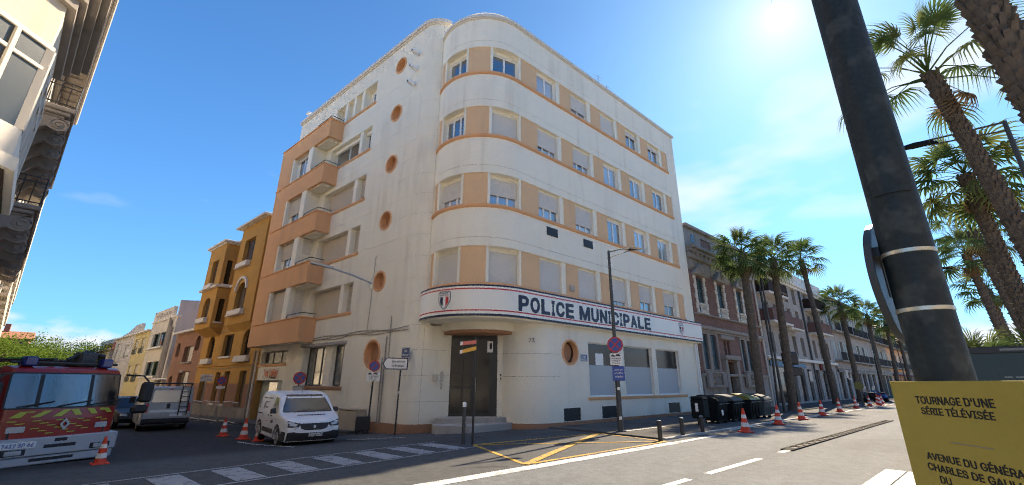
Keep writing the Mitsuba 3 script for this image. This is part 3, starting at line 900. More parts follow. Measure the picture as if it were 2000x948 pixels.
for r in range(5):
    zb, zt = BB[r], BT[r]
    kx = pb('balcony', [box(-27.3, -21.15, -0.8, -0.66, zb, zt), box(-21.29, -21.15, -0.66, 0.0, zb, zt)], 'orange_wall', FL)
    put(kx + '__slab', [box(-27.3, -21.29, -0.66, 0.0, zb + 0.02, zb + 0.2), box(-22.6, -21.5, -0.66, -0.1, zb - 0.06, zb + 0.02)], 'white_panel', FL)
    put(kx + '__coping', [cbox(-27.34, -21.1, -0.85, -0.62, zt, zt + 0.06, 0.01), cbox(-21.33, -21.1, -0.62, 0.0, zt, zt + 0.06, 0.01)], 'orange_wall', FL)
    put(kx + '__handrail', [tube([(-22.9, -0.74, zt + 0.06), (-22.8, -0.74, zt + 0.24), (-21.3, -0.74, zt + 0.24), (-21.2, -0.7, zt + 0.24), (-21.2, -0.03, zt + 0.24)], 0.022, 6)], 'black_metal', FL)
    if r < 4:
        z0, z1 = zt + 0.06, BB[r + 1]
        pb('bay_wall', [box(-27.3, -25.55, -0.8, -0.45, z0, z1), box(-27.3, -27.0, -0.45, 0.3, z0, z1)], 'orange_wall', FL)
        pb('pier', [box(-23.42, -22.9, -0.78, -0.5, z0, z1)], 'white_wall', FL)
        pb('reveal', [box(-25.55, -25.0, -0.5, -0.3, z0, z1), box(-25.55, -25.35, -0.77, -0.5, z0, z1)], 'white_panel', FL)
        window(B_, FL, -25.35, -23.42, z0, z1 - 0.05, -0.52, 2, shut=[1.0, 0.55, 0.6, 0.12][r], shutter='shutter_beige', pane='glass_curtain' if r == 3 else 'glass_pane')
        Ms = FL @ place(-22.93, -0.5, 0, math.pi / 2)
        window(B_, Ms, 0.0, 0.5, z0, z1 - 0.05, 0.04, 1, shut=[1.0, 0.5, 0.1, 0.0][r], shutter='shutter_grey')
        pb('bay_wall', box(-23.4, -22.93, -0.5, 0.2, z0, z1), 'white_panel', FL)
pb('bay_wall', box(-27.3, -27.0, -0.66, 0.3, BB[0], BB[0] + 0.2), 'orange_wall', FL)
pb('chimney', [tube([(-27.0, 0.2, 16.0), (-27.0, 0.15, 17.4), (-26.7, 0.1, 17.6), (-26.7, 0.1, 18.9)], 0.09, 8), cbox(-26.85, -26.55, -0.05, 0.25, 18.9, 19.05, 0.02)], 'pvc_white', FL, 30)
rail = []
for x in np.arange(-26.5, -13.6, 1.7):
    rail.append(tube([(x, 0.3, TL + 0.2), (x, 0.3, TL + 0.75)], 0.025, 6))
S = np.linspace(-26.5, -13.0, 30); x, y = LP.at(S, 0.25)
for z in (0.6,):
    rail.append(tube(np.stack([x, y, x * 0 + TL + z], 1), 0.03, 6))
pb('roof_railing', rail, 'pvc_white', FL)
# side street ground floor
for p, q in ((-22.0, -19.98), (-19.35, -18.15)):
    window(B_, FL, p, q, 1.52, 3.28, 0.3, 3 if q - p > 1.5 else 2, frame='dark_metal', pane='glass_pane', bars=(0.35,))
pb('pier', box(-19.98, -19.35, 0.1, 0.42, 1.5, 3.28), 'white_panel', FL)
pb('lintel', cbox(-22.2, -18.0, -0.12, 0.1, 3.28, 3.42, 0.01), 'concrete', FL)
pb('sill', cbox(-22.4, -18.0, -0.07, 0.15, 1.37, 1.5, 0.012), 'plinth_paint', FL)
window(B_, FL, -27.1, -23.9, 2.62, 3.26, 0.2, 3, frame='stone_trim', pane='glass_dark')
pb('sill', cbox(-27.3, -23.75, -0.06, 0.2, 2.47, 2.58, 0.012), 'orange_wall', FL)
pb('shop_front', [box(-27.3, -23.9, 0.35, 0.42, -0.9, 1.75), box(-24.7, -23.95, 0.1, 0.35, -0.9, 1.75)], 'shutter_pale', FL)
pb('shop_front', [box(-26.2, -24.8, 0.30, 0.35, -0.5, 1.65)], 'glass_pane', FL)
# cables along the front
for dz, ph in ((0.0, 0.0), (0.07, 1.7), (-0.06, 3.1)):
    X = np.linspace(-23.5, -13.6, 60)
    put(B_ + '__cable', tube(np.stack([X, X * 0 - 0.03 - 0.02 * abs(dz), 3.62 + dz + 0.03 * np.sin(X * 1.9 + ph) + 0.05 * np.exp(-(X + 17.5) ** 2)], 1), 0.016, 5), 'cable_grey', FL)
put(B_ + '__cable', [tube([(-16.35, -0.03, 7.0), (-16.4, -0.03, 5.0), (-16.45, -0.03, 3.62)], 0.012, 5), tube([(-14.75, -0.03, 4.2), (-14.75, -0.03, 3.6), (-14.7, -0.03, 2.2)], 0.02, 5), tube([(-14.95, -0.04, 3.4), (-14.95, -0.04, 0.2)], 0.028, 6), tube([(-15.12, -0.04, 2.6), (-15.12, -0.04, 0.2)], 0.022, 6)], 'cable_grey', FL)
pb('intercom', [cbox(xa - 0.52, xa - 0.36, dy - 0.62, dy - 0.5, 1.72, 2.0, 0.01), cbox(xa - 0.3, xa - 0.18, dy - 0.3, dy - 0.1, 1.7, 2.12, 0.01), cbox(xa - 0.28, xa - 0.2, dy - 0.28, dy - 0.12, 1.42, 1.66, 0.01)], 'grey_metal', DX)
pb('switch', [cbox(0.0, 0.06, 0, 0.03, 1.95, 2.03, 0.01), cbox(0.0, 0.06, 0, 0.03, 1.8, 1.88, 0.01)], 'dark_metal', place(xb + 0.12, dy - 0.09, 0))
pb('house_number', text2d('71', 0.17, True, 0.01), 'stone_trim', FR @ place(12.62, 0.28, 3.28, math.radians(-52)))
# closed shell behind the fronts
core = unary_union([PR([(14.4, -0.45), (E_ - 0.05, -0.45), (E_ - 0.05, -14), (12, -14), (12.4, -2.6)]), PL([(16.0, -11.6), (29.9, -11.6), (29.9, -24), (16.0, -20)])])
pb('rear_wall', flat(core, -0.9, 4.14), 'white_panel', DX)
upc = unary_union([core, Point(cw[0], cw[1]).buffer(1.9, 32), PL([(15.4, -11.6), (16.1, -11.6), (16.1, -18), (15.4, -16)])])
pb('rear_wall', flat(upc, 4.2, TOP - 0.1), 'white_panel', DX)
pb('rear_wall', flat(PL([(16.0, -11.55), (29.9, -11.55), (29.9, -24), (16.0, -20)]), TOP - 0.09, 19.7), 'white_panel', DX)
pb('rear_wall', box(E_ - 0.3, E_, 0.4, 14, 0, TOP), 'white_panel', FR)
# ---------------------------------------------------------------- sign and fixtures on the police building
t = thing('fascia_sign', 'long white fascia sign reading POLICE MUNICIPALE with navy and red stripes wrapped round the corner', 'sign')
put(t + '__panel', RU.box(6.2, 27.3, -0.30, -0.02, 4.13, 5.33), 'panel_white', FR, 35)
for za, zb, m in ((5.265, 5.335, 'navy'), (5.145, 5.195, 'sign_red'), (4.305, 4.355, 'sign_red'), (4.12, 4.20, 'navy')):
    put(t + '__stripe', RU.box(6.2, 27.305, -0.305, -0.295, za, zb), m, FR, 35)
S0, S1 = 11.44, 21.25
word = meshkit.text_mesh('POLICE', 1.0, 0.012, bold=True)


def letters(word, x0, x1, z0, z1):
    m = meshkit.text_mesh(word, 1.0, 0.012, bold=True)
    tri = m.triangles[np.abs(m.triangles[:, :, 2]).max(1) < 1e-6][:, :, :2]
    g = unary_union([Polygon(q) for q in tri if Polygon(q).area > 1e-9]).buffer(0.004).buffer(0.032, join_style=2)
    m = flat(g, 0.0, 0.012)
    v = np.array(m.vertices)
    v[:, 0] = x0 + (v[:, 0] - v[:, 0].min()) / np.ptp(v[:, 0]) * (x1 - x0)
    v[:, 1] = z0 + (v[:, 1] - v[:, 1].min()) / np.ptp(v[:, 1]) * (z1 - z0)
    return TM(np.stack([v[:, 0], -0.301 - v[:, 2], v[:, 1]], 1), m.faces)


for wd, x0, x1 in (('POLICE', 11.50, 14.92), ('MUNICIPALE', 15.22, 21.28)):
    wts = [0.66 if c != 'I' else 0.30 for c in wd]
    wts = [0.86 if c == 'M' else w for c, w in zip(wd, wts)]
    tot = sum(wts); g = (x1 - x0) / tot; x = x0
    for c, w in zip(wd, wts):
        put(t + '__letter', RU.bend(letters(c, x + 0.045, x + w * g - 0.045, 4.39, 5.03)), 'navy', FR)
        x += w * g


def shield(cx, z0, z1, wdt):
    h = z1 - z0
    pts = [(-0.5, 0.93), (-0.25, 0.985), (0, 1.0), (0.25, 0.985), (0.5, 0.93), (0.5, 0.5), (0.42, 0.33), (0.25, 0.15), (0, 0), (-0.25, 0.15), (-0.42, 0.33), (-0.5, 0.5)]
    return Polygon([(cx + a * wdt, z0 + b * h) for a, b in pts])


for cx in (8.8, 24.65):
    sh = shield(cx, 4.38, 5.12, 0.52)
    e = put(t + '__emblem', RU.bend(ext(sh, -0.308, -0.301)), 'navy', FR)
    put(e + '__field', RU.bend(ext(sh.buffer(-0.03), -0.312, -0.3085)), 'sign_white', FR)
    inner = shield(cx, 4.47, 4.90, 0.36)
    put(e + '__band', RU.bend(ext(inner.intersection(sbox(cx - 0.3, 4.3, cx - 0.05, 4.88)), -0.316, -0.3125)), 'navy', FR)
    put(e + '__band', RU.bend(ext(inner.intersection(sbox(cx + 0.06, 4.3, cx + 0.3, 4.88)), -0.316, -0.3125)), 'sign_red', FR)
    for txt, z, h, w_ in (('POLICE', 5.0, 0.062, 0.34), ('MUNICIPALE', 4.93, 0.045, 0.36)):
        tm = text2d(txt, h, True, 0.003, w_)
        put(e + '__lettering', RU.bend(shift(tm, cx - w_ / 2, -0.3125, z)), 'navy', FR)
# cameras, plates, wall lamp
for k, z in enumerate((15.0, 15.85, 16.7)):
    which = ['lowest', 'middle', 'topmost'][k]
    c = thing('security_camera', f'{which} of the three white cameras on the white wall near the rounded end', 'security camera', None)
    Mk = FL @ place(-14.55 + 0.06 * k, -0.0, z)
    put(c + '__bracket', [cbox(-0.09, 0.09, -0.05, 0.0, 0.05, 0.28, 0.01), tube([(0, -0.05, 0.2), (0, -0.2, 0.14)], 0.035, 8)], 'sign_white', Mk)
    put(c + '__housing', cbox(-0.1, 0.1, -0.46, -0.1, -0.02, 0.16, 0.03), 'sign_white', Mk)
    put(c + '__lens', tube([(0, -0.47, 0.05), (0, -0.45, 0.05)], 0.05, 10), 'print_black', Mk)


def plate(name, label, M, w, h, lines, mat='plate_blue', ink='sign_white', cat_='sign', th=0.012, border=True):
    k = thing(name, label, cat_)
    put(k + '__plate', cbox(0, w, -th, 0, 0, h, 0.004), mat, M)
    if border:
        r = sbox(0.012, 0.012, w - 0.012, h - 0.012)
        put(k + '__border', ext(r.difference(r.buffer(-0.012)), -th - 0.003, -th - 0.0005), ink, M)
    for s, x, z, hh, ww in lines:
        put(k + '__lettering', shift(text2d(s, hh, True, 0.003, ww), x, -th - 0.0008, z), ink, M)
    return k


plate('street_name_plate', 'blue street name plate on white wall right of the round window', FR @ place(15.58, -0.005, 2.62), 0.46, 0.30, [('AVENUE', 0.12, 0.19, 0.05, 0.22), ('GÉNÉRAL', 0.08, 0.12, 0.045, 0.30), ('DE GAULLE', 0.06, 0.05, 0.045, 0.34)])
plate('street_name_plate', 'blue street name plate above the white arrow sign', FL @ place(-13.92, -0.008, 2.5), 0.50, 0.42, [('RUE', 0.17, 0.27, 0.06, 0.16), ('COURTELINE', 0.06, 0.12, 0.06, 0.38)])
w_ = thing('wall_lamp', 'grey street lamp on an arm fixed to the white side wall', 'street lamp')
put(w_ + '__arm', tube([(-16.45, 0.0, 5.75), (-16.9, -0.7, 6.05), (-17.35, -1.5, 6.3)], 0.035, 8), 'galvanised', FL)
put(w_ + '__head', hull([(-17.3, -1.38, 6.24), (-17.18, -1.46, 6.24), (-17.3, -1.38, 6.34), (-17.18, -1.46, 6.34), (-17.85, -2.15, 6.42), (-17.65, -2.3, 6.42), (-17.8, -2.1, 6.5), (-17.62, -2.25, 6.5)]), 'grey_metal', FL)
put(w_ + '__bracket', cbox(-16.55, -16.35, -0.04, 0.0, 5.5, 6.0, 0.01), 'galvanised', FL)
tpl = thing('shop_sign', 'orange and red shop lettering on white wall above the shop door of the side street', 'sign')
put(tpl + '__board', box(-26.5, -24.5, -0.012, -0.002, 1.83, 2.36), 'stone_white', FL)
put(tpl + '__lettering', shift(text2d('Tony Coiffeur', 0.36, True, 0.012, 1.8), -26.4, -0.013, 1.95), 'orange_print', FL)
put(tpl + '__lettering', shift(text2d('HOMMES', 0.09, True, 0.012, 0.9), -25.6, -0.013, 1.84), 'print_black', FL)

# ---------------------------------------------------------------- posts, signs, lamps, bollards
POST_N = {}


def no_stop_disc(k, M, r, cross=True, z=0.0):
    put(k + '__sign_disc', ext(disc(0, z, r), 0.0, 0.02), 'sign_red', M, 30)
    put(k + '__sign_disc__field', ext(disc(0, z, r * 0.80), -0.004, -0.0005), 'sign_blue', M)
    bars = []
    for s in ((1, -1) if cross else (1,)):
        c = r * 0.62
        L = LineString([(-c, z - c * s), (c, z + c * s)]).buffer(r * 0.085, cap_style=2)
        bars.append(L)
    put(k + '__sign_disc__bar', ext(unary_union(bars).intersection(disc(0, z, r * 0.82)), -0.008, -0.0045), 'sign_red', M)


def tow_plate(k, M, z, w=0.5, h=0.34):
    b = put(k + '__sign_plate', cbox(-w / 2, w / 2, 0.0, 0.015, z, z + h, 0.004), 'sign_white', M)
    car = lambda x, q: Polygon([(x, q), (x + 0.17, q), (x + 0.17, q + 0.035), (x + 0.13, q + 0.04), (x + 0.10, q + 0.07), (x + 0.04, q + 0.07), (x + 0.02, q + 0.04), (x, q + 0.03)])
    put(b + '__pictogram', ext(unary_union([car(-w * 0.42, z + h * 0.72), car(0.0, z + h * 0.76), LineString([(0.0, z + h * 0.86), (0.19, z + h * 0.98)]).buffer(0.008)]), -0.004, -0.0005), 'print_black', M)
    for i, s in enumerate(('STATIONNEMENT', 'RÉSERVÉ', 'POLICE')):
        put(b + '__lettering', shift(text2d(s, h * 0.11, True, 0.003, min(w * 0.86, 0.045 * len(s))), -min(w * 0.43, 0.0225 * len(s)), -0.0008, z + h * (0.5 - 0.2 * i)), 'print_black', M)


# main lamp post with its signs
P = on_ground(R2(14.06, 2.93), 0.05)
t = thing('street_lamp', 'tall dark street lamp with a no stopping sign, standing before the POLICE MUNICIPALE sign', 'street lamp')
Mp = place(P[0], P[1], P[2])
put(t + '__pole', lathe([(0.0, 0), (0.11, 0), (0.11, 0.02), (0.095, 0.9), (0.085, 2.8), (0.075, 2.85), (0.05, 6.75), (0.0, 6.76)], 16), 'dark_metal', Mp, 30)
put(t + '__base_plate', cbox(-0.17, 0.17, -0.17, 0.17, 0.0, 0.03, 0.01), 'dark_metal', Mp)
ax = math.atan2(*(dR[:2][::-1]))
Ma = Mp @ place(0, 0, 0, ax)
put(t + '__arm', [tube([(0, 0, 6.7), (1.0, 0, 7.05), (1.75, 0, 7.2)], 0.03, 8), tube([(0, 0, 6.45), (1.0, 0, 6.86), (1.6, 0, 7.1)], 0.02, 6)], 'dark_metal', Ma, 30)
hd = put(t + '__lamp_head', hull([(1.55, -0.09, 7.12), (1.55, 0.09, 7.12), (1.6, 0, 7.24), (2.0, -0.15, 7.2), (2.0, 0.15, 7.2), (2.1, 0, 7.36), (2.55, -0.1, 7.36), (2.55, 0.1, 7.36), (2.6, 0, 7.42)]), 'lamp_shell', Ma, 40)
put(hd + '__lens', hull([(1.95, -0.1, 7.178), (1.95, 0.1, 7.178), (2.45, -0.08, 7.315), (2.45, 0.08, 7.315), (2.2, 0, 7.2)]), 'lamp_glass', Ma)
yaw = math.atan2(P[1], P[0]) - math.pi / 2
Ms = Mp @ place(-0.02, -0.11, 0, -math.radians(14))
no_stop_disc(t, Ms, 0.29, True, 3.02)
tow_plate(t, Ms, 2.28, 0.44, 0.42)
b = put(t + '__notice_board', cbox(-0.16, 0.28, -0.01, 0.012, 1.72, 2.24, 0.006), 'sign_blue', Ms)
for i, s in enumerate(('ZONE DE', 'CONTRÔLE', 'VIDÉO')):
    put(b + '__lettering', shift(text2d(s, 0.05, True, 0.003, 0.3), -0.09, -0.0108, 2.08 - 0.12 * i), 'sign_white', Ms)
for z in (2.4, 1.4, 0.85):
    put(t + '__sticker', box(-0.05, 0.05, -0.115, -0.112, z - 1.0, z - 0.9), 'sign_white', Mp)

# no parking post with the black battery box
P = on_ground(L2(16.45, -10.45), 0.006)
Mp = place(P[0], P[1], P[2], 0.1, tilt=(0, math.radians(1.2)))
t = thing('no_parking_sign', 'round no parking sign on a dark post in front of the round window', 'sign')
put(t + '__post', tube([(0, 0, 0), (0, 0, 2.85)], 0.035, 8), 'black_metal', Mp)
no_stop_disc(t, Mp @ place(0, -0.06, 0), 0.22, False, 2.60)
tow_plate(t, Mp @ place(0, -0.06, 0), 2.0, 0.54, 0.36)
P2 = on_ground(L2(16.85, -10.45), 0.006)
Mq = place(P2[0] + 0.1, P2[1] - 0.25, P2[2], 0.25)
t = thing('ballast_box', 'black square ballast box at the foot of the no parking post', 'box')
put(t + '__body', cbox(-0.28, 0.28, -0.12, 0.12, 0.12, 0.66, 0.03), 'plastic_black', Mq)
put(t + '__foot', [cbox(-0.22, -0.12, -0.1, 0.1, 0, 0.13, 0.01), cbox(0.02, 0.12, -0.1, 0.1, 0, 0.13, 0.01)], 'plastic_black', Mq)
# direction sign
P = on_ground(L2(14.45, -10.35), 0.006)
Mp = place(P[0], P[1], P[2], 0.05, tilt=(0, math.radians(0.6)))
t = thing('direction_sign', 'white arrow sign pointing left on a thin dark post beside the rounded wall', 'sign')
put(t + '__post', tube([(0, 0, 0), (0, 0, 2.78)], 0.03, 8), 'black_metal', Mp)
put(t + '__post__reflector', tube([(0, 0, 1.46), (0, 0, 1.54)], 0.033, 8), 'sign_white', Mp)
arrow = Polygon([(-0.70, 2.545), (-0.56, 2.76), (0.27, 2.76), (0.27, 2.33), (-0.56, 2.33)]).buffer(0.02)
b = put(t + '__arrow_panel', ext(arrow, -0.06, -0.04), 'sign_white', Mp)
put(b + '__border', ext(arrow.buffer(-0.012).difference(arrow.buffer(-0.055)), -0.064, -0.0605), 'print_black', Mp)
put(b + '__lettering', shift(text2d('Bourse Pont', 0.085, True, 0.003, 0.50), -0.34, -0.0608, 2.585), 'print_black', Mp)
put(b + '__lettering', shift(text2d('de Belgique', 0.085, True, 0.003, 0.48), -0.34, -0.0608, 2.43), 'print_black', Mp)
# no parking disc above the van, on a post at the pavement
P = on_ground(L2(22.68, -10.3), 0.08)
Mp = place(P[0], P[1], P[2], 0.35)
t = thing('no_parking_sign', 'round no parking sign above the white van roof, before the dark shop windows', 'sign')
put(t + '__post', tube([(0, 0, 0), (0, 0, 2.35)], 0.03, 8), 'black_metal', Mp)
no_stop_disc(t, Mp @ place(0, -0.05, 0), 0.30, True, 2.2)
put(t + '__sign_plate', cbox(-0.24, 0.24, -0.06, -0.045, 1.62, 1.80, 0.005), 'grey_metal', Mp)
# far signs in front of the ochre house
P = on_ground(L2(34.2, -10.4), 0.08)
Mp = place(P[0], P[1], P[2], 0.5)
t = thing('no_parking_sign', 'small round no parking sign before the ochre house door', 'sign')
put(t + '__post', tube([(0, 0, 0), (0, 0, 2.75)], 0.03, 6), 'galvanised', Mp)
no_stop_disc(t, Mp @ place(0, -0.05, 0), 0.27, True, 2.3)
put(t + '__sign_plate', cbox(-0.25, 0.25, -0.06, -0.045, 1.78, 1.94, 0.005), 'sign_white', Mp)
P = on_ground(L2(37.4, -10.4), 0.08)
Mp = place(P[0], P[1], P[2], 0.5)
t = thing('street_sign', 'small white two plate sign on a post left of the round no parking sign', 'sign')
put(t + '__post', tube([(0, 0, 0), (0, 0, 2.8)], 0.03, 6), 'galvanised', Mp)
for z in (2.3, 2.56):
    put(t + '__sign_plate', cbox(-0.38, 0.38, -0.06, -0.04, z, z + 0.2, 0.005), 'sign_white', Mp)
    put(t + '__sign_plate__lettering', shift(text2d('LIVRAISON', 0.09, True, 0.003, 0.6), -0.3, -0.0608, z + 0.05), 'print_black', Mp)
# bollards
for k, (u, w, lab) in enumerate(((13.12, 5.02, 'nearest of the three short black bollards beside the yellow bay'), (14.72, 4.92, 'middle one of the three short black bollards on the sunlit kerb'), (16.1, 4.95, 'short black bollard standing in front of the dark waste container'))):
    P = on_ground(R2(u, w), 0.0)
    t = thing('bollard', lab, 'bollard', 'short black bollards along the kerb')
    Mp = place(P[0], P[1], P[2])
    put(t + '__post', lathe([(0, 0.0), (0.075, 0.0), (0.075, 0.05), (0.068, 0.06), (0.068, 0.5), (0.075, 0.5), (0.075, 0.56), (0.07, 0.575)], 16), 'black_metal', Mp, 30)
    put(t + '__cap', lathe([(0.07, 0.575), (0.055, 0.59), (0, 0.597)], 16), 'galvanised', Mp, 30)
P = on_ground(R2(8.02, 1.72), 0.006)
t = thing('tall_bollard', 'tall dark bollard with a small white cap at the crossing, before the entrance steps', 'bollard')
Mp = place(P[0], P[1], P[2])
put(t + '__post', lathe([(0, 0), (0.06, 0), (0.055, 0.06), (0.05, 1.0), (0, 1.01)], 14), 'dark_metal', Mp, 30)
put(t + '__cap', [lathe([(0.052, 1.0), (0.056, 1.02), (0.056, 1.12), (0.02, 1.14), (0, 1.14)], 14)], 'sign_white', Mp, 30)
P = on_ground(R2(8.12, 2.03), 0.006)
t = thing('signpost', 'thin dark post carrying a red and an orange direction strip before the entrance', 'sign')
Mp = place(P[0], P[1], P[2])
put(t + '__post', tube([(0, 0, 0), (0, 0, 3.0)], 0.032, 8), 'black_metal', Mp)
for z, m, tl in ((2.78, 'sticker_red', 0.03), (2.60, 'sticker_orange', 0.10)):
    g = Polygon([(-0.46, z - tl), (0.03, z + 0.02), (0.03, z + 0.13), (-0.46, z + 0.11 - tl)])
    k = put(t + '__direction_strip', ext(g, -0.05, -0.035), m, Mp)
    put(k + '__emblem', ext(Polygon([(-0.455, z + 0.006 - tl), (-0.38, z + 0.012 - tl * 0.85), (-0.38, z + 0.11 - tl * 0.8), (-0.455, z + 0.104 - tl)]), -0.054, -0.0505), 'sign_white', Mp)


# traffic cones
def cone_meshes():
    a = 0.72
    rr = lambda z: 0.145 - (0.145 - 0.032) * (z - 0.04) / (a - 0.04)
    def seg(z0, z1):
        return lathe([(rr(z0), z0), (rr(z1), z1)], 16)
    red = lathe([(rr(0.04), 0.04), (rr(a), a), (rr(a) * 0.7, a + 0.01), (0, a + 0.01)], 16)
    white = [lathe([(rr(p) - 0.002, p), (rr(p) + 0.002, p), (rr(q) + 0.002, q), (rr(q) - 0.002, q)], 16) for p, q in ((0.17, 0.30), (0.43, 0.54))]
    base = cat([cbox(-0.19, 0.19, -0.19, 0.19, 0, 0.04, 0.015), lathe([(0.165, 0.04), (0.146, 0.075)], 16)])
    return red, white, base


CR, CW, CB = cone_meshes()
cones = [(-9.40, 10.9, 0.80, 'traffic cone leaning beside the white bumper of the fire truck'), (-11.34, 18.42, 0.95, 'leftmost of the three cones between grey van and white van'),
         (-9.82, 17.18, 1.0, 'middle one of the three cones behind the white van'), (-8.94, 16.61, 0.98, 'traffic cone touching the rear wheel of the white van')]
for (u, w), lab in zip(((17.74, 5.78), (22.1, 5.49), (26.1, 5.28), (30.4, 5.12), (35.1, 4.93), (41.2, 4.62), (46.0, 4.6), (48.2, 4.9), (50.6, 4.4), (53.0, 4.3)),
                       ('nearest sunlit traffic cone on the avenue, beside the waste bins', 'second sunlit traffic cone along the avenue, in a palm shadow', 'third traffic cone along the avenue, at the end of a white bay line', 'fourth traffic cone along the avenue from the left',
                        'fifth traffic cone along the avenue from the left', 'sixth traffic cone along the avenue, bright red', 'seventh traffic cone along the avenue, at the works', 'small far traffic cone right of the works sign', 'far traffic cone left of the blue covered moped', 'farthest traffic cone, next to the yellow poster edge')):
    P = R2(u, w)
    cones.append((P[0], P[1], 1.12, lab))
for k, (x, y, s, lab) in enumerate(cones):
    t = thing('traffic_cone', lab, 'traffic cone', 'red and white traffic cones')
    Mc = place(x, y, float(ground_z(x, y)) + 0.004, rng.uniform(0, 1.5), s, (0.05 if k in (0, 5) else 0.0, 0.03 * (k % 3 - 1)))
    put(t + '__base', CB, 'cone_red', Mc)
    put(t + '__body', CR, 'cone_red', Mc, 40)
    put(t + '__reflective_band', CW[0], 'cone_white', Mc, 40)
    put(t + '__reflective_band', CW[1], 'cone_white', Mc, 40)

# electric cabinet by the wall
P = on_ground(L2(18.15, -10.72), 0.0)
Mc = frame(-dL, -nL, np.array([P[0], P[1], P[2]]))
t = thing('electric_cabinet', 'beige electric cabinet against the white wall between van and no parking post', 'cabinet')
put(t + '__body', cbox(-0.80, 0.72, -0.20, 0.2, -0.1, 0.86, 0.02), 'cabinet_beige', Mc)
put(t + '__lid', cbox(-0.84, 0.76, -0.25, 0.2, 0.86, 0.93, 0.015), 'cabinet_beige', Mc)
for x in (-0.78, -0.02):
    put(t + '__door', cbox(x, x + 0.72, -0.215, -0.2, 0.02, 0.82, 0.006), 'cabinet_beige', Mc)
# mesh barriers in front of the ochre house
for k, (u, n, a) in enumerate(((28.8, -9.4, 0.0), (31.6, -9.3, 0.05), (34.5, -9.35, -0.04))):
    P = on_ground(L2(u, n), 0.02)
    t = thing('mesh_barrier', ['steel mesh barrier nearest the police building, before the ochre house', 'middle steel mesh barrier standing before the ochre house', 'steel mesh barrier farthest down the side street, beside the grey van'][k], 'barrier', 'mesh barriers before the ochre house')
    Mb = frame(-dL, -nL, P) @ place(0, 0, 0, a)
    put(t + '__frame', [tube([(-1.2, 0, 0.08), (-1.2, 0, 1.1), (1.2, 0, 1.1), (1.2, 0, 0.08), (-1.2, 0, 0.08)], 0.02, 6), tube([(-1.0, -0.25, 0), (-1.0, 0.25, 0)], 0.02, 5), tube([(1.0, -0.25, 0), (1.0, 0.25, 0)], 0.02, 5), tube([(-1.0, 0, 0), (-1.0, 0, 0.1)], 0.02, 5), tube([(1.0, 0, 0), (1.0, 0, 0.1)], 0.02, 5)], 'galvanised', Mb)
    m_ = put(t + '__mesh', [tube([(x, 0, 0.08), (x, 0, 1.1)], 0.006, 4) for x in np.arange(-1.1, 1.15, 0.1)], 'galvanised', Mb)
    labels[m_] = {'kind': 'stuff'}


# waste containers on the avenue
def container(u, w, a, lab, lid, body, s=1.0):
    P = on_ground(R2(u, w), 0.0)
    Mb = frame(dR, -nR, P) @ place(0, 0, 0, a, s)
    t = thing('waste_container', lab, 'waste container')
    x = [-0.62, 0.62]
    put(t + '__body', hull([(-0.56, -0.40, 0.18), (0.56, -0.40, 0.18), (0.56, 0.40, 0.18), (-0.56, 0.40, 0.18), (-0.64, -0.50, 1.06), (0.64, -0.50, 1.06), (0.64, 0.50, 1.06), (-0.64, 0.50, 1.06)]), body, Mb)
    put(t + '__rim', [cbox(-0.68, 0.68, -0.54, 0.54, 1.04, 1.10, 0.015)], body, Mb)
    an = np.linspace(0, math.pi / 2, 7)
    pr_ = [(0.52 - 1.04 * (1 - math.cos(q)), 1.10 + 0.26 * math.sin(q)) for q in an]
    prof = Polygon([(-0.53, 1.10)] + [(0.53 - 1.06 * math.cos(q) ** 1.3, 1.10 + 0.30 * math.sin(q)) for q in np.linspace(0.12, math.pi / 2, 9)] + [(0.53, 1.10)])
    dome = ext(prof, -0.66, 0.66)
    put(t + '__lid', dome, lid, Mb @ place(0, 0, 0, math.pi / 2), 40)
    for xx in (-0.5, 0.5):
        for yy in (-0.32, 0.32):
            put(t + '__wheel', [tube([(xx - 0.03, yy, 0.1), (xx + 0.03, yy, 0.1)], 0.1, 12), box(xx - 0.04, xx + 0.04, yy - 0.02, yy + 0.02, 0.1, 0.2)], 'rubber', Mb)
    put(t + '__handle', [tube([(-0.68, -0.58, 0.95), (-0.68, -0.58, 0.98), (0.68, -0.58, 0.98), (0.68, -0.58, 0.95)], 0.018, 6)], 'dark_metal', Mb)
    put(t + '__rib', [cbox(xx - 0.02, xx + 0.02, -0.50, -0.44, 0.25, 1.0, 0.01) for xx in (-0.4, 0.0, 0.4)], body, Mb)
    return t, Mb


t = thing('litter_bin', 'black box shaped litter bin on a single leg behind the short bollards', 'bin')
Mb = frame(dR, -nR, on_ground(R2(18.6, 3.75), 0.0)) @ place(0, 0, 0, 0.1)
put(t + '__leg', cbox(-0.14, 0.14, -0.12, 0.12, 0, 0.35, 0.02), 'black_metal', Mb)
put(t + '__body', cbox(-0.33, 0.33, -0.26, 0.26, 0.33, 1.08, 0.05), 'bin_green', Mb)
put(t + '__hood', hull([(-0.35, -0.28, 1.08), (0.35, -0.28, 1.08), (-0.35, 0.28, 1.08), (0.35, 0.28, 1.08), (-0.28, -0.2, 1.18), (0.28, -0.2, 1.18), (-0.28, 0.2, 1.18), (0.28, 0.2, 1.18)]), 'bin_green', Mb)
put(t + '__notice', box(-0.345, -0.332, -0.05, 0.06, 0.6, 0.92), 'sign_white', Mb)
t_, Mb = container(20.3, 3.55, 0.06, 'dark waste container nearest the police building, behind the black litter bin', 'bin_green', 'bin_green', 0.86)
put(t_ + '__notice', ext(sbox(-0.35, 0.45, -0.15, 0.7), -0.52, -0.505), 'sign_white', Mb)
t_, Mb = container(21.8, 3.6, 0.02, 'waste container with a grey lid, second from the police building', 'bin_grey', 'bin_green', 0.86)
t_, Mb = container(23.9, 3.6, -0.03, 'waste container with a yellow lid, beside the nearest sunlit cone', 'bin_yellow', 'bin_green', 0.86)
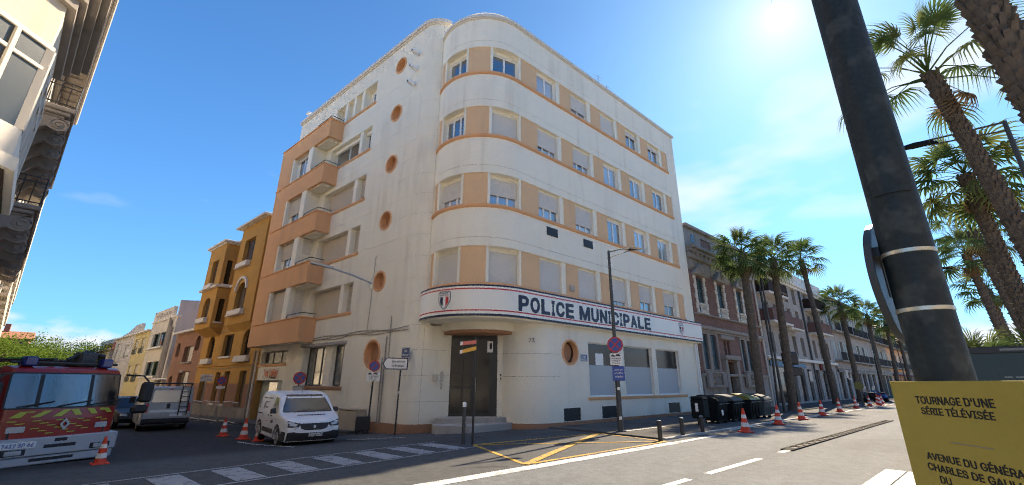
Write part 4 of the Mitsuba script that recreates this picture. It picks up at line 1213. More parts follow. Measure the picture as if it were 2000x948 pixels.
t_, Mb = container(25.4, 3.65, 0.05, 'light grey waste container farthest from the police building', 'bin_grey', 'bin_grey', 0.86)


# street lamps farther off
def lamp(base, h, label, arm_dir, arm=2.0, far=False, double=True):
    t = thing('street_lamp', label, 'street lamp')
    Mp = place(base[0], base[1], base[2])
    put(t + '__pole', lathe([(0.0, 0), (0.10, 0), (0.085, 2.5), (0.07, 2.55), (0.05, h), (0.0, h)], 12), 'dark_metal', Mp, 30)
    Ma = Mp @ place(0, 0, 0, math.atan2(arm_dir[1], arm_dir[0]))
    put(t + '__arm', [tube([(0, 0, h - 0.03), (arm * 0.9, 0, h + 0.05)], 0.03, 8)] + ([tube([(0, 0, h - 0.28), (arm * 0.8, 0, h - 0.12)], 0.025, 8)] if double else []), 'dark_metal', Ma, 30)
    put(t + '__lamp_head', hull([(arm * 0.72, -0.06, h - 0.1), (arm * 0.72, 0.06, h - 0.1), (arm * 0.8, 0, h + 0.06), (arm, -0.14, h - 0.05), (arm, 0.14, h - 0.05), (arm, 0, h + 0.1), (arm + 0.5, -0.08, h), (arm + 0.5, 0.08, h), (arm + 0.5, 0, h + 0.06)]), 'lamp_shell', Ma, 40)
    return t


lamp(np.array([13.53, 10.18, 0.09]), 8.5, 'street lamp with a long double arm reaching left in front of the near palms', np.array([-0.70, 0.68]), 1.85)
lamp(np.array([28.3, 24.1, 0.09]), 8.45, 'far street lamp whose arm crosses the small palm crowns at the right', np.array([-0.7, 0.7]), 2.6)
lamp(on_ground(R2(31.5, 2.9), 0.0), 8.5, 'street lamp between the first two palms of the avenue row', dR, 0.6, double=False)
lamp(on_ground(R2(35.3, 2.6), 0.0), 8.15, 'street lamp in front of the pale apartment block, behind the second palm', dR, 1.5)
lamp(on_ground(R2(66.0, 2.6), 0.0), 8.2, 'far street lamp near the end of the avenue palm row', nR, 2.0)
lamp(on_ground(R2(84.0, 2.6), 0.0), 8.0, 'farthest street lamp on the avenue', nR, 2.0)
t = thing('traffic_signal', 'black traffic signal head on a post before the pale apartment block', 'traffic light')
Mp = place(*on_ground(R2(34.0, 3.0), 0.0))
put(t + '__post', tube([(0, 0, 0), (0, 0, 3.0)], 0.06, 8), 'black_metal', Mp)
put(t + '__signal_head', [cbox(-0.5, 0.5, -0.2, 0.2, 2.9, 3.75, 0.1)], 'black_metal', Mp)
put(t + '__signal_head', [cbox(-0.2, 0.6, -0.2, 0.2, 2.2, 2.75, 0.05)], 'black_metal', Mp)
# works at the far end of the bay: small sign, covered mopeds
t = thing('works_sign', 'thin post with a flat top standing by the bright red cone', 'sign')
Mp = place(*on_ground(R2(43.5, 4.2), 0.0), 0.6)
put(t + '__post', tube([(0, 0, 0), (0, 0, 2.1)], 0.04, 6), 'grey_metal', Mp)
put(t + '__plate', cbox(-0.35, 0.35, -0.03, 0.03, 2.02, 2.12, 0.01), 'grey_metal', Mp)
t = thing('yellow_sign', 'round dull yellow sign among the far cones', 'sign')
Mp = place(*on_ground(R2(47.5, 3.9), 0.0), -0.7)
put(t + '__post', tube([(0, 0, 0), (0, 0, 1.6)], 0.04, 6), 'dark_metal', Mp)
put(t + '__disc', ext(disc(0, 1.55, 0.33), -0.07, -0.04), 'bin_yellow', Mp, 30)


def moped(u, w, lab, mat):
    t = thing('moped', lab, 'moped')
    Mb = frame(dR, -nR, on_ground(R2(u, w), 0.0)) @ place(0, 0, 0, 0.9)
    for x in (-0.62, 0.62):
        put(t + '__wheel', tube([(x, -0.05, 0.25), (x, 0.05, 0.25)], 0.25, 16), 'rubber', Mb)
    put(t + '__body', [hull([(-0.75, -0.18, 0.45), (-0.75, 0.18, 0.45), (-0.7, 0, 0.85), (0.0, -0.2, 0.85), (0, 0.2, 0.85), (0.05, -0.15, 0.3), (0.05, 0.15, 0.3), (-0.4, -0.15, 0.3), (-0.4, 0.15, 0.3)]),
                       hull([(0.35, -0.2, 0.3), (0.35, 0.2, 0.3), (0.62, 0, 1.05), (0.45, -0.22, 0.95), (0.45, 0.22, 0.95), (0.7, -0.05, 0.5), (0.7, 0.05, 0.5)]), box(0, 0.4, -0.15, 0.15, 0.28, 0.33)], mat, Mb, 30)
    put(t + '__seat', cbox(-0.72, 0.02, -0.16, 0.16, 0.83, 0.93, 0.04), 'plastic_black', Mb)
    put(t + '__handlebar', [tube([(0.5, -0.34, 1.08), (0.52, 0, 1.05), (0.5, 0.34, 1.08)], 0.025, 6), tube([(0.62, 0, 0.25), (0.5, 0, 1.08)], 0.03, 6)], 'plastic_black', Mb)
    put(t + '__windscreen', hull([(0.56, -0.2, 1.05), (0.56, 0.2, 1.05), (0.42, -0.15, 1.5), (0.42, 0.15, 1.5), (0.58, 0, 1.05), (0.45, 0, 1.5)]), 'lamp_glass', Mb)
    return t


moped(54.0, 3.4, 'dark moped with a bright windscreen parked at the far works', 'plastic_black')
moped(57.0, 3.6, 'blue moped parked beside the farthest cones', 'tarp_blue')
# ---------------------------------------------------------------- houses of the side street, beyond the police building (frame FL, x = -distance)
def arch_trim(x0, x1, z1, rise, t=0.12):
    c, r = (x0 + x1) / 2, (x1 - x0) / 2
    o = [(c + (r + t) * math.cos(q), z1 + (rise + t) * math.sin(q)) for q in np.linspace(0.15, math.pi - 0.15, 14)]
    i = [(c + r * math.cos(q), z1 + rise * math.sin(q)) for q in np.linspace(math.pi - 0.15, 0.15, 14)]
    return Polygon(o + i)


def planter(parent, M, x0, x1, z, y):
    k = put(parent + '__window_box', cbox(x0, x1, y - 0.26, y - 0.01, z, z + 0.27, 0.02), 'stone_white', M)
    put(k + '__ledge', cbox(x0 - 0.05, x1 + 0.05, y - 0.30, y - 0.005, z - 0.09, z - 0.005, 0.015), 'stone_white', M)
    return k


def house_shell(t, M, x0, x1, z0, z1, holes, mat, depth=9.0, y=0.0, roofmat='stone_white', cornice=0.12, side=True):
    put(t + '__wall', ext(sbox(x0, z0, x1, z1).difference(unary_union(holes)) if holes else sbox(x0, z0, x1, z1), y, y + 0.35), mat, M)
    put(t + '__rear_wall', [box(x0 + 0.003, x1 - 0.003, y + 0.36, y + depth, z0, z1 - 0.05)], mat, M)
    if cornice:
        put(t + '__cornice', [cbox(x0 - 0.05, x1 + 0.05, y - cornice, y + 0.3, z1 - 0.02, z1 + 0.14, 0.02)], roofmat, M)


# ochre house
t = thing('ochre_house', 'ochre yellow house with a square tower bay, arched windows and white window boxes', 'house')
G0 = -1.2
hs = [rect(-37.2, -35.9, 3.2, 4.75, 0.55), sbox(-34.1, 3.25, -32.3, 4.65), rect(-30.6, -29.1, 3.2, 4.8, 0.6), sbox(-37.3, G0, -36.0, 2.1), sbox(-34.3, 0.35, -33.4, 2.25), sbox(-32.6, 0.35, -31.7, 2.3), sbox(-30.0, G0, -28.9, 2.3)]
house_shell(t, FL, -38.6, -27.35, G0, 11.45, hs, 'ochre_wall')
put(t + '__plinth', box(-38.55, -27.4, -0.03, 0.0, G0, 0.25), 'stone_trim', FL)
put(t + '__lower_wall', ext(sbox(-38.58, 0.25, -27.38, 1.55).difference(unary_union(hs)), -0.015, -0.001), 'brown_wall', FL)
put(t + '__string_course', [cbox(-38.6, -27.35, -0.07, 0.05, 2.62, 2.74, 0.02)], 'ochre_wall', FL)
# tower bay
bx0, bx1, by = -38.4, -34.9, -0.8
bh = [sbox(-37.3, 8.4, -36.0, 10.2), rect(-37.3, -35.9, 5.95, 7.4, 0.55)]
put(t + '__bay', [ext(sbox(bx0, 5.2, bx1, 11.3).difference(unary_union(bh)), by, by + 0.25), box(bx0, bx0 + 0.2, by + 0.25, 0, 5.2, 11.3), box(bx0 + 0.2, bx1 - 0.2, by + 0.25, 0, 5.2, 5.4), box(bx0 + 0.2, bx1 - 0.2, by + 0.25, 0, 11.1, 11.3)], 'ochre_wall', FL)
Ms = FL @ place(bx1, 0, 0, math.pi / 2) @ place(-0.8, 0, 0)
sh = [sbox(0.2, 8.25, 0.6, 10.0), sbox(0.2, 5.6, 0.6, 7.2)]
put(t + '__bay', ext(sbox(0.0, 5.2, 0.8, 11.3).difference(unary_union(sh)), 0.0, 0.18), 'ochre_wall', Ms)
for q in sh:
    a, b, c, d_ = q.bounds
    put(t + '__window', box(a, c, 0.1, 0.16, b, d_), 'glass_dark', Ms)
    put(t + '__sill', cbox(a - 0.06, c + 0.06, -0.1, 0.1, b - 0.1, b - 0.005, 0.01), 'stone_white', Ms)
put(t + '__cornice', [cbox(bx0 - 0.25, bx1 + 0.22, by - 0.25, 0.2, 11.3, 11.45, 0.02), cbox(bx0 - 0.12, bx1 + 0.1, by - 0.12, 0.2, 11.2, 11.3, 0.02)], 'stone_white', FL)
put(t + '__bay__corbel', [hull([(bx0, by, 5.2), (bx1, by, 5.2), (bx0, 0, 5.2), (bx1, 0, 5.2), (bx0 + 0.3, by + 0.35, 4.98), (bx1 - 0.3, by + 0.35, 4.98), (bx0 + 0.3, 0, 4.7), (bx1 - 0.3, 0, 4.7)])], 'ochre_wall', FL)
put(t + '__string_course', [cbox(bx0 - 0.22, bx1 + 0.2, by - 0.2, 0.1, 8.0, 8.16, 0.03), cbox(-34.7, -32.7, -0.2, 0.1, 8.0, 8.16, 0.03)], 'stone_white', FL)
# right hand part, a little proud, with higher roof
rx0, rx1, ry = -33.5, -29.0, -0.35
rh = [sbox(-32.6, 9.35, -30.7, 11.0), rect(-32.4, -30.6, 6.1, 7.9, 0.85), sbox(-34.6, 6.05, -33.9, 7.2)]
put(t + '__bay', [ext(sbox(rx0, 5.2, rx1, 12.0).difference(unary_union(rh)), ry, ry + 0.3), box(rx0, rx0 + 0.2, ry + 0.3, 0, 5.2, 12), box(rx1 - 0.2, rx1, ry + 0.3, 0.6, 5.2, 12), box(rx0 + 0.2, rx1 - 0.2, ry + 0.3, 0, 5.2, 5.35), box(rx0 + 0.2, rx1 - 0.2, ry + 0.3, 3, 11.8, 12.0)], 'ochre_wall', FL)
put(t + '__cornice', [cbox(rx0 - 0.35, rx1 + 0.2, ry - 0.4, 3.0, 12.0, 12.14, 0.02)], 'stone_white', FL)
put(t + '__bay__corbel', [hull([(rx0 + 0.2, ry, 5.2), (rx1, ry, 5.2), (rx0 + 0.2, 0, 5.2), (rx1, 0, 5.2), (rx0 + 0.7, 0, 4.75), (rx1 - 0.4, 0, 4.75)])], 'ochre_wall', FL)
put(t + '__eyebrow', ext(arch_trim(-32.4, -30.6, 7.25, 0.9, 0.16), ry - 0.12, ry + 0.02), 'stone_white', FL)
for x0, x1, z0, z1, ar, y, sh_ in ((-37.3, -36.0, 8.4, 10.2, 0, by + 0.15, 1), (-37.3, -35.9, 5.95, 7.4, 0.55, by + 0.15, 1), (-32.6, -30.7, 9.35, 11.0, 0, ry + 0.18, 1), (-32.4, -30.6, 6.1, 7.9, 0.85, ry + 0.18, 1),
                                   (-37.2, -35.9, 3.2, 4.75, 0.55, 0.2, 0), (-34.1, -32.3, 3.25, 4.65, 0, 0.2, 0), (-30.6, -29.1, 3.2, 4.8, 0.6, 0.2, 0)):
    k = put(t + '__window', ext(rect(x0, x1, z0, z1, ar), y + 0.06, y + 0.09), 'wood_dark' if sh_ else 'glass_dark', FL)
    if sh_:
        put(k + '__louvre', [box(x0 + 0.05, x1 - 0.05, y + 0.045, y + 0.058, z0 + 0.06 + q * 0.09, z0 + 0.11 + q * 0.09) for q in range(int((z1 - z0 - ar) / 0.09))] + [box((x0 + x1) / 2 - 0.04, (x0 + x1) / 2 + 0.04, y + 0.03, y + 0.044, z0, z1 - ar * 0.1)], 'wood_dark', FL)
    else:
        put(k + '__frame', [ext(rect(x0, x1, z0, z1, ar).difference(rect(x0 + 0.06, x1 - 0.06, z0 + 0.06, z1 - 0.06, ar)), y, y + 0.06), box((x0 + x1) / 2 - 0.03, (x0 + x1) / 2 + 0.03, y, y + 0.05, z0, z1)], 'wood_dark', FL)
for x0, x1, z, y in ((-37.5, -35.9, 8.1, by), (-37.5, -35.7, 5.66, by), (-32.9, -30.9, 9.05, ry), (-32.7, -30.3, 5.8, ry), (-37.4, -35.7, 2.9, 0), (-30.9, -28.9, 2.9, 0)):
    planter(t, FL, x0, x1, z, y)
put(t + '__sill', [cbox(-34.2, -32.2, -0.12, 0.1, 3.12, 3.24, 0.02)], 'stone_white', FL)
for x0, x1, z0 in ((-34.3, -33.4, 0.35), (-32.6, -31.7, 0.35)):
    put(t + '__window', [box(x0, x1, 0.2, 0.25, z0, 2.3)] + [box(x0, x1, 0.185, 0.2, z0 + 0.05 + q * 0.1, z0 + 0.1 + q * 0.1) for q in range(19)], 'wood_dark', FL)
    put(t + '__sill', cbox(x0 - 0.1, x1 + 0.1, -0.12, 0.1, z0 - 0.12, z0 - 0.003, 0.02), 'stone_white', FL)
for x0, x1 in ((-37.3, -36.0), (-30.0, -28.9)):
    put(t + '__door', [box(x0, x1, 0.2, 0.27, G0, 2.3), box((x0 + x1) / 2 - 0.02, (x0 + x1) / 2 + 0.02, 0.17, 0.2, G0, 2.2), box(x0 + 0.12, (x0 + x1) / 2 - 0.1, 0.18, 0.2, 0.2, 1.0), box((x0 + x1) / 2 + 0.1, x1 - 0.12, 0.18, 0.2, 0.2, 1.0)], 'wood_dark', FL)
put(t + '__downpipe', tube([(-27.95, -0.08, 3.4), (-27.95, -0.08, -0.3)], 0.05, 8), 'cable_grey', FL)
put(t + '__downpipe', tube([(-27.6, -0.06, 3.4), (-27.6, -0.06, -0.2)], 0.06, 8), 'stone_white', FL)
X = np.linspace(-36, -28, 20)
put(t + '__cable', [tube(np.stack([X, X * 0 - 0.04, 4.95 - 0.1 * np.sin((X + 36) / 8 * 3.1)], 1), 0.02, 5), tube(np.stack([X, X * 0 - 0.04, 2.5 + 0.03 * np.sin(X)], 1), 0.015, 5)], 'cable_grey', FL)

# brown house
t = thing('brown_house', 'low brown house with dark arched windows between the ochre and the cream house', 'house')
hs = [rect(-40.4, -39.3, 3.9, 5.0, 0.35), sbox(-43.1, 3.1, -40.6, 4.3), rect(-45.4, -44.4, 3.6, 4.7, 0.35), sbox(-43.2, 0.9, -40.2, 2.4), rect(-45.6, -44.6, 0.9, 2.1, 0.35)]
house_shell(t, FL, -46.2, -38.62, -1.5, 5.45, hs, 'brown_wall', cornice=0.35)
for q in hs:
    a, b, c, d_ = q.bounds
    put(t + '__window', box(a, c, 0.2, 0.25, b, d_), 'wood_dark', FL)
put(t + '__shutter', [box(-41.7, -40.65, 0.05, 0.1, 3.15, 4.25), box(-41.5, -40.6, 0.05, 0.1, 0.95, 2.35)], 'cream_wall', FL)
put(t + '__sill', [cbox(-43.3, -40.4, -0.12, 0.1, 2.98, 3.09, 0.02), cbox(-43.0, -42.2, -0.02, 0.1, 2.3, 2.5, 0.02)], 'stone_trim', FL)
put(t + '__door', box(-40.0, -39.0, -0.02, 0.05, -1.3, 1.2), 'wood_dark', FL)

# cream house with grey blue shutters
t = thing('cream_house', 'tall cream house with two wide rows of dark grey blue shutters and a pierced parapet', 'house')
hs = [sbox(-55.2, 4.75, -50.3, 6.05), sbox(-55.2, 2.15, -50.3, 3.4), sbox(-55.0, -0.8, -50.6, 1.2)]
house_shell(t, FL, -56.6, -47.6, -1.6, 7.2, hs, 'cream_wall', depth=10, cornice=0.1)
put(t + '__parapet', [ext(sbox(-56.6, 7.34, -49.4, 8.3).difference(unary_union([sbox(-55.6 + q * 0.62, 7.5, -55.2 + q * 0.62, 7.95) for q in range(9)])), 0.0, 0.25)], 'cream_wall', FL)
put(t + '__gable', ext(Polygon([(0, -1.5), (10, -1.5), (10, 8.8), (4.0, 9.0), (0, 8.65), (0, 7.2)]), 0.0, 0.3), 'grey_wall', FL @ place(-47.6, 0, 0, math.pi / 2))
put(t + '__wall', [box(-56.6, -47.9, 2.5, 2.8, 7.2, 8.95)], 'cream_wall', FL)
for z0, z1 in ((4.75, 6.05), (2.15, 3.4)):
    for q in range(4):
        a = -55.2 + q * 1.24
        if q % 2 == 0:
            put(t + '__window', box(a, a + 1.2, 0.25, 0.3, z0, z1), 'glass_dark', FL)
        shutters(t, FL, a + (0.65 if q % 2 else -0.0), a + (1.2 if q % 2 else 0.5), z0 + 0.02, z1 - 0.02, 0.06, 'shutter_blue' if q % 2 else 'shutter_pale')
        put(t + '__window', box(a, a + 1.2, 0.31, 0.34, z0, z1), 'glass_dark', FL)
    put(t + '__sill', cbox(-55.8, -49.9, -0.3, 0.1, z0 - 0.2, z0 - 0.02, 0.02), 'stone_white', FL)
put(t + '__garage_door', box(-55.0, -50.6, 0.2, 0.26, -1.4, 1.2), 'shutter_pale', FL)
put(t + '__downpipe', [tube([(-48.9, -0.12, 7.0), (-48.9, -0.12, -1)], 0.12, 8), tube([(-48.3, -0.1, 6.3), (-48.3, -0.1, -1)], 0.2, 8), tube([(-49.6, -0.08, 7.3), (-49.6, -0.08, -1)], 0.06, 6)], 'stone_trim', FL)
put(t + '__balcony', [cbox(-49.2, -46.4, -0.5, 0.0, 1.75, 1.9, 0.02)], 'stone_white', FL)

# yellow house
t = thing('yellow_house', 'narrow pale yellow house between the cream house and the white house', 'house')
hs = [sbox(-62.9, 4.4, -61.2, 6.0), sbox(-59.8, 4.4, -58.0, 6.0), sbox(-62.9, 1.6, -61.2, 3.3), sbox(-59.8, 1.6, -58.0, 3.3)]
stucco('yellow_wall', (0.50, 0.42, 0.22), (0.33, 0.25, 0.12), 0.4)
house_shell(t, FL, -63.5, -56.65, -1.7, 6.55, hs, 'yellow_wall', cornice=0.3)
for q in hs:
    a, b, c, d_ = q.bounds
    window(t, FL, a, c, b, d_, 0.15, 2, frame='stone_white', pane='glass_curtain', shut=0.5, shutter='shutter_beige', pitch=0.12)
    put(t + '__balustrade', [tube([(a, -0.1, b + 0.5), (c, -0.1, b + 0.5)], 0.03, 5), box(a, c, -0.12, -0.08, b + 0.02, b + 0.07)] + [tube([(a + q_ * 0.18, -0.1, b), (a + q_ * 0.18, -0.1, b + 0.5)], 0.012, 4) for q_ in range(10)], 'dark_metal', FL)
# white house
t = thing('white_house', 'plain white house with a tall stepped parapet, farther down the side street', 'house')
hs = [sbox(-73.0, 3.4, -70.4, 6.0), sbox(-67.8, 4.2, -65.0, 5.6), sbox(-72.6, 0.2, -70.2, 2.6), sbox(-67.8, 0.4, -65.2, 2.4)]
house_shell(t, FL, -74.6, -63.55, -1.9, 6.6, hs, 'grey_wall', cornice=0.25)
for q in hs:
    a, b, c, d_ = q.bounds
    window(t, FL, a, c, b, d_, 0.15, 2, frame='stone_white', pane='glass_curtain', shut=0.8, shutter='shutter_grey', pitch=0.14)
put(t + '__parapet', [ext(Polygon([(-74.6, 6.74), (-63.6, 6.74), (-63.6, 7.9), (-66.5, 7.9), (-70.0, 7.3), (-74.6, 7.0)]), 0.3, 0.6)], 'grey_wall', FL)
put(t + '__roof_wall', [box(-62.0, -56.7, 3.0, 8.0, 6.6, 8.75)], 'grey_wall', FL)
# farther houses, stepping back
for k, (x0, x1, z1, y, m, lab) in enumerate(((-82.0, -71.0, 9.0, 6.0, 'cream_wall', 'cream house with a flat stepped top and chimneys, behind the white house'), (-90.0, -82.5, 8.3, 5.0, 'grey_wall', 'pale grey far house, second from the trees'), (-104.0, -90.5, 7.8, 2.0, 'cream_wall', 'cream house farthest down the side street, next to the trees'))):
    t = thing('far_house', lab, 'house')
    hs = [sbox(x0 + 1.0 + q * 3.2, z1 - 2.4, x0 + 2.4 + q * 3.2, z1 - 0.9) for q in range(3)]
    house_shell(t, FL, x0, x1, -2.2, z1, hs, m, y=y, cornice=0.1)
    for q in hs:
        a, b, c, d_ = q.bounds
        put(t + '__window', box(a, c, y + 0.2, y + 0.25, b, d_), 'glass_pane', FL)
    put(t + '__chimney', [cbox(x0 + 2 + q * 3.1, x0 + 2.7 + q * 3.1, y + 1, y + 2, z1, z1 + 0.7 - 0.1 * q, 0.03) for q in range(3)], 'brown_wall', FL)
t = thing('tiled_house', 'low house with a tiled lean-to roof over a dark opening, right of the trees', 'house')
put(t + '__wall', ext(sbox(-98, -2.2, -75, 5.6).difference(sbox(-95.5, -0.5, -77, 4.9)), -0.3, 0.2), 'grey_wall', FL)
put(t + '__rear_wall', box(-97.9, -75.1, 1.2, 5.9, -2.2, 5.5), 'brown_wall', FL)
put(t + '__roof', [hull([(-99, -1.0, 5.3), (-74.6, -1.0, 5.3), (-99, 6.5, 7.4), (-74.6, 6.5, 7.4), (-99, 6.5, 7.2), (-74.6, 6.5, 7.2)])], 'roof_tile', FL)
put(t + '__chimney', [cbox(-96 + q * 4, -95.3 + q * 4, 1.5, 2.3, 5.8, 7.2, 0.03) for q in range(5)], 'roof_tile', FL)
t = thing('red_roof_house', 'brown far house with red tiled roofs above the trees at the street end', 'house')
Mr = place(-92, 66, -1.5, math.radians(45))
put(t + '__wall', [box(-7, 7, 0, 8, 0, 11.5), box(7.05, 13, 2, 8, 0, 10.0)], 'brown_wall', Mr)
put(t + '__wall', [box(4.2, 6.8, -0.08, 0.0, 4, 9.0)], 'orange_wall', Mr)
put(t + '__roof', [hull([(-7.4, -0.5, 11.5), (7.4, -0.5, 11.5), (-7.4, 8.5, 11.5), (7.4, 8.5, 11.5), (-7.4, 4, 13.6), (7.4, 4, 13.6)]), hull([(7.4, 1.5, 10.0), (13.4, 1.5, 10.0), (7.4, 8.5, 10), (13.4, 8.5, 10), (7.4, 5, 11.4), (13.4, 5, 11.4)])], 'roof_tile', Mr)
put(t + '__chimney', [cbox(9.5, 10.2, 4.5, 5.2, 10.5, 12.6, 0.03), cbox(2, 2.8, 3, 3.8, 12.5, 14.6, 0.03)], 'brown_wall', Mr)
for q in range(3):
    put(t + '__window', box(-5 + q * 3, -4 + q * 3, -0.06, 0.0, 7.5, 9.2), 'glass_pane', Mr)

# ---------------------------------------------------------------- the old building on the left (frame FB: x up the street, y into the building)
AB = math.radians(-49.1)
dB = np.array([math.sin(AB), math.cos(AB), 0]); nB = np.array([-math.cos(AB), math.sin(AB), 0])
FB = frame(dB, nB, np.zeros(3))
t = thing('corner_building', 'old pale stone building at far left with a glazed oriel, scroll brackets and deep eaves', 'building')
WY = 1.35
wins = []
for z0 in (0.3, 4.2, 8.0, 11.6):
    for x in (15.0, 18.2, 22.5, 25.6, 28.7):
        wins.append((x, x + 1.2, z0, z0 + 2.5))
hs = [sbox(a, c, b, d_) for a, b, c, d_ in wins]
put(t + '__wall', ext(sbox(6.0, -1, 33.0, 15.6).difference(unary_union(hs)), WY, WY + 0.4), 'cream_wall', FB)
put(t + '__rear_wall', box(6.0, 33.0, WY + 0.45, 12, -1, 15.5), 'cream_wall', FB)
for a, b, c, d_ in wins:
    window(t, FB, a, b, c, d_, WY + 0.2, 2, bars=(0.7,), frame='stone_white', pane='glass_dull')
    put(t + '__surround', ext(sbox(a - 0.16, c - 0.05, b + 0.16, d_ + 0.2).difference(sbox(a, c, b, d_)), WY - 0.06, WY + 0.03), 'stone_white', FB)
put(t + '__eaves', [box(4.0, 33.2, 0.46, WY + 0.4, 15.6, 15.78), cbox(4.0, 33.2, 0.36, 0.52, 15.6, 15.9, 0.02)], 'stone_trim', FB)
put(t + '__eaves__gutter', tube([(4.0, 0.32, 15.82), (33.2, 0.32, 15.82)], 0.09, 8), 'stone_white', FB)
put(t + '__cornice', [cbox(6, 33, WY - 0.25, WY, 15.2, 15.6, 0.05)], 'stone_trim', FB)
put(t + '__eaves__rafter', [box(x, x + 0.12, 0.55, WY - 0.26, 15.48, 15.6) for x in np.arange(6.5, 33, 0.9)], 'stone_trim', FB)


def scroll_bracket(M, key, mat):
    pts = [(0, 0)]
    a = np.linspace(0, 2 * math.pi * 1.6, 44)
    sp = np.stack([0.78 + (0.24 - 0.018 * a) * np.cos(a + 0.4), -0.27 + (0.24 - 0.018 * a) * np.sin(a + 0.4)], 1)
    body = Polygon([(0, 0), (1.02, 0), (1.04, -0.2), (0.98, -0.42), (0.8, -0.52), (0.6, -0.47), (0.5, -0.42), (0.36, -0.52), (0.2, -0.75), (0.06, -0.98), (0, -1.0)])
    groove = LineString(sp).buffer(0.022)
    put(key, [ext(body.difference(groove), -0.15, 0.15), ext(body.buffer(-0.05), -0.12, 0.12), tube([(0.78, -0.2, -0.27), (0.78, 0.2, -0.27)], 0.07, 10)], mat, M)


for z, x0, x1, lab in ((11.15, 21.0, 31.0, ''), (7.2, 20.5, 33.0, '')):
    b = put(t + '__balcony', [cbox(x0, x1, 0.26, WY, z - 0.16, z, 0.03), cbox(x0 + 0.08, x1 - 0.08, 0.36, WY, z - 0.3, z - 0.165, 0.03), cbox(x0 + 0.2, x1 - 0.2, 0.5, WY, z - 0.38, z - 0.305, 0.02)], 'stone_trim', FB)
    for x in np.linspace(x0 + 0.4, x1 - 0.4, 7):
        scroll_bracket(FB @ place(x, WY, z - 0.385, -math.pi / 2), b + '__bracket', 'stone_trim')
    rl = [tube([(x0 + 0.06, WY, z + h), (x0 + 0.06, 0.31, z + h), (x1 - 0.06, 0.31, z + h)], 0.024, 6) for h in (0.1, 0.8, 0.98)]
    rl += [tube([(x, 0.31, z), (x, 0.31, z + 0.98)], 0.017, 5) for x in np.arange(x0 + 0.06, x1, 0.33)]
    rl += [tube([(x0 + 0.06, y, z), (x0 + 0.06, y, z + 0.98)], 0.017, 5) for y in np.arange(0.31, WY, 0.26)]
    put(b + '__railing', rl, 'black_metal', FB)
# oriel: two glazed facets, a wide skirt, heavy cornice and a tiled parapet
ox = -8.0
A0 = np.array([ox, 5.0]); A1 = np.array([ox, 6.1])
F1 = 12.9 * dB[:2] + 0.627 * nB[:2]
Mo = frame(np.array([0, 1.0, 0]), np.array([-1.0, 0, 0]), np.array([ox, 0, 0]))          # facet facing right, x = world y
Mf = frame(dB, nB, np.array([A1[0], A1[1], 0]))                                           # facet along the street
Lf = float(np.hypot(*(F1 - A1)))
ow = FB
plan = Polygon([tuple(A0), tuple(A1), tuple(F1), tuple(12.9 * dB[:2] + 1.5 * nB[:2]), tuple(9.4 * dB[:2] + 1.5 * nB[:2])])
o = put(t + '__oriel', [flat(plan.buffer(-0.06, join_style=2), 7.22, 8.1)], 'cream_wall')
put(o + '__floor', flat(plan, 4.92, 5.0), 'cream_wall')
put(o + '__skirt', [flat(plan.difference(plan.buffer(-0.12, join_style=2)), 5.0, 5.5), flat(plan.buffer(0.09, join_style=2).difference(plan.buffer(-0.2, join_style=2)), 4.86, 5.08)], 'stone_white')
put(o + '__soffit', flat(plan.buffer(-0.02, join_style=2), 4.84, 4.9), 'wood_dark')
for M_, x0, x1, n_ in ((Mo, 5.0, 6.1, 2), (Mf, 0.0, Lf, 3)):
    w = (x1 - x0) / n_
    fr_ = [box(x0, x1, 0, 0.1, 5.5, 5.58), box(x0, x1, 0, 0.1, 7.14, 7.22), box(x0, x1, 0.005, 0.09, 6.72, 6.78)] + [box(x0 + w * q - 0.03, x0 + w * q + 0.03, -0.012, 0.112, 5.58, 7.14) for q in range(n_ + 1)]
    g_ = put(o + '__glazing', fr_, 'stone_white', M_)
put(o + '__pane', [box(5.02, 6.08, 0.04, 0.05, 5.56, 7.16)], 'glass_dull', Mo)
put(o + '__pane', [box(0.03, Lf - 0.02, 0.04, 0.05, 5.56, 7.16)], 'glass_dull', Mf)
put(o + '__cornice', [flat(plan.buffer(q, join_style=2), z0, z1) for q, z0, z1 in ((0.06, 8.1, 8.3), (0.16, 8.302, 8.5), (0.30, 8.502, 8.66), (0.42, 8.662, 8.95))], 'stone_trim')
pp_ = plan.buffer(0.22, join_style=2)
put(o + '__parapet', [flat(pp_.difference(pp_.buffer(-0.25, join_style=2)), 8.952, 9.9)], 'cream_wall')
for z in (9.15, 9.35, 9.55, 9.75):
    put(o + '__parapet__joint', flat(pp_.buffer(0.004, join_style=2).difference(pp_.buffer(-0.02, join_style=2)), z, z + 0.014), 'stone_trim')
put(o + '__coping', [flat(plan.buffer(0.34, join_style=2).difference(plan.buffer(-0.1, join_style=2)), 9.902, 10.1), flat(plan.buffer(0.28, join_style=2).difference(plan.buffer(-0.1, join_style=2)), 10.102, 10.2)], 'stone_trim')
# next building of that side
t = thing('balcony_building', 'cream apartment building with a column of balconies beyond the old corner building at left', 'building')
hs = [sbox(35 + q * 4.0, z, 37 + q * 4.0, z + 2.0) for q in range(15) for z in (3.2, 6.2, 9.2, 12.2)]
put(t + '__wall', ext(sbox(33.3, -2, 95, 14.6).difference(unary_union(hs)), 1.25, 1.6), 'cream_wall', FB)
put(t + '__rear_wall', box(33.3, 95, 1.65, 12, -2, 14.5), 'cream_wall', FB)
for q in hs:
    a, b, c, d_ = q.bounds
    put(t + '__window', box(a, c, 1.45, 1.5, b, d_), 'glass_dull', FB)
for q in range(15):
    for z in (2.9, 5.9, 8.9, 11.9):
        b = put(t + '__balcony', [box(34.6 + q * 4, 37.4 + q * 4, 0.45, 1.25, z, z + 0.14), box(34.6 + q * 4, 37.4 + q * 4, 0.45, 0.55, z + 0.14, z + 1.0)], 'cream_wall', FB)
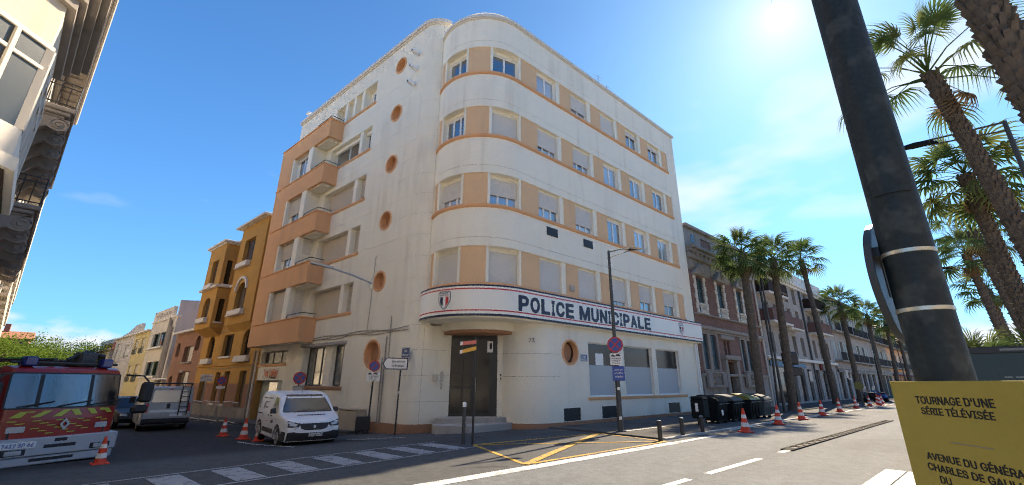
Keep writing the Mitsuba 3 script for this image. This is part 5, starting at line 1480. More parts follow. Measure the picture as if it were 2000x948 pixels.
put(t + '__cornice', cbox(33.3, 95, 0.72, 1.6, 14.6, 14.85, 0.04), 'stone_white', FB)
put(t + '__downpipe', [tube([(x, 1.15, 14.4), (x, 1.15, -1)], 0.07, 6) for x in (38.8, 50.8, 62.8)], 'stone_white', FB)
# pharmacy style led board
t = thing('led_sign', 'small black board with glowing green led letters at the left edge', 'sign')
Ml = frame(np.array([0.65, 0.76, 0]), np.array([-0.76, 0.65, 0]), np.array([-15.02, 11.42, 2.86]))
put(t + '__housing', cbox(0, 0.95, 0, 0.14, 0, 0.36, 0.02), 'black_metal', Ml)
put(t + '__bracket', tube([(0.1, 0.07, 0.3), (-1.6, 0.07, 0.3)], 0.03, 6), 'black_metal', Ml)
dots = [box(0.06 + c * 0.043, 0.088 + c * 0.043, -0.012, -0.002, 0.05 + r * 0.043, 0.078 + r * 0.043) for r in range(6) for c in range(20) if not (r in (0,) and c % 3 == 0)]
kd = put(t + '__led_dots', dots, 'led_green', Ml)
scene[kd]['emitter'] = {'type': 'area', 'radiance': rgb((0.015, 0.42, 0.04)), 'sampling_weight': 0.01}

# ---------------------------------------------------------------- the row on the avenue beyond the police building (frame FR)
t = thing('brick_mansion', 'ornate red brick mansion with pale stone trim and blue grey shutters beside the police building', 'building')
M_ = FR
up = [(27.95, 29.0), (31.1, 32.15), (34.45, 35.5)]
lo = [(27.75, 28.55), (28.95, 29.85), (33.9, 34.6), (35.0, 35.7)]
hs = [sbox(a, 6.05, b, 8.5) for a, b in up] + [sbox(a, 2.55, b, 4.75) for a, b in lo] + [sbox(30.75, 0.1, 32.2, 3.1), sbox(31.0, 3.55, 31.4, 4.5), sbox(31.55, 3.55, 31.95, 4.5), sbox(28.0, 0.3, 29.6, 0.95), sbox(34.2, 0.3, 35.6, 0.95)]
x0, x1 = 27.2, 38.4
put(t + '__wall', ext(sbox(x0, 5.3, x1, 8.95).difference(unary_union(hs)), 0, 0.4), 'red_brick', M_)
put(t + '__wall', ext(sbox(x0, 2.2, x1, 5.3).difference(unary_union(hs)), 0, 0.4), 'red_brick', M_)
put(t + '__wall', ext(sbox(x0, -0.1, x1, 2.2).difference(unary_union(hs)), -0.05, 0.4), 'stone_trim', M_)
put(t + '__rear_wall', box(x0, x1, 0.42, 11, -0.1, 11.9), 'stone_trim', M_)
put(t + '__wall', ext(sbox(x0, 8.95, x1, 12.0).difference(sbox(29.6, 10.95, 31.2, 11.6)), 0.02, 0.4), 'stone_trim', M_)
put(t + '__panel', box(29.62, 31.18, 0.1, 0.2, 10.97, 11.58), 'red_brick', M_)
put(t + '__panel', box(33.2, 35.2, 0.005, 0.02, 10.97, 11.58), 'red_brick', M_)
put(t + '__window', box(28.1, 28.6, 0.0, 0.03, 11.0, 11.6), 'glass_dark', M_)
put(t + '__cornice', [cbox(x0, x1, -0.55, 0.1, 10.35, 10.6, 0.05), cbox(x0, x1, -0.38, 0.1, 10.15, 10.35, 0.04), cbox(x0, x1, -0.2, 0.1, 9.75, 10.15, 0.06)], 'stone_trim', M_)
for x in np.arange(27.5, 38.2, 0.62):
    put(t + '__cornice__bracket', hull([(x, -0.36, 10.15), (x + 0.2, -0.36, 10.15), (x, 0.0, 10.15), (x + 0.2, 0, 10.15), (x, -0.04, 9.7), (x + 0.2, -0.04, 9.7), (x, -0.28, 9.98), (x + 0.2, -0.28, 9.98)]), 'stone_trim', M_)
put(t + '__cornice', [cbox(x0, x1, -0.22, 0.2, 11.95, 12.2, 0.05)], 'stone_trim', M_)
put(t + '__string_course', [cbox(x0, x1, -0.28, 0.1, 5.02, 5.25, 0.04), cbox(x0, x1, -0.15, 0.1, 4.88, 5.02, 0.03), cbox(x0, x1, -0.2, 0.1, 5.95, 6.05, 0.02), cbox(x0, x1, -0.18, 0.1, 2.12, 2.3, 0.04)], 'stone_trim', M_)
for a, b in up:
    for e in (0, 1):
        xx = (a - 0.34, b)[e]
        for q in range(8):
            ww_ = 0.34 if q % 2 else 0.24
            z = 6.05 + q * 0.33
            put(t + '__quoin', cbox(xx if e else xx + 0.34 - ww_, xx + ww_ if e else xx + 0.34, -0.07, 0.1, z, z + 0.31, 0.02), 'stone_white', M_)
    shutters(t, M_, a, b, 6.75, 8.5, 0.1, 'shutter_blue')
    put(t + '__balustrade', [box(a - 0.05, b + 0.05, -0.2, -0.05, 6.62, 6.72), box(a - 0.05, b + 0.05, -0.2, -0.05, 6.06, 6.14)] + [lathe([(0.03, 6.14), (0.055, 6.25), (0.025, 6.4), (0.055, 6.52), (0.03, 6.62)], 8).apply_translation([a + 0.1 + q * 0.17, -0.12, 0]) for q in range(6)], 'stone_white', M_)
    put(t + '__window', box(a, b, 0.12, 0.16, 6.05, 8.5), 'glass_dark', M_)
    put(t + '__pediment', [hull([(a - 0.45, -0.3, 8.75), (b + 0.45, -0.3, 8.75), (a - 0.45, 0, 8.75), (b + 0.45, 0, 8.75), ((a + b) / 2, -0.26, 9.45), ((a + b) / 2, 0, 9.5)]), cbox(a - 0.5, b + 0.5, -0.34, 0.05, 8.6, 8.75, 0.03), cbox((a + b) / 2 - 0.16, (a + b) / 2 + 0.16, -0.42, 0.0, 8.8, 9.35, 0.06)], 'stone_trim', M_)
    put(t + '__garland', [hull([((a + b) / 2 + s * 0.95, -0.14, 9.62), ((a + b) / 2 + s * 0.5, -0.18, 9.2), ((a + b) / 2 + s * 1.1, 0, 9.1), ((a + b) / 2 + s * 0.5, 0, 9.5), ((a + b) / 2 + s * 1.2, 0, 9.65)]) for s in (-1, 1)], 'stone_trim', M_)
for a, b in lo:
    shutters(t, M_, a, b, 2.6, 4.7, 0.1, 'shutter_blue')
    put(t + '__window', box(a, b, 0.14, 0.18, 2.55, 4.75), 'glass_dark', M_)
    put(t + '__surround', ext(sbox(a - 0.2, 2.45, b + 0.2, 5.0).difference(sbox(a, 2.55, b, 4.75)), -0.06, 0.05), 'stone_trim', M_)
for a, b in ((27.5, 30.1), (33.5, 36.2)):
    put(t + '__balustrade', [box(a, b, -0.3, -0.12, 2.3, 2.42), box(a, b, -0.3, -0.12, 1.45, 1.6), box(a, a + 0.55, -0.29, -0.13, 1.6, 2.3), box(b - 0.55, b, -0.29, -0.13, 1.6, 2.3)] + [lathe([(0.06, 1.6), (0.10, 1.8), (0.045, 2.0), (0.09, 2.15), (0.06, 2.3)], 8).apply_translation([a + 0.7 + q * 0.25, -0.2, 0]) for q in range(int((b - a - 1.2) / 0.25))], 'stone_trim', M_)
d = put(t + '__door', [box(30.75, 32.2, 0.25, 0.32, 0.1, 3.1), box(31.46, 31.5, 0.22, 0.25, 0.1, 3.0)], 'wood_dark', M_)
put(t + '__doorway', [cbox(30.35, 30.73, -0.25, 0.2, -0.1, 3.2, 0.03), cbox(32.22, 32.6, -0.25, 0.2, -0.1, 3.2, 0.03), cbox(30.25, 32.7, -0.4, 0.2, 3.2, 3.5, 0.05), cbox(30.4, 32.55, -0.2, 0.2, 4.55, 4.85, 0.05)], 'stone_trim', M_)
put(t + '__window', box(31.0, 31.95, 0.2, 0.25, 3.55, 4.5), 'glass_dark', M_)
for a in (28.0, 34.2):
    put(t + '__cellar_grille', [box(a, a + 1.5, 0.1, 0.15, 0.3, 0.95)] + [tube([(a + 0.1 + q * 0.15, 0.05, 0.3), (a + 0.1 + q * 0.15, 0.05, 0.95)], 0.015, 4) for q in range(10)], 'black_metal', M_)
for q in range(4):
    put(t + '__ashlar', [cbox(xa_, xb_, -0.075, 0.0, 0.95 + q * 0.27 - 0.9, 0.95 + q * 0.27 - 0.66, 0.012) for xa_, xb_ in ((27.25, 27.95), (29.65, 30.3), (32.65, 34.1), (35.7, 37.0), (37.02, 38.3))], 'stone_trim', M_)
put(t + '__downpipe', tube([(38.25, -0.12, 10.2), (38.25, -0.12, 0)], 0.07, 8), 'stone_white', M_)
# building with a gable rising behind it
t = thing('gabled_house', 'pale house wall with a dark tiled roof edge rising behind the brick mansion', 'house')
put(t + '__wall', ext(Polygon([(27.2, 9), (46, 9), (46, 13.4), (36.5, 14.6), (31.0, 16.3), (27.2, 15.9)]), 4.5, 4.9), 'cream_wall', FR)
put(t + '__wall', box(27.3, 45.9, 4.95, 12, 9, 13.0), 'cream_wall', FR)
put(t + '__roof', [hull([(27.0, 4.2, 15.9), (31.0, 4.2, 16.32), (27.0, 4.2, 16.1), (31.0, 4.2, 16.5), (27.0, 12, 15.9), (31, 12, 16.4)]), hull([(31.0, 4.2, 16.32), (46.2, 4.2, 13.45), (31, 4.2, 16.5), (46.2, 4.2, 13.65), (31, 12, 16.4), (46.2, 12, 13.6)])], 'wood_dark', FR)
put(t + '__pilaster', [box(31.3, 31.8, 4.4, 4.5, 9, 16.0), box(37.2, 37.5, 4.4, 4.5, 9, 14.2)], 'stone_trim', FR)
put(t + '__panel', box(37.8, 41, 4.43, 4.5, 12.2, 13.6), 'red_brick', FR)

# pale apartment block
t = thing('apartment_block', 'pale apartment block with dark screened balconies and shops below, behind the second palm', 'building')
x0, x1 = 38.5, 59.5
cols = [(40.3, 41.4), (42.6, 43.6), (46.2, 47.2), (48.6, 49.6), (52.4, 53.4), (54.6, 55.8), (57.4, 58.3)]
hs = [sbox(a, z, b, z + 1.75) for a, b in cols for z in (4.15, 6.7, 9.1)] + [sbox(a, 0.2, b, 3.0) for a, b in ((40, 43.5), (44.3, 45.6), (46.4, 48.0), (49.0, 50.2), (51.6, 53.0), (54.0, 55.6), (56.4, 58.6))]
put(t + '__wall', ext(sbox(x0, 3.55, x1, 11.0).difference(unary_union(hs)), 0, 0.4), 'row_wall', FR)
put(t + '__wall', ext(sbox(x0, -0.1, x1, 3.55).difference(unary_union(hs)), 0.05, 0.4), 'row_wall', FR)
put(t + '__rear_wall', box(x0, x1, 0.42, 12, -0.1, 12.2), 'row_wall', FR)
put(t + '__cornice', [cbox(x0, x1, -0.35, 0.3, 10.95, 11.15, 0.03), cbox(x0, x1, -0.1, 0.3, 11.15, 12.3, 0.03), cbox(x0, x1, -0.2, 0.3, 10.7, 10.95, 0.03)], 'stone_white', FR)
put(t + '__string_course', cbox(x0, x1, -0.3, 0.2, 3.6, 3.85, 0.03), 'stone_white', FR)
put(t + '__chimney', [cbox(48, 50, 2, 3.5, 12.2, 14.3, 0.05), cbox(53.2, 55.0, 1.2, 2.4, 12.2, 13.6, 0.05)], 'roof_tile', FR)
put(t + '__roof_wall', box(55.5, 58.5, 0.8, 5, 12.2, 12.9), 'row_wall', FR)
for q in hs[:21]:
    a, b, c, d_ = q.bounds
    window(t, FR, a, c, b, d_, 0.2, 1, frame='stone_trim', pane='glass_dark')
for q in hs[21:]:
    a, b, c, d_ = q.bounds
    put(t + '__shop_front', [box(a, c, 0.25, 0.3, b, d_), box(a, c, 0.2, 0.25, d_ - 0.35, d_)], 'glass_dark', FR)
for a, b in ((39.0, 43.8), (51.8, 56.6)):
    for z in (6.45, 8.85):
        k = put(t + '__balcony', cbox(a, b, -1.0, 0.0, z, z + 0.18, 0.03), 'stone_white', FR)
        put(k + '__screen', [box(a + 0.02, b - 0.02, -0.98, -0.95, z + 0.2, z + 1.15), box(a + 0.02, a + 0.05, -0.95, 0, z + 0.2, z + 1.15)], 'panel_screen' if z > 8 else 'balcony_screen', FR)
        put(k + '__railing', [tube([(a, -0.99, z + 1.18), (b, -0.99, z + 1.18)], 0.03, 6)], 'black_metal', FR)
k = put(t + '__balcony', cbox(43.8, 47.4, -0.8, 0.0, 6.3, 6.46, 0.03), 'stone_white', FR)
put(k + '__screen', box(43.8, 47.4, -0.78, -0.75, 6.48, 7.4), 'balcony_screen', FR)
put(t + '__downpipe', [tube([(39.0, -0.35, 11), (39.0, -0.35, 3.8), (39.2, -0.1, 0)], 0.09, 8), tube([(50.8, -0.12, 10.8), (50.8, -0.12, 0)], 0.09, 8)], 'dark_metal', FR)
put(t + '__shop_board', [box(39.3, 43.6, -0.05, 0.05, 3.05, 3.5)], 'shop_blue', FR)
put(t + '__shop_board', [box(45.0, 48.6, -0.05, 0.05, 3.1, 3.45)], 'shop_blue', FR)
put(t + '__shop_emblem', ext(Point(53.6, 3.35).buffer(0.38), -0.12, 0.02), 'awning_red', FR)
for x, z in ((46.9, 2.0), (53.9, 2.6), (60.5, 2.4)):
    put(t + '__notice', box(x, x + 0.9, -0.6, -0.57, z - 0.1, z + 0.75), 'shutter_beige', FR)
# shuttered buildings receding
specs = [(59.6, 81.0, 11.4, 'row_wall', 'shutter_pale', 'apartment_building', 'grey building with pale green tall shutters and iron balconies, third from the brick mansion'),
         (81.1, 93.5, 10.6, 'row_cream', 'shutter_pale', 'apartment_building', 'cream building with a dark shop front, behind the farther palms of the avenue'),
         (93.6, 112.0, 10.2, 'orange_wall', 'shutter_beige', 'apartment_building', 'pale orange building near the end of the avenue row'),
         (112.1, 150.0, 11.0, 'row_cream', 'shutter_green', 'apartment_building', 'farthest cream building on the avenue, next to the dark pole')]
for x0, x1, H_, m, sm, nm, lab in specs:
    t = thing(nm, lab, 'building')
    n = int((x1 - x0) / 2.9)
    hs = [sbox(x0 + 0.9 + q * 2.9, z, x0 + 2.1 + q * 2.9, z + 2.2) for q in range(n) for z in (4.25, 7.55)] + [sbox(x0 + 0.7 + q * 2.9, 0.1, x0 + 2.8 + q * 2.9, 2.9) for q in range(n)]
    put(t + '__wall', ext(sbox(x0, -0.1, x1, H_).difference(unary_union(hs)), 0, 0.4), m, FR)
    put(t + '__rear_wall', box(x0, x1, 0.42, 12, -0.1, H_ - 0.1), m, FR)
    put(t + '__cornice', cbox(x0, x1, -0.4, 0.3, H_, H_ + 0.25, 0.04), 'stone_trim', FR)
    put(t + '__string_course', cbox(x0, x1, -0.2, 0.2, 3.3, 3.6, 0.03), 'stone_trim', FR)
    put(t + '__shop_board', box(x0 + 0.3, x1 - 0.3, -0.15, 0.0, 2.95, 3.28), 'awning_red' if sm != 'shutter_pale' else 'black_metal', FR)
    for i_, q in enumerate(hs):
        a, b, c, d_ = q.bounds
        put(t + '__window', box(a, c, 0.22, 0.27, b, d_), 'glass_dark', FR)
        if b > 3:
            w = c - a
            put(t + '__shutter', [cbox(a - w * 0.5, a - 0.02, -0.05, 0.0, b, d_, 0.01), cbox(c + 0.02, c + w * 0.5, -0.05, 0.0, b, d_, 0.01)] if i_ % 3 else [cbox(a, c, 0.03, 0.08, b, d_, 0.01)], sm, FR)
            bl = put(t + '__balcony', cbox(a - 0.7, c + 0.7, -0.75, 0, b - 0.18, b - 0.02, 0.02), 'stone_trim', FR)
            put(bl + '__railing', [box(a - 0.7, c + 0.7, -0.74, -0.71, b + 0.85, b + 0.9)] + [tube([(xx, -0.725, b - 0.02), (xx, -0.725, b + 0.85)], 0.014, 4) for xx in np.arange(a - 0.68, c + 0.7, 0.14)], 'black_metal', FR)

# unseen fronts added behind the camera, to bounce warm sunlight onto the police building
for k, (u0, u1, h_, m_, lab) in enumerate(((-44, -20, 15.0, 'cream_wall', 'added cream terrace front for bounce light, left of the others, out of the picture'), (-19.9, 6.0, 17.0, 'white_wall', 'added white terrace front for bounce light, middle one, out of the picture'), (6.1, 30.0, 15.5, 'cream_wall', 'added cream terrace front for bounce light, right one, out of the picture'))):
    t = thing('added_terrace_front', lab, 'building')
    Mt_ = frame(-dR, nR, R2(0, 40.0))
    hs = [sbox(-u1 + 1.2 + q * 3.0, z, -u1 + 2.5 + q * 3.0, z + 2.2) for q in range(int((u1 - u0 - 1.5) / 3.0)) for z in (0.4, 4.2, 7.6, 11.0)]
    put(t + '__wall', ext(sbox(-u1, 0, -u0, h_).difference(unary_union(hs)), 0, 0.4), m_, Mt_)
    put(t + '__rear_wall', box(-u1, -u0, 0.42, 10, 0, h_ - 0.1), m_, Mt_)
    put(t + '__cornice', cbox(-u1, -u0, -0.4, 0.3, h_, h_ + 0.3, 0.04), 'stone_white', Mt_)
    for q in hs:
        a, b, c, d_ = q.bounds
        put(t + '__window', box(a, c, 0.2, 0.25, b, d_), 'glass_dull', Mt_)
# ---------------------------------------------------------------- vehicles
class Body:
    """A vehicle body: a side outline in (x, z) swept across the width with tumblehome, rounded plan and softened shoulders."""

    def __init__(self, outline, hw, belt, tumble, nose=0.12, tail=0.03, wheels=(), wr=0.36, xf=2.2, xr=-2.2, soft=0.06):
        self.p = Polygon(outline)
        for x in wheels:
            self.p = self.p.difference(Point(x, wr * 0.93).buffer(wr * 1.16, 24))
        self.hw0, self.belt, self.tumble, self.nose, self.tail, self.xf, self.xr, self.soft = hw, belt, tumble, nose, tail, xf, xr, soft
        o = np.array(outline)
        self.o = o

    def hw(self, x, z):
        h = self.hw0 - self.tumble * np.clip(z - self.belt, 0, None) ** 1.3
        return h * (1 - 0.10 * sst(self.xf - 0.75, self.xf + 0.1, x) - 0.03 * sst(-self.xr - 0.5, -self.xr + 0.1, -x))

    def map(self, x, t, z):
        y = t * self.hw(x, z)
        xx = x - self.nose * t ** 2 * sst(self.xf - 1.9, self.xf, x) + self.tail * t ** 2 * sst(-self.xr - 0.6, -self.xr, -x)
        return np.stack([xx, y, z], -1)

    def mesh(self):
        out = []
        co = np.array(self.p.exterior.coords)[:-1]
        ring = LineString(self.p.exterior.coords)
        n = max(80, int(ring.length / 0.09))
        pts = np.unique(np.round(np.concatenate([[ring.project(Point(c)) for c in co], np.linspace(0, ring.length, n, endpoint=False)]), 5))
        P = np.array([ring.interpolate(s).coords[0] for s in pts])
        if not Polygon(P).exterior.is_ccw:
            P = P[::-1]
        d = np.roll(P, -1, 0) - np.roll(P, 1, 0)
        N = np.stack([d[:, 1], -d[:, 0]], 1); N /= np.linalg.norm(N, axis=1, keepdims=True) + 1e-9
        T_ = [(-1.0, 1.0), (-0.985, 0.45), (-0.955, 0.1), (-0.9, 0.0), (-0.6, 0), (-0.3, 0), (0, 0), (0.3, 0), (0.6, 0), (0.9, 0.0), (0.955, 0.1), (0.985, 0.45), (1.0, 1.0)]
        V = []
        for t, e in T_:
            Q = P - N * e * self.soft
            V.append(self.map(Q[:, 0], t, Q[:, 1]))
        m = len(P)
        F = []
        for k in range(len(T_) - 1):
            for i in range(m):
                j = (i + 1) % m
                F += [[k * m + i, (k + 1) * m + j, k * m + j], [k * m + i, (k + 1) * m + i, (k + 1) * m + j]]
        out.append(TM(np.vstack(V), F))
        cap = Polygon(P - N * self.soft).buffer(0)
        for s in (-1, 1):
            out.append(self.side(cap, s, 0.0))
        return cat(out)

    def side(self, poly, s, off, cell=0.12):
        x0, z0, x1, z1 = poly.bounds
        ms = []
        for z in np.arange(z0, z1, cell):
            for x in np.arange(x0, x1, cell * 3):
                for q in polys(poly.intersection(sbox(x, z, x + cell * 3, z + cell))):
                    v, f = trimesh.creation.triangulate_polygon(q, engine='earcut')
                    v = np.asarray(v); f = np.asarray(f)
                    e1, e2 = v[f[:, 1]] - v[f[:, 0]], v[f[:, 2]] - v[f[:, 0]]
                    f = np.where((e1[:, 0] * e2[:, 1] - e1[:, 1] * e2[:, 0])[:, None] * s > 0, f[:, ::-1], f)
                    w = self.map(v[:, 0], np.full(len(v), float(s)), v[:, 1])
                    w[:, 1] += s * off
                    ms.append(TM(w, f))
        m = cat(ms)
        m.merge_vertices()
        return m

    def front_x(self, z, rear=False):
        out = []
        for zz in np.atleast_1d(z):
            g = self.p.intersection(LineString([(-9, zz), (9, zz)]))
            b = g.bounds if not g.is_empty else (0, 0, 0, 0)
            out.append(b[0] if rear else b[2])
        return np.array(out)

    def end(self, poly, off, rear=False, cell=0.1, thick=0.0):
        """A sheet of outline poly in (t, z) (t = -1..1 across the width) laid on the front or the rear."""
        x0, z0, x1, z1 = poly.bounds
        ms = []
        for z in np.arange(z0, z1, cell):
            for x in np.arange(x0, x1, cell * 1.5):
                for q in polys(poly.intersection(sbox(x, z, x + cell * 1.5, z + cell))):
                    v, f = trimesh.creation.triangulate_polygon(q, engine='earcut')
                    v = np.asarray(v); f = np.asarray(f)
                    e1, e2 = v[f[:, 1]] - v[f[:, 0]], v[f[:, 2]] - v[f[:, 0]]
                    f = np.where((e1[:, 0] * e2[:, 1] - e1[:, 1] * e2[:, 0])[:, None] * (-1 if rear else 1) < 0, f[:, ::-1], f)
                    fx = self.front_x(v[:, 1], rear)
                    w = self.map(fx, v[:, 0], v[:, 1])
                    w[:, 0] += -off if rear else off
                    ms.append(TM(w, f))
        m = cat(ms)
        m.merge_vertices()
        return m


def wheel(parent, M, x, y, r, side, name='wheel'):
    s = side
    prof = [(0.0, -0.10), (r * 0.6, -0.10), (r * 0.68, -0.11), (r * 0.95, -0.10), (r, -0.06), (r, 0.06), (r * 0.95, 0.10), (0, 0.10)]
    m = lathe(prof, 26)
    Rm = np.eye(4); Rm[:3, :3] = [[1, 0, 0], [0, 0, -s], [0, s, 0]]
    W = M @ place(x, y, r) @ Rm
    k = put(parent + '__' + name, m, 'rubber', W, 35)
    rim = [lathe([(r * 0.62, -0.105), (r * 0.60, -0.122), (r * 0.5, -0.11), (r * 0.12, -0.125), (0, -0.125)], 20)]
    rim += [hull([(r * 0.58 * math.cos(a + d), r * 0.58 * math.sin(a + d), -0.124) for d in (-0.12, 0.12)] + [(r * 0.12 * math.cos(a + d), r * 0.12 * math.sin(a + d), -0.14) for d in (-0.6, 0.6)] + [(r * 0.5 * math.cos(a), r * 0.5 * math.sin(a), -0.115)]) for a in np.arange(5) * 2 * math.pi / 5]
    put(k + '__rim', rim, 'grey_metal', W, 35)


def rect_t(t0, t1, z0, z1, r=0.02):
    return sbox(t0 + r, z0 + r, t1 - r, z1 - r).buffer(r)


# white van (length 4.4 m), nose towards the crossing
t = thing('white_van', 'small white delivery van with a black bumper, parked beside the white side wall', 'van')
o = [(2.12, 0.24), (2.2, 0.42), (2.2, 0.66), (2.16, 0.86), (1.98, 0.99), (1.42, 1.13), (1.25, 1.18), (0.72, 1.66), (0.45, 1.76), (0.0, 1.82), (-1.4, 1.84), (-1.95, 1.80), (-2.08, 1.60), (-2.17, 1.1), (-2.2, 0.6), (-2.16, 0.32), (-2.0, 0.24)]
bd = Body(o, 0.92, 1.05, 0.20, wheels=(1.33, -1.42), wr=0.33, xf=2.2, xr=-2.2)
F0 = np.array([-6.12, 14.78]); ang = math.radians(-50)
head = np.array([math.cos(ang), math.sin(ang)])
ctr = np.array([-7.42, 16.02])
Mv = place(ctr[0], ctr[1], float(ground_z(*ctr)) + 0.005, ang, 0.94) @ np.diag([1, 1, 0.94, 1.0])
put(t + '__body', bd.mesh(), 'car_white', Mv, 38)
ws = Polygon([(-0.84, 1.20), (0.84, 1.20), (0.80, 1.40), (0.72, 1.68), (-0.72, 1.68), (-0.80, 1.40)])
put(t + '__windscreen', bd.end(ws.buffer(0.03), 0.006), 'glass_car', Mv, 30)
put(t + '__windscreen__trim', bd.end(ws.buffer(0.055).difference(ws.buffer(0.02)), 0.009), 'plastic_black', Mv)
for s in (-1, 1):
    w1 = Polygon([(1.02, 1.16), (0.62, 1.60), (0.22, 1.62), (0.18, 1.10), (0.9, 1.10)]).buffer(0.02)
    put(t + '__side_window', bd.side(w1, s, 0.005), 'glass_car', Mv, 30)
    w2 = Polygon([(-0.1, 1.66), (-1.7, 1.66), (-1.95, 1.3), (-1.95, 1.12), (-0.1, 1.12)])
    k = put(t + '__side_panel', bd.side(w2.buffer(0.02), s, 0.005), 'car_white', Mv, 30)
    deco = unary_union([sbox(-0.8, 1.56, -0.2, 1.60), sbox(-1.2, 1.42, -0.5, 1.45), sbox(-1.7, 1.56, -1.0, 1.6), sbox(-1.86, 1.16, -1.72, 1.42)])
    put(k + '__print', bd.side(deco, s, 0.008), 'plastic_black', Mv)
    put(k + '__print', bd.side(unary_union([Point(-1.1, 1.30).buffer(0.14), sbox(-0.9, 1.22, -0.5, 1.28)]), s, 0.009), 'stone_trim', Mv)
    put(t + '__door_seam', bd.side(unary_union([LineString([(0.98, 1.08), (0.95, 0.55), (0.75, 0.38)]).buffer(0.008), LineString([(0.08, 1.62), (0.06, 0.38)]).buffer(0.008), LineString([(-0.95, 1.0), (-0.95, 0.42)]).buffer(0.008), LineString([(0.06, 0.40), (-0.95, 0.40)]).buffer(0.008)]), s, 0.004), 'plastic_black', Mv)
    put(t + '__sill_trim', bd.side(rect_t(-0.85, 0.75, 0.40, 0.56, 0.05), s, 0.012), 'plastic_black', Mv, 30)
    put(t + '__door_handle', [cbox(0.16, 0.36, s * 0.925 - 0.02, s * 0.925 + 0.03, 0.97, 1.01, 0.01), cbox(-0.26, -0.06, s * 0.925 - 0.02, s * 0.925 + 0.03, 0.97, 1.01, 0.01)], 'plastic_black', Mv)
    put(t + '__slide_rail', bd.side(sbox(-2.0, 0.98, -1.1, 1.02), s, 0.006), 'plastic_black', Mv)
    put(t + '__door_lettering', bd.side(unary_union([sbox(0.25, 0.74, 0.60, 0.84)]), s, 0.005), 'navy', Mv)
    put(t + '__door_lettering', bd.side(unary_union([sbox(0.3, 0.87, 0.62, 0.89), sbox(-0.6, 0.76, -0.15, 0.78)]), s, 0.005), 'sign_red', Mv)
    put(t + '__mirror', [hull([(0.92, s * 0.93, 1.10), (0.92, s * 1.13, 1.10), (0.92, s * 1.13, 1.27), (0.92, s * 0.95, 1.29), (1.02, s * 0.97, 1.12), (1.04, s * 1.10, 1.14), (1.03, s * 1.10, 1.25)])], 'plastic_black', Mv, 40)
    hl = Polygon([(s * 0.52, 0.80), (s * 0.95, 0.90), (s * 0.96, 0.72), (s * 0.62, 0.70)])
    k = put(t + '__headlight', bd.end(hl.buffer(0.015), 0.012), 'plastic_black', Mv, 30)
    put(k + '__lens', bd.end(Polygon([(s * 0.62, 0.80), (s * 0.90, 0.865), (s * 0.91, 0.76), (s * 0.68, 0.735)]), 0.02), 'lamp_glass', Mv, 30)
    put(k + '__lens', bd.end(Polygon([(s * 0.60, 0.70), (s * 0.75, 0.72), (s * 0.74, 0.64), (s * 0.68, 0.63)]), 0.02), 'lamp_glass', Mv, 30)
    for x in (1.33, -1.42):
        wheel(t, Mv, x, s * 0.80, 0.325, s)
    put(t + '__wheel_arch', bd.side(unary_union([Point(x, 0.31).buffer(0.46, 24).difference(Point(x, 0.31).buffer(0.36, 24)).intersection(bd.p) for x in (1.33, -1.42)]), s, 0.008), 'plastic_black', Mv, 30)
put(t + '__grille', bd.end(Polygon([(-0.55, 0.82), (0.55, 0.82), (0.5, 0.66), (0.3, 0.60), (-0.3, 0.60), (-0.5, 0.66)]), 0.010), 'plastic_black', Mv, 30)
put(t + '__grille__emblem', bd.end(Point(0, 0.71).buffer(0.05), 0.016), 'galvanised', Mv)
put(t + '__bumper', bd.end(Polygon([(-0.97, 0.26), (0.97, 0.26), (0.97, 0.54), (0.75, 0.56), (0.55, 0.52), (-0.55, 0.52), (-0.75, 0.56), (-0.97, 0.54)]), 0.018), 'plastic_black', Mv, 30)
for s in (-1, 1):
    put(t + '__bumper', bd.side(Polygon([(1.80, 0.26), (2.17, 0.28), (2.18, 0.56), (1.80, 0.56)]).intersection(bd.p.buffer(-0.01)), s, 0.01), 'plastic_black', Mv, 30)
put(t + '__number_plate', bd.end(rect_t(-0.2, 0.34, 0.40, 0.50, 0.01), 0.032), 'sign_white', Mv)
kx = text2d('GS-834-YD', 0.07, True, 0.004, 0.42)
put(t + '__number_plate__lettering', TM(np.stack([-kx.vertices[:, 1] + 2.236, kx.vertices[:, 0] - 0.14, kx.vertices[:, 2] + 0.415], 1), kx.faces), 'print_black', Mv)
put(t + '__wiper', [tube([(1.42, -0.5, 1.15), (1.30, 0.1, 1.24)], 0.012, 4), tube([(1.42, 0.1, 1.15), (1.30, 0.6, 1.24)], 0.012, 4)], 'plastic_black', Mv)
put(t + '__aerial', tube([(0.3, 0, 1.78), (0.1, 0, 2.02)], 0.008, 5), 'plastic_black', Mv)
put(t + '__bonnet_print', bd.end(sbox(-0.5, 1.05, 0.5, 1.075), 0.008), 'navy', Mv)
put(t + '__floor', box(-2.0, 2.0, -0.75, 0.75, 0.22, 0.5), 'plastic_black', Mv)

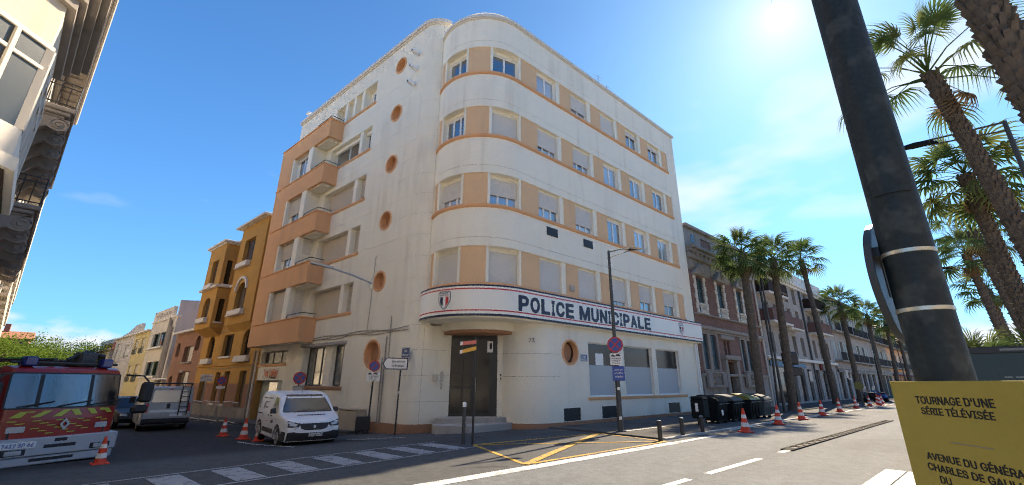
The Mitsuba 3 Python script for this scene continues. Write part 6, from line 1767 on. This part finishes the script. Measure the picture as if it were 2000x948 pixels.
# grey van seen from behind
t = thing('grey_van', 'grey van seen from behind with a roof rack and a ladder on its rear door', 'van')
o = [(2.35, 0.3), (2.42, 0.6), (2.38, 0.95), (1.6, 1.25), (1.05, 1.86), (0.7, 1.95), (-2.1, 1.97), (-2.3, 1.92), (-2.36, 1.2), (-2.42, 0.75), (-2.42, 0.36), (-2.3, 0.28)]
bg = Body(o, 0.95, 1.05, 0.10, nose=0.15, tail=0.02, wheels=(1.5, -1.55), wr=0.34, xf=2.4, xr=-2.4)
a2 = math.radians(134.0)
hd2 = np.array([math.cos(a2), math.sin(a2)])
R0 = np.array([-16.0, 21.45]); c2 = R0 + hd2 * 2.42
Mg = place(c2[0], c2[1], float(ground_z(*c2)) + 0.005, a2)
put(t + '__body', bg.mesh(), 'car_grey', Mg, 38)
for s in (-1, 1):
    put(t + '__side_window', bg.side(Polygon([(1.35, 1.25), (0.95, 1.75), (0.3, 1.78), (0.3, 1.22)]), s, 0.005), 'glass_car', Mg, 30)
    put(t + '__side_window', bg.side(Polygon([(0.15, 1.24), (0.15, 1.76), (-2.05, 1.76), (-2.1, 1.24)]), s, 0.005), 'glass_curtain', Mg, 30)
    put(t + '__tail_light', bg.end(sbox(s * 0.86 - 0.06, 0.85, s * 0.86 + 0.06, 1.25), 0.012, True), 'sign_red', Mg)
    put(t + '__mirror', hull([(1.2, s * 0.96, 1.15), (1.2, s * 1.2, 1.15), (1.2, s * 1.2, 1.45), (1.2, s * 0.98, 1.45), (1.3, s * 1.1, 1.3)]), 'plastic_black', Mg)
    for x in (1.5, -1.55):
        wheel(t, Mg, x, s * 0.82, 0.335, s)
k = put(t + '__rear_door', bg.end(rect_t(-0.80, 0.80, 0.62, 1.86, 0.04), 0.012, True), 'car_grey', Mg, 30)
put(k + '__pane', bg.end(rect_t(-0.72, 0.72, 1.28, 1.80, 0.05), 0.02, True), 'glass_curtain', Mg, 30)
put(k + '__handle', bg.end(rect_t(-0.06, 0.08, 1.0, 1.22, 0.02), 0.03, True), 'plastic_black', Mg)
put(k + '__trim', bg.end(rect_t(-0.72, 0.72, 0.84, 0.94, 0.01), 0.022, True), 'galvanised', Mg)
put(k + '__brake_light', bg.end(rect_t(-0.07, 0.07, 1.83, 1.87, 0.01), 0.022, True), 'sign_red', Mg)
put(t + '__bumper', bg.end(rect_t(-0.97, 0.97, 0.34, 0.58, 0.03), 0.05, True), 'plastic_black', Mg)
put(t + '__number_plate', bg.end(rect_t(-0.62, -0.1, 0.66, 0.78, 0.01), 0.03, True), 'sign_white', Mg)
lad = [tube([(-2.5, y, 0.7), (-2.47, y, 1.3), (-2.40, y, 2.0), (-2.2, y, 2.12)], 0.022, 6) for y in (-0.72, -0.40)]
lad += [tube([(-2.47 + 0.0, -0.72, z), (-2.47, -0.40, z)], 0.016, 5) for z in np.arange(0.85, 2.0, 0.22)]
put(t + '__ladder', lad, 'plastic_black', Mg)
put(t + '__roof_rack', [tube([(-2.2, s * 0.8, 2.1), (1.0, s * 0.8, 2.1)], 0.03, 6) for s in (-1, 1)] + [tube([(x, -0.85, 2.1), (x, 0.85, 2.1)], 0.025, 6) for x in np.linspace(-2.2, 1.0, 6)] + [tube([(x, s * 0.8, 1.9), (x, s * 0.8, 2.1)], 0.02, 5) for x in (-2, 0, 0.9) for s in (-1, 1)], 'plastic_black', Mg)
put(t + '__floor', box(-2.2, 2.2, -0.8, 0.8, 0.24, 0.5), 'plastic_black', Mg)

# dark car between fire truck and grey van
t = thing('dark_car', 'dark car in the shade between the fire truck and the grey van', 'car')
o = [(1.98, 0.3), (2.05, 0.5), (1.95, 0.78), (1.1, 0.95), (0.35, 1.42), (-0.9, 1.48), (-1.6, 1.4), (-2.0, 0.95), (-2.08, 0.55), (-1.95, 0.28)]
bc = Body(o, 0.88, 0.9, 0.28, wheels=(1.25, -1.3), wr=0.3, xf=2.05, xr=-2.08)
Mk = place(-20.2, 24.4, float(ground_z(-20.2, 24.4)), math.radians(-38))
put(t + '__body', bc.mesh(), 'car_dark', Mk, 38)
put(t + '__windscreen', bc.end(Polygon([(-0.82, 0.99), (0.82, 0.99), (0.7, 1.38), (-0.7, 1.38)]), 0.006), 'glass_dark', Mk, 30)
for s in (-1, 1):
    put(t + '__side_window', bc.side(Polygon([(0.8, 1.0), (0.3, 1.34), (-0.9, 1.4), (-1.5, 1.3), (-1.7, 1.0)]), s, 0.005), 'glass_dark', Mk, 30)
    put(t + '__headlight', bc.end(Polygon([(s * 0.6, 0.62), (s * 0.95, 0.64), (s * 0.95, 0.76), (s * 0.65, 0.73)]), 0.01), 'lamp_glass', Mk)
    for x in (1.25, -1.3):
        wheel(t, Mk, x, s * 0.76, 0.3, s)
put(t + '__number_plate', bc.end(rect_t(-0.3, 0.3, 0.42, 0.53, 0.01), 0.02), 'sign_white', Mk)

# fire truck
t = thing('fire_truck', 'red fire truck with yellow marks, a white bumper and blue beacons at lower left', 'fire truck')
o = [(0.0, 0.55), (0.0, 0.98), (-0.02, 1.22), (-0.16, 1.95), (-0.26, 2.06), (-0.5, 2.12), (-1.9, 2.12), (-1.95, 2.0), (-1.95, 0.55)]
bt = Body(o, 1.16, 1.2, 0.05, nose=0.16, tail=0.0, wheels=(), xf=0.0, xr=-1.95, soft=0.08)
at = math.atan2(-0.36, 0.933)
sd = np.array([-math.sin(at), math.cos(at)])                    # towards the truck's left (image right)
FRc = np.array([-10.80, 12.80])                                 # front left corner on the ground
c3 = FRc - sd * 1.21
Mt = place(c3[0], c3[1], float(ground_z(*c3)) - 0.06, at, 1.10)
put(t + '__cab', bt.mesh(), 'fire_red', Mt, 38)
ws = Polygon([(-0.93, 1.27), (0.93, 1.27), (0.93, 1.92), (-0.93, 1.92)]).buffer(0.03)
k = put(t + '__windscreen', bt.end(ws, 0.008), 'glass_car', Mt, 30)
for q in (-0.55, 0.33):
    put(k + '__pillar', bt.end(sbox(q, 1.25, q + 0.065, 1.94), 0.014), 'plastic_black', Mt)
put(k + '__surround', bt.end(ws.buffer(0.03).difference(ws), 0.010), 'plastic_black', Mt)
put(k + '__wiper', [tube([(0.05, y, 1.26), (0.0, y + 0.62, 1.36)], 0.014, 4) for y in (-0.9, -0.2, 0.35)], 'plastic_black', Mt)
for s in (-1, 1):
    put(t + '__side_window', bt.side(rect_t(-1.2, -0.35, 1.25, 1.95, 0.06), s, 0.006), 'glass_car', Mt, 30)
    hl = put(t + '__headlight', bt.end(rect_t(s * 0.72 - 0.13, s * 0.72 + 0.13, 0.74, 0.86, 0.02), 0.014), 'lamp_glass', Mt)
    put(t + '__fog_light', [cbox(0.075, 0.11, s * 0.75 - 0.2, s * 0.75 + 0.2, 0.29, 0.42, 0.02)], 'plastic_black', Mt)
    put(t + '__fog_light__lens', [cbox(0.10, 0.118, s * 0.75 - 0.13, s * 0.75 + 0.13, 0.31, 0.40, 0.01)], 'lamp_glass', Mt)
    put(t + '__mirror_arm', tube([(-0.15, s * 1.05, 1.95), (0.15, s * 1.30, 1.93), (0.22, s * 1.42, 1.78)], 0.022, 6), 'plastic_black', Mt)
    put(t + '__mirror', [cbox(0.12, 0.28, s * 1.42 - 0.14, s * 1.42 + 0.14, 1.28, 1.78, 0.05), cbox(0.10, 0.30, s * 1.36 - 0.2, s * 1.36 + 0.16, 1.02, 1.22, 0.06)], 'plastic_black', Mt)
    bc_ = put(t + '__beacon', [cbox(-0.62, -0.40, s * 0.72 - 0.12, s * 0.72 + 0.12, 2.12, 2.33, 0.03)], 'beacon_blue', Mt, 30)
    put(t + '__wheel', tube([(-1.0, s * 1.0 - 0.13, 0.42), (-1.0, s * 1.0 + 0.13, 0.42)], 0.42, 24), 'rubber', Mt, 35)
    put(t + '__wheel', tube([(-4.0, s * 1.0 - 0.2, 0.42), (-4.0, s * 1.0 + 0.2, 0.42)], 0.42, 24), 'rubber', Mt, 35)
def bump(z0, z1, xf, w):
    return hull([(-0.3, q * w, z) for q in (-1, 1) for z in (z0, z1)] + [(xf - 0.10, q * w, z) for q in (-1, 1) for z in (z0, z1 - 0.03)] + [(xf - 0.02, q * w * 0.94, z) for q in (-1, 1) for z in (z0, z1)] + [(xf, q * w * 0.7, z) for q in (-1, 1) for z in (z0 + 0.02, z1 - 0.02)])


put(t + '__bumper', [bump(0.26, 0.62, 0.10, 1.13), bump(0.08, 0.245, 0.075, 1.10)], 'bumper_white', Mt)
put(t + '__bumper__slot', [cbox(0.09, 0.106, -0.28, 0.28, 0.40, 0.47, 0.01), cbox(0.09, 0.108, -0.12, 0.10, 0.52, 0.59, 0.01), cbox(0.07, 0.09, -0.45, 0.3, 0.15, 0.21, 0.01)], 'plastic_black', Mt)
b = put(t + '__number_plate', cbox(0.08, 0.115, -1.0, -0.42, 0.43, 0.56, 0.005), 'sign_white', Mt)
kx = text2d('7412 SP 66', 0.075, True, 0.003, 0.5)
put(b + '__lettering', TM(np.stack([0.1155 - kx.vertices[:, 1], kx.vertices[:, 0] - 0.96, kx.vertices[:, 2] + 0.46], 1), kx.faces), 'sign_blue', Mt)
# yellow marks: a row of slanted bars and rows of dashes
bars = [[(-0.86, 1.04), (-0.70, 1.04), (-0.62, 1.14), (-0.52, 1.14), (-0.5, 1.16), (-0.72, 1.16)], [(-0.56, 1.04), (-0.42, 1.04), (-0.24, 1.17), (-0.36, 1.17)], [(-0.22, 1.04), (-0.08, 1.04), (0.06, 1.18), (-0.06, 1.18)], [(0.06, 1.18), (0.2, 1.18), (0.28, 1.05), (0.16, 1.05)],
        [(0.36, 1.18), (0.50, 1.18), (0.58, 1.06), (0.46, 1.06)], [(0.62, 1.18), (0.80, 1.18), (0.90, 1.07), (0.78, 1.07), (0.74, 1.13), (0.62, 1.13)]]
put(t + '__marking', [bt.end(Polygon(q).buffer(0.001), 0.006) for q in bars], 'yellow_mark', Mt)
dash = []
for r, z in enumerate((0.955, 0.905, 0.855, 0.80, 0.745, 0.69)):
    for c in np.arange(-0.88 + (r % 3) * 0.12, 0.9, 0.36):
        if abs(abs(c + 0.07) - 0.72) < 0.23 and z < 0.9:
            continue
        dash.append(bt.end(Polygon([(c, z), (c + 0.13, z), (c + 0.15, z + 0.018), (c + 0.02, z + 0.018)]), 0.006))
put(t + '__marking', dash, 'yellow_mark', Mt)
put(t + '__emblem', [ext(Polygon([(-0.09, 0.87), (0, 1.0), (0.09, 0.87), (0, 0.74)]).difference(Polygon([(-0.045, 0.87), (0, 0.935), (0.045, 0.87), (0, 0.805)])), -0.05, -0.015)], 'galvanised', Mt @ place(0, 0, 0, math.pi / 2))
put(t + '__equipment_body', [cbox(-5.8, -2.02, -1.15, 1.15, 0.55, 2.1, 0.05)], 'fire_red', Mt)
put(t + '__roof_gear', [tube([(-0.55, -1.0, 2.2), (-0.55, 1.0, 2.2)], 0.03, 6), tube([(-5.5, -0.5, 2.3), (-0.8, -0.55, 2.3)], 0.04, 6), tube([(-5.5, -0.1, 2.3), (-0.8, -0.15, 2.3)], 0.04, 6)] + [tube([(x, -0.55, 2.3), (x, -0.1, 2.3)], 0.02, 5) for x in np.arange(-5.3, -0.9, 0.3)] + [cbox(-3.4, -1.4, 0.2, 0.95, 2.12, 2.32, 0.04), cbox(-1.3, -0.9, 0.35, 0.75, 2.12, 2.5, 0.05), tube([(-1.1, 0.2, 2.3), (-1.1, 0.55, 2.52), (-1.0, 0.9, 2.42)], 0.05, 6)], 'dark_metal', Mt)
put(t + '__chassis', box(-5.7, -0.1, -0.85, 0.85, 0.35, 0.75), 'plastic_black', Mt)

# ---------------------------------------------------------------- foreground: steel column, back of a round sign, yellow notice, dark board
t = thing('steel_column', 'thick dark steel column in the foreground with two brass bands, behind the yellow notice', 'lamp post')
Mp = place(1.62, 1.68, 0.09)
put(t + '__shaft', lathe([(0.0, -0.1), (0.17, -0.1), (0.17, 0.35), (0.085, 0.42), (0.085, 7.5), (0, 7.5)], 36), 'pole_paint', Mp, 25)
a = np.linspace(-0.75, 0.75, 11) + math.atan2(-1.68, -1.62) + 0.05
hp = []
for ra, za, zb in ((0.092, 2.36, 2.86),):
    V = np.vstack([np.stack([r * np.cos(a), r * np.sin(a), a * 0 + z], 1) for r, z in ((ra, za), (ra, zb), (0.077, zb), (0.077, za))])
    n = len(a); F = []
    for i in range(n - 1):
        for q in range(4):
            p = (q + 1) % 4
            F += [[q * n + i, p * n + i + 1, q * n + i + 1], [q * n + i, p * n + i, p * n + i + 1]]
    F += [[0, n, 2 * n], [0, 2 * n, 3 * n], [n - 1, 3 * n - 1, 2 * n - 1], [n - 1, 4 * n - 1, 3 * n - 1]]
    hp.append(TM(V, F))
put(t + '__hatch', hp, 'pole_paint', Mp, 30)
for z in (1.885, 2.115):
    put(t + '__band', lathe([(0.084, z - 0.009), (0.088, z - 0.007), (0.088, z + 0.007), (0.084, z + 0.009)], 36), 'brass_band', Mp, 30)
t = thing('round_sign', 'round traffic sign seen from its dark back, clamped to the steel column', 'sign')
Mr = frame(np.array([0.814, 0.586, 0]), np.array([-0.586, 0.814, 0]), np.array([1.70, 1.875, 2.13]))
put(t + '__disc', [ext(disc(0, 0, 0.262, 48), 0.0, 0.006)], 'dark_metal', Mr)
put(t + '__rim', [lathe([(0.262, -0.012), (0.272, -0.012), (0.272, 0.014), (0.262, 0.014), (0.262, -0.012)], 48)], 'dark_metal', Mr @ frame(np.array([1.0, 0, 0]), np.array([0, 1.0, 0]), np.zeros(3)) @ np.array([[1, 0, 0, 0], [0, 0, -1, 0], [0, 1, 0, 0], [0, 0, 0, 1.0]]), 40)
put(t + '__sticker', [box(-0.10, 0.10, -0.003, -0.0005, -0.075, 0.075)], 'bin_grey', Mr)  # pale patch in place of the sky mirrored in the back
put(t + '__bracket', [box(-0.2, 0.2, -0.028, -0.0035, 0.085, 0.125), box(-0.06, 0.06, -0.06, -0.028, 0.075, 0.135)], 'dark_metal', Mr)
put(t + '__clamp', tube([(1.635, 1.73, 2.235), (1.705, 1.87, 2.235)], 0.02, 8), 'dark_metal')
t = thing('yellow_notice', 'large yellow filming notice with black lettering in the right foreground, fixed to the steel column', 'notice')
Mn = frame(np.array([-0.14, -0.99, 0]) / math.hypot(0.14, 0.99), np.array([0.99, -0.14, 0]) / math.hypot(0.14, 0.99), np.array([1.53, 1.80, 0.76]))
put(t + '__board', cbox(-0.03, 0.69, 0.0, 0.005, 0, 0.951, 0.0015), 'poster_yellow', Mn)
for s, x, z, h, w in (("TOURNAGE D'UNE", 0.090, 0.872, 0.025, 0.320), ('SÉRIE TÉLÉVISÉE', 0.103, 0.836, 0.0225, 0.295), ('AVENUE DU GÉNÉRAL', 0.070, 0.682, 0.0225, 0.385), ('CHARLES DE GAULLE', 0.063, 0.646, 0.0225, 0.385), ('DU', 0.105, 0.610, 0.0225, 0.048)):
    put(t + '__lettering', shift(text2d(s, h, True, 0.0012, w), x, -0.0002, z), 'print_black', Mn)
put(t + '__rule', box(0.197, 0.358, -0.0012, -0.0002, 0.75, 0.7525), 'cable_grey', Mn)
put(t + '__tie', [lathe([(0.086, z), (0.089, z + 0.002), (0.089, z + 0.012), (0.086, z + 0.014)], 24) for z in (0.9, 1.35)], 'plastic_black', Mp)
t = thing('dark_board', 'dark green printed board under the low palms behind the yellow notice', 'board')
Md = frame(np.array([0.68, -0.73, 0]) / math.hypot(0.68, 0.73), np.array([0.73, 0.68, 0]) / math.hypot(0.68, 0.73), np.array([8.35, 8.55, 0.09]))
put(t + '__panel', cbox(0, 3.2, 0, 0.06, 0.5, 2.25, 0.01), 'board_green', Md)
put(t + '__frame', [cbox(-0.06, 3.26, -0.02, 0.08, 2.15, 2.27, 0.01), cbox(-0.06, 0.0, -0.02, 0.08, 0, 2.2, 0.01), cbox(3.2, 3.26, -0.02, 0.08, 0, 2.2, 0.01)], 'black_metal', Md)
pb_ = []
for r in range(7):
    x = 0.7
    while x < 2.9:
        w = rng.uniform(0.04, 0.16)
        pb_.append(box(x, x + w, -0.003, -0.0005, 1.72 - r * 0.09, 1.75 - r * 0.09)); x += w + 0.035
put(t + '__print', pb_, 'board_print', Md)
put(t + '__frame__plate', box(0.75, 1.25, -0.024, -0.0205, 2.19, 2.23), 'board_print', Md)
put(t + '__emblem', ext(Point(1.35, 1.95).buffer(0.12).difference(Point(1.35, 1.95).buffer(0.05)), -0.003, -0.0005), 'board_print', Md)
# ---------------------------------------------------------------- palms
def fan_leaf(n=20, L=0.86, pet=1.15, droop=0.55, seed=0):
    """A fan palm leaf: a petiole along +x, then n pointed blades spread like a hand, their tips hanging."""
    r = np.random.default_rng(seed)
    V, F = [], []
    P = np.array([[0, 0, 0], [pet * 0.5, 0, 0.06 * pet], [pet, 0, 0.04 * pet]])
    V += [P[0] + [0, -0.03, 0], P[0] + [0, 0.03, 0], P[0] + [0, 0, 0.03], P[1] + [0, -0.02, 0], P[1] + [0, 0.02, 0], P[1] + [0, 0, 0.02], P[2] + [0, -0.015, 0], P[2] + [0, 0.015, 0], P[2] + [0, 0, 0.015]]
    for q in (0, 3):
        for i in range(3):
            j = (i + 1) % 3
            F += [[q + i, q + j, q + 3 + j], [q + i, q + 3 + j, q + 3 + i]]
    o = P[2]
    for i in range(n):
        a = (i + 0.5) / n * 2 - 1
        th = a * 2.25
        l = L * (0.72 + 0.28 * math.cos(a * 1.7)) * r.uniform(0.88, 1.06)
        d = np.array([math.cos(th), math.sin(th), 0.0])
        s = np.array([-math.sin(th), math.cos(th), 0.0])
        lift = 0.10 * (1 - abs(a)) + 0.04 * (-1) ** i
        w = L * 2.0 / n
        p1 = o + d * l * 0.45 + np.array([0, 0, lift * l - droop * 0.10 * l])
        p2 = o + d * l * 0.80 + np.array([0, 0, lift * l * 0.9 - droop * 0.36 * l])
        p3 = o + d * l * 0.98 + np.array([0, 0, lift * l * 0.5 - droop * r.uniform(0.75, 1.1) * l])
        b = len(V)
        V += [o - s * 0.01, o + s * 0.01, p1 - s * w * 0.50, p1 + s * w * 0.50, p2 - s * w * 0.30, p2 + s * w * 0.30, p3, p1 + np.array([0, 0, -w * 0.3])]
        F += [[b, b + 7, b + 2], [b, b + 1, b + 7], [b + 1, b + 3, b + 7], [b + 2, b + 7, b + 4], [b + 7, b + 3, b + 5], [b + 7, b + 5, b + 4], [b + 4, b + 5, b + 6]]
    return np.array(V), np.array(F)


LEAVES = [fan_leaf(seed=k, droop=0.45 + 0.12 * k) for k in range(4)]
AIRY = [fan_leaf(n=30, L=0.66, pet=1.35, seed=k + 9, droop=0.75 + 0.14 * k) for k in range(4)]


def orient(V, az, el, roll, p, s):
    c, q = math.cos(roll), math.sin(roll)
    Rx = np.array([[1, 0, 0], [0, c, -q], [0, q, c]])
    c, q = math.cos(-el), math.sin(-el)
    Ry = np.array([[c, 0, q], [0, 1, 0], [-q, 0, c]])
    c, q = math.cos(az), math.sin(az)
    Rz = np.array([[c, -q, 0], [q, c, 0], [0, 0, 1]])
    return (V * s) @ (Rz @ Ry @ Rx).T + p


def palm(base, top, r0, r1, label, size=1.0, leaves=30, boots=1.0, name='palm_tree', bulge=1.25, group=None, visible=True, seed=0, el0=1.05, fans=None, bstep=0.10, skirt=8):
    fans = fans or LEAVES
    r = np.random.default_rng(seed + 50)
    t = thing(name, label, 'palm tree', group)
    base, top = np.asarray(base, float), np.asarray(top, float)
    H = np.linalg.norm(top - base)
    n = max(14, int(H / 0.3))
    s = np.linspace(0, 1, n)
    ax = base + (top - base) * s[:, None]
    ax[:, :2] += (np.sin(s * math.pi) * 0.05 * H / 9)[:, None] * np.array([0.6, -0.5])
    rad = r0 + (r1 - r0) * s
    rad = rad * np.where(s < 0.06, 1 + (0.06 - s) * 5, 1) * (1 + (bulge - 1) * sst(0.82, 0.97, s))
    m = tube(ax, rad, 18)
    put(t + '__trunk', m, 'palm_bark', None, 40)
    # old leaf bases round the trunk, in close spirals
    bs = []
    step = bstep
    k = 0
    z = 0.15
    G = 2.39996
    while z < H - 0.1:
        f = z / H
        c = np.array([np.interp(f, s, ax[:, q]) for q in range(3)])
        R_ = np.interp(f, s, rad)
        for _ in range(2 if bstep > 0.08 else 3):
            a = k * G + r.uniform(-0.15, 0.15)
            k += 1
            d = np.array([math.cos(a), math.sin(a), 0]); e = np.array([-math.sin(a), math.cos(a), 0])
            w = R_ * r.uniform(0.26, 0.42) * (1 if bstep > 0.08 else 0.72); h = r.uniform(0.13, 0.24); out = R_ * r.uniform(0.12, 0.30) * boots
            p = c + d * R_ * 0.93
            bs.append(TM([p - e * w, p + e * w, p + e * w * 0.7 + d * out + [0, 0, h * 0.75], p - e * w * 0.7 + d * out + [0, 0, h * 0.75], p + e * w * 0.5 + [0, 0, h], p - e * w * 0.5 + [0, 0, h]],
                         [[0, 1, 2], [0, 2, 3], [3, 2, 4], [3, 4, 5], [0, 3, 5], [1, 4, 2]]))
        z += step * (R_ / 0.25)
    b = put(t + '__trunk__leaf_bases', bs, 'palm_bark')
    labels[b] = {'kind': 'stuff'}
    # crown: upright spears at the heart, spreading leaves, drooping skirt
    c = top + np.array([0, 0, 0.1])
    sp = []
    for i in range(9 if skirt else 5):
        V, F = fans[i % 4]
        sp.append(TM(orient(V * [1, 0.35, 0.5], r.uniform(0, 6.28), r.uniform(1.1, 1.5), r.uniform(-1, 1), c, size * 0.9), F))
    cr = put(t + '__crown', sp, 'palm_leaf_pale')
    for i in range(leaves):
        f = i / leaves
        az = i * G + r.uniform(-0.2, 0.2)
        el = el0 - 1.75 * f + r.uniform(-0.12, 0.12)
        V, F = fans[r.integers(0, 4)]
        V = V.copy()
        V[:, 2] -= 0.10 * np.clip(V[:, 0], 0, None) ** 2
        q = orient(V, az, el, r.uniform(-0.5, 0.5), c - [0, 0, 0.3 * f], size * r.uniform(0.85, 1.1))
        put(cr + '__leaf', TM(q, F), 'palm_leaf' if r.random() < 0.7 else 'palm_leaf_pale')
    dead = []
    for i in range(max(skirt, 3)):
        V, F = LEAVES[r.integers(0, 4)]
        dead.append(TM(orient(V * [0.8, 0.6, 1.0], r.uniform(0, 6.28), -1.15 + r.uniform(-0.2, 0.2), 0, c - [0, 0, 0.35], size * 0.8), F))
    put(t + '__dead_skirt', dead, 'palm_dead')
    return t


g1 = 'fan palms along the avenue front'
left_row = [((14.69, 26.86, 0.0), (14.9, 26.7, 9.7), 0.27, 0.22, 'first palm of the avenue row, its crown before the brick mansion', 1.05), ((18.2, 29.62, 0.0), (18.56, 29.39, 10.2), 0.27, 0.22, 'second palm of the avenue row, before the apartment block balconies', 1.1),
            ((27.33, 38.41, 0.0), (27.0, 38.6, 12.7), 0.27, 0.20, 'tallest palm of the avenue row, its small crown clear against the sky', 1.15), ((34.02, 44.43, 0.0), (34.09, 44.37, 9.6), 0.26, 0.2, 'fourth palm of the avenue row, with bright sunlit leaves', 1.15),
            ((42.95, 52.45, 0.0), (43.2, 52.3, 9.7), 0.26, 0.2, 'fifth palm of the avenue row, before the shuttered building', 1.15), ((51.1, 59.8, 0.0), (51.5, 59.5, 10.0), 0.26, 0.2, 'sixth palm of the avenue row, nearest the back of the round sign', 1.2)]
for k, (b, c, r0, r1, lab, sz) in enumerate(left_row):
    palm(b, c, r0 * 0.92, r1 * 0.92, lab, sz * (1.0, 0.93, 1.0, 1.05, 0.95, 1.0)[k], leaves=(36, 30, 22, 28, 24, 24)[k], boots=0.8, seed=k, el0=(0.95, 1.15, 1.25, 1.0, 1.1, 1.0)[k])
for k, u in enumerate((89.0, 100.0, 112.0, 124.0)):
    P = R2(u, 2.4)
    palm(P, P + np.array([0.2, 0, 9.4 + 0.4 * (k % 2)]), 0.25, 0.2, ('seventh palm of the avenue row, just past the round sign', 'eighth palm of the avenue row, small and far', 'last but one palm at the far end of the avenue row', 'last palm at the far end of the avenue row')[k], 1.25, leaves=22, boots=0.5, seed=20 + k)
right_row = [((6.21, 3.91, 0.0), (5.74, 4.62, 11.5), 0.165, 0.155, 'nearest palm trunk, leaning across the top right corner', 1.35), ((10.71, 7.97, 0.0), (10.15, 8.67, 8.9), 0.175, 0.125, 'large palm at upper right, its crown next to the steel column', 0.98),
             ((14.98, 12.38, 0.0), (14.77, 12.62, 8.2), 0.19, 0.15, 'palm with a dense drooping crown just right of the steel column', 0.92), ((21.97, 18.14, 0.0), (21.4, 18.81, 8.5), 0.21, 0.16, 'palm behind the dense crown, with yellowish leaves', 0.95),
             ((27.88, 24.4, 0.0), (27.45, 24.88, 9.2), 0.22, 0.17, 'farther thin palm right of the steel column', 1.0), ((38.5, 33.6, 0.0), (38.2, 33.9, 9.0), 0.28, 0.21, 'farthest palm of the promenade, partly behind the steel column', 1.2)]
for k, (b, c, r0, r1, lab, sz) in enumerate(right_row):
    palm(b, c, r0, r1, lab, sz, leaves=(24, 19, 30, 24, 24, 24)[k], boots=1.7, fans=AIRY if k in (0, 1, 3) else None, bstep=0.055 if k < 3 else 0.09, skirt=0 if k < 2 else 6, bulge=1.12, el0=(1.05, 1.35, 0.9, 1.1, 1.1, 1.1)[k], seed=40 + k)
for k, (x, y, h, s, lab) in enumerate(((9.75, 9.3, 1.75, 0.62, 'low leafy fan palm right behind the steel column'), (11.35, 9.55, 1.75, 0.72, 'low fan palm with pointed bright leaves at the right edge'), (11.9, 11.2, 1.6, 0.7, 'low fan palm half hidden behind the two others'))):
    palm((x, y, 0.05), (x, y, h), 0.16, 0.14, lab, s, leaves=24, boots=1.0, name='small_palm', seed=70 + k)


# ---------------------------------------------------------------- trees at the end of the side street
def tree(x, y, h, w, label, mat, seed):
    r = np.random.default_rng(seed)
    t = thing('leafy_tree', label, 'tree')
    z0 = float(ground_z(x, y))
    tr = [tube([(x, y, z0), (x + 0.1, y, z0 + h * 0.25), (x - 0.1, y + 0.1, z0 + h * 0.5)], [0.3, 0.22, 0.14], 8)]
    for k in range(6):
        a = r.uniform(0, 6.28); q = r.uniform(0.3, 0.5) * h
        tr.append(tube([(x, y, z0 + q), (x + math.cos(a) * w * 0.2, y + math.sin(a) * w * 0.2, z0 + q + h * 0.2), (x + math.cos(a) * w * 0.36, y + math.sin(a) * w * 0.36, z0 + q + h * 0.32)], [0.12, 0.08, 0.03], 6))
    put(t + '__trunk', tr, 'palm_bark')
    n = 9500
    cen = np.column_stack([r.normal(0, 0.28 * w, 38), r.normal(0, 0.28 * w, 38), z0 + h * (0.62 + r.normal(0, 0.16, 38))])
    cen[:, 2] = np.clip(cen[:, 2], z0 + h * 0.32, z0 + h * 0.93)
    i = r.integers(0, len(cen), n)
    c = cen[i] + r.normal(0, 1, (n, 3)) * np.array([0.11 * w, 0.11 * w, 0.065 * h]) + np.array([x, y, 0])
    sz = r.uniform(0.09, 0.19, n)
    u = r.normal(0, 1, (n, 3)); u /= np.linalg.norm(u, axis=1, keepdims=True)
    v = np.cross(u, r.normal(0, 1, (n, 3))); v /= np.linalg.norm(v, axis=1, keepdims=True)
    V = np.stack([c - u * sz[:, None], c + v * sz[:, None] * 0.45, c + u * sz[:, None], c - v * sz[:, None] * 0.45], 1).reshape(-1, 3)
    b = np.arange(n) * 4
    F = np.vstack([np.stack([b, b + 1, b + 2], 1), np.stack([b, b + 2, b + 3], 1)])
    put(t + '__crown', TM(V, F), mat)


for k, (d, px, h, w, lab, m) in enumerate(((58, -1.16, 8.2, 8, 'bright green tree behind the left side of the fire truck', 'tree_leaf'), (66, -1.10, 8.6, 9, 'bright green tree below the red roofed house', 'tree_leaf'), (62, -1.05, 8.4, 8, 'bright green tree behind the beacons of the fire truck', 'tree_leaf'),
                                            (80, -1.03, 11.0, 9, 'darker tree right of the red roofed house', 'tree_leaf_dark'), (85, -0.99, 11.4, 9, 'dark green tree against the clouds, left of the tiled house', 'tree_leaf_dark'), (74, -0.955, 9.4, 8, 'green tree beside the tiled house at the street end', 'tree_leaf'), (50, -1.22, 8.6, 8, 'leftmost bright green tree, below the led board', 'tree_leaf'))):
    tree(px * d, d * 1.02, h, w, lab, m, 300 + k)
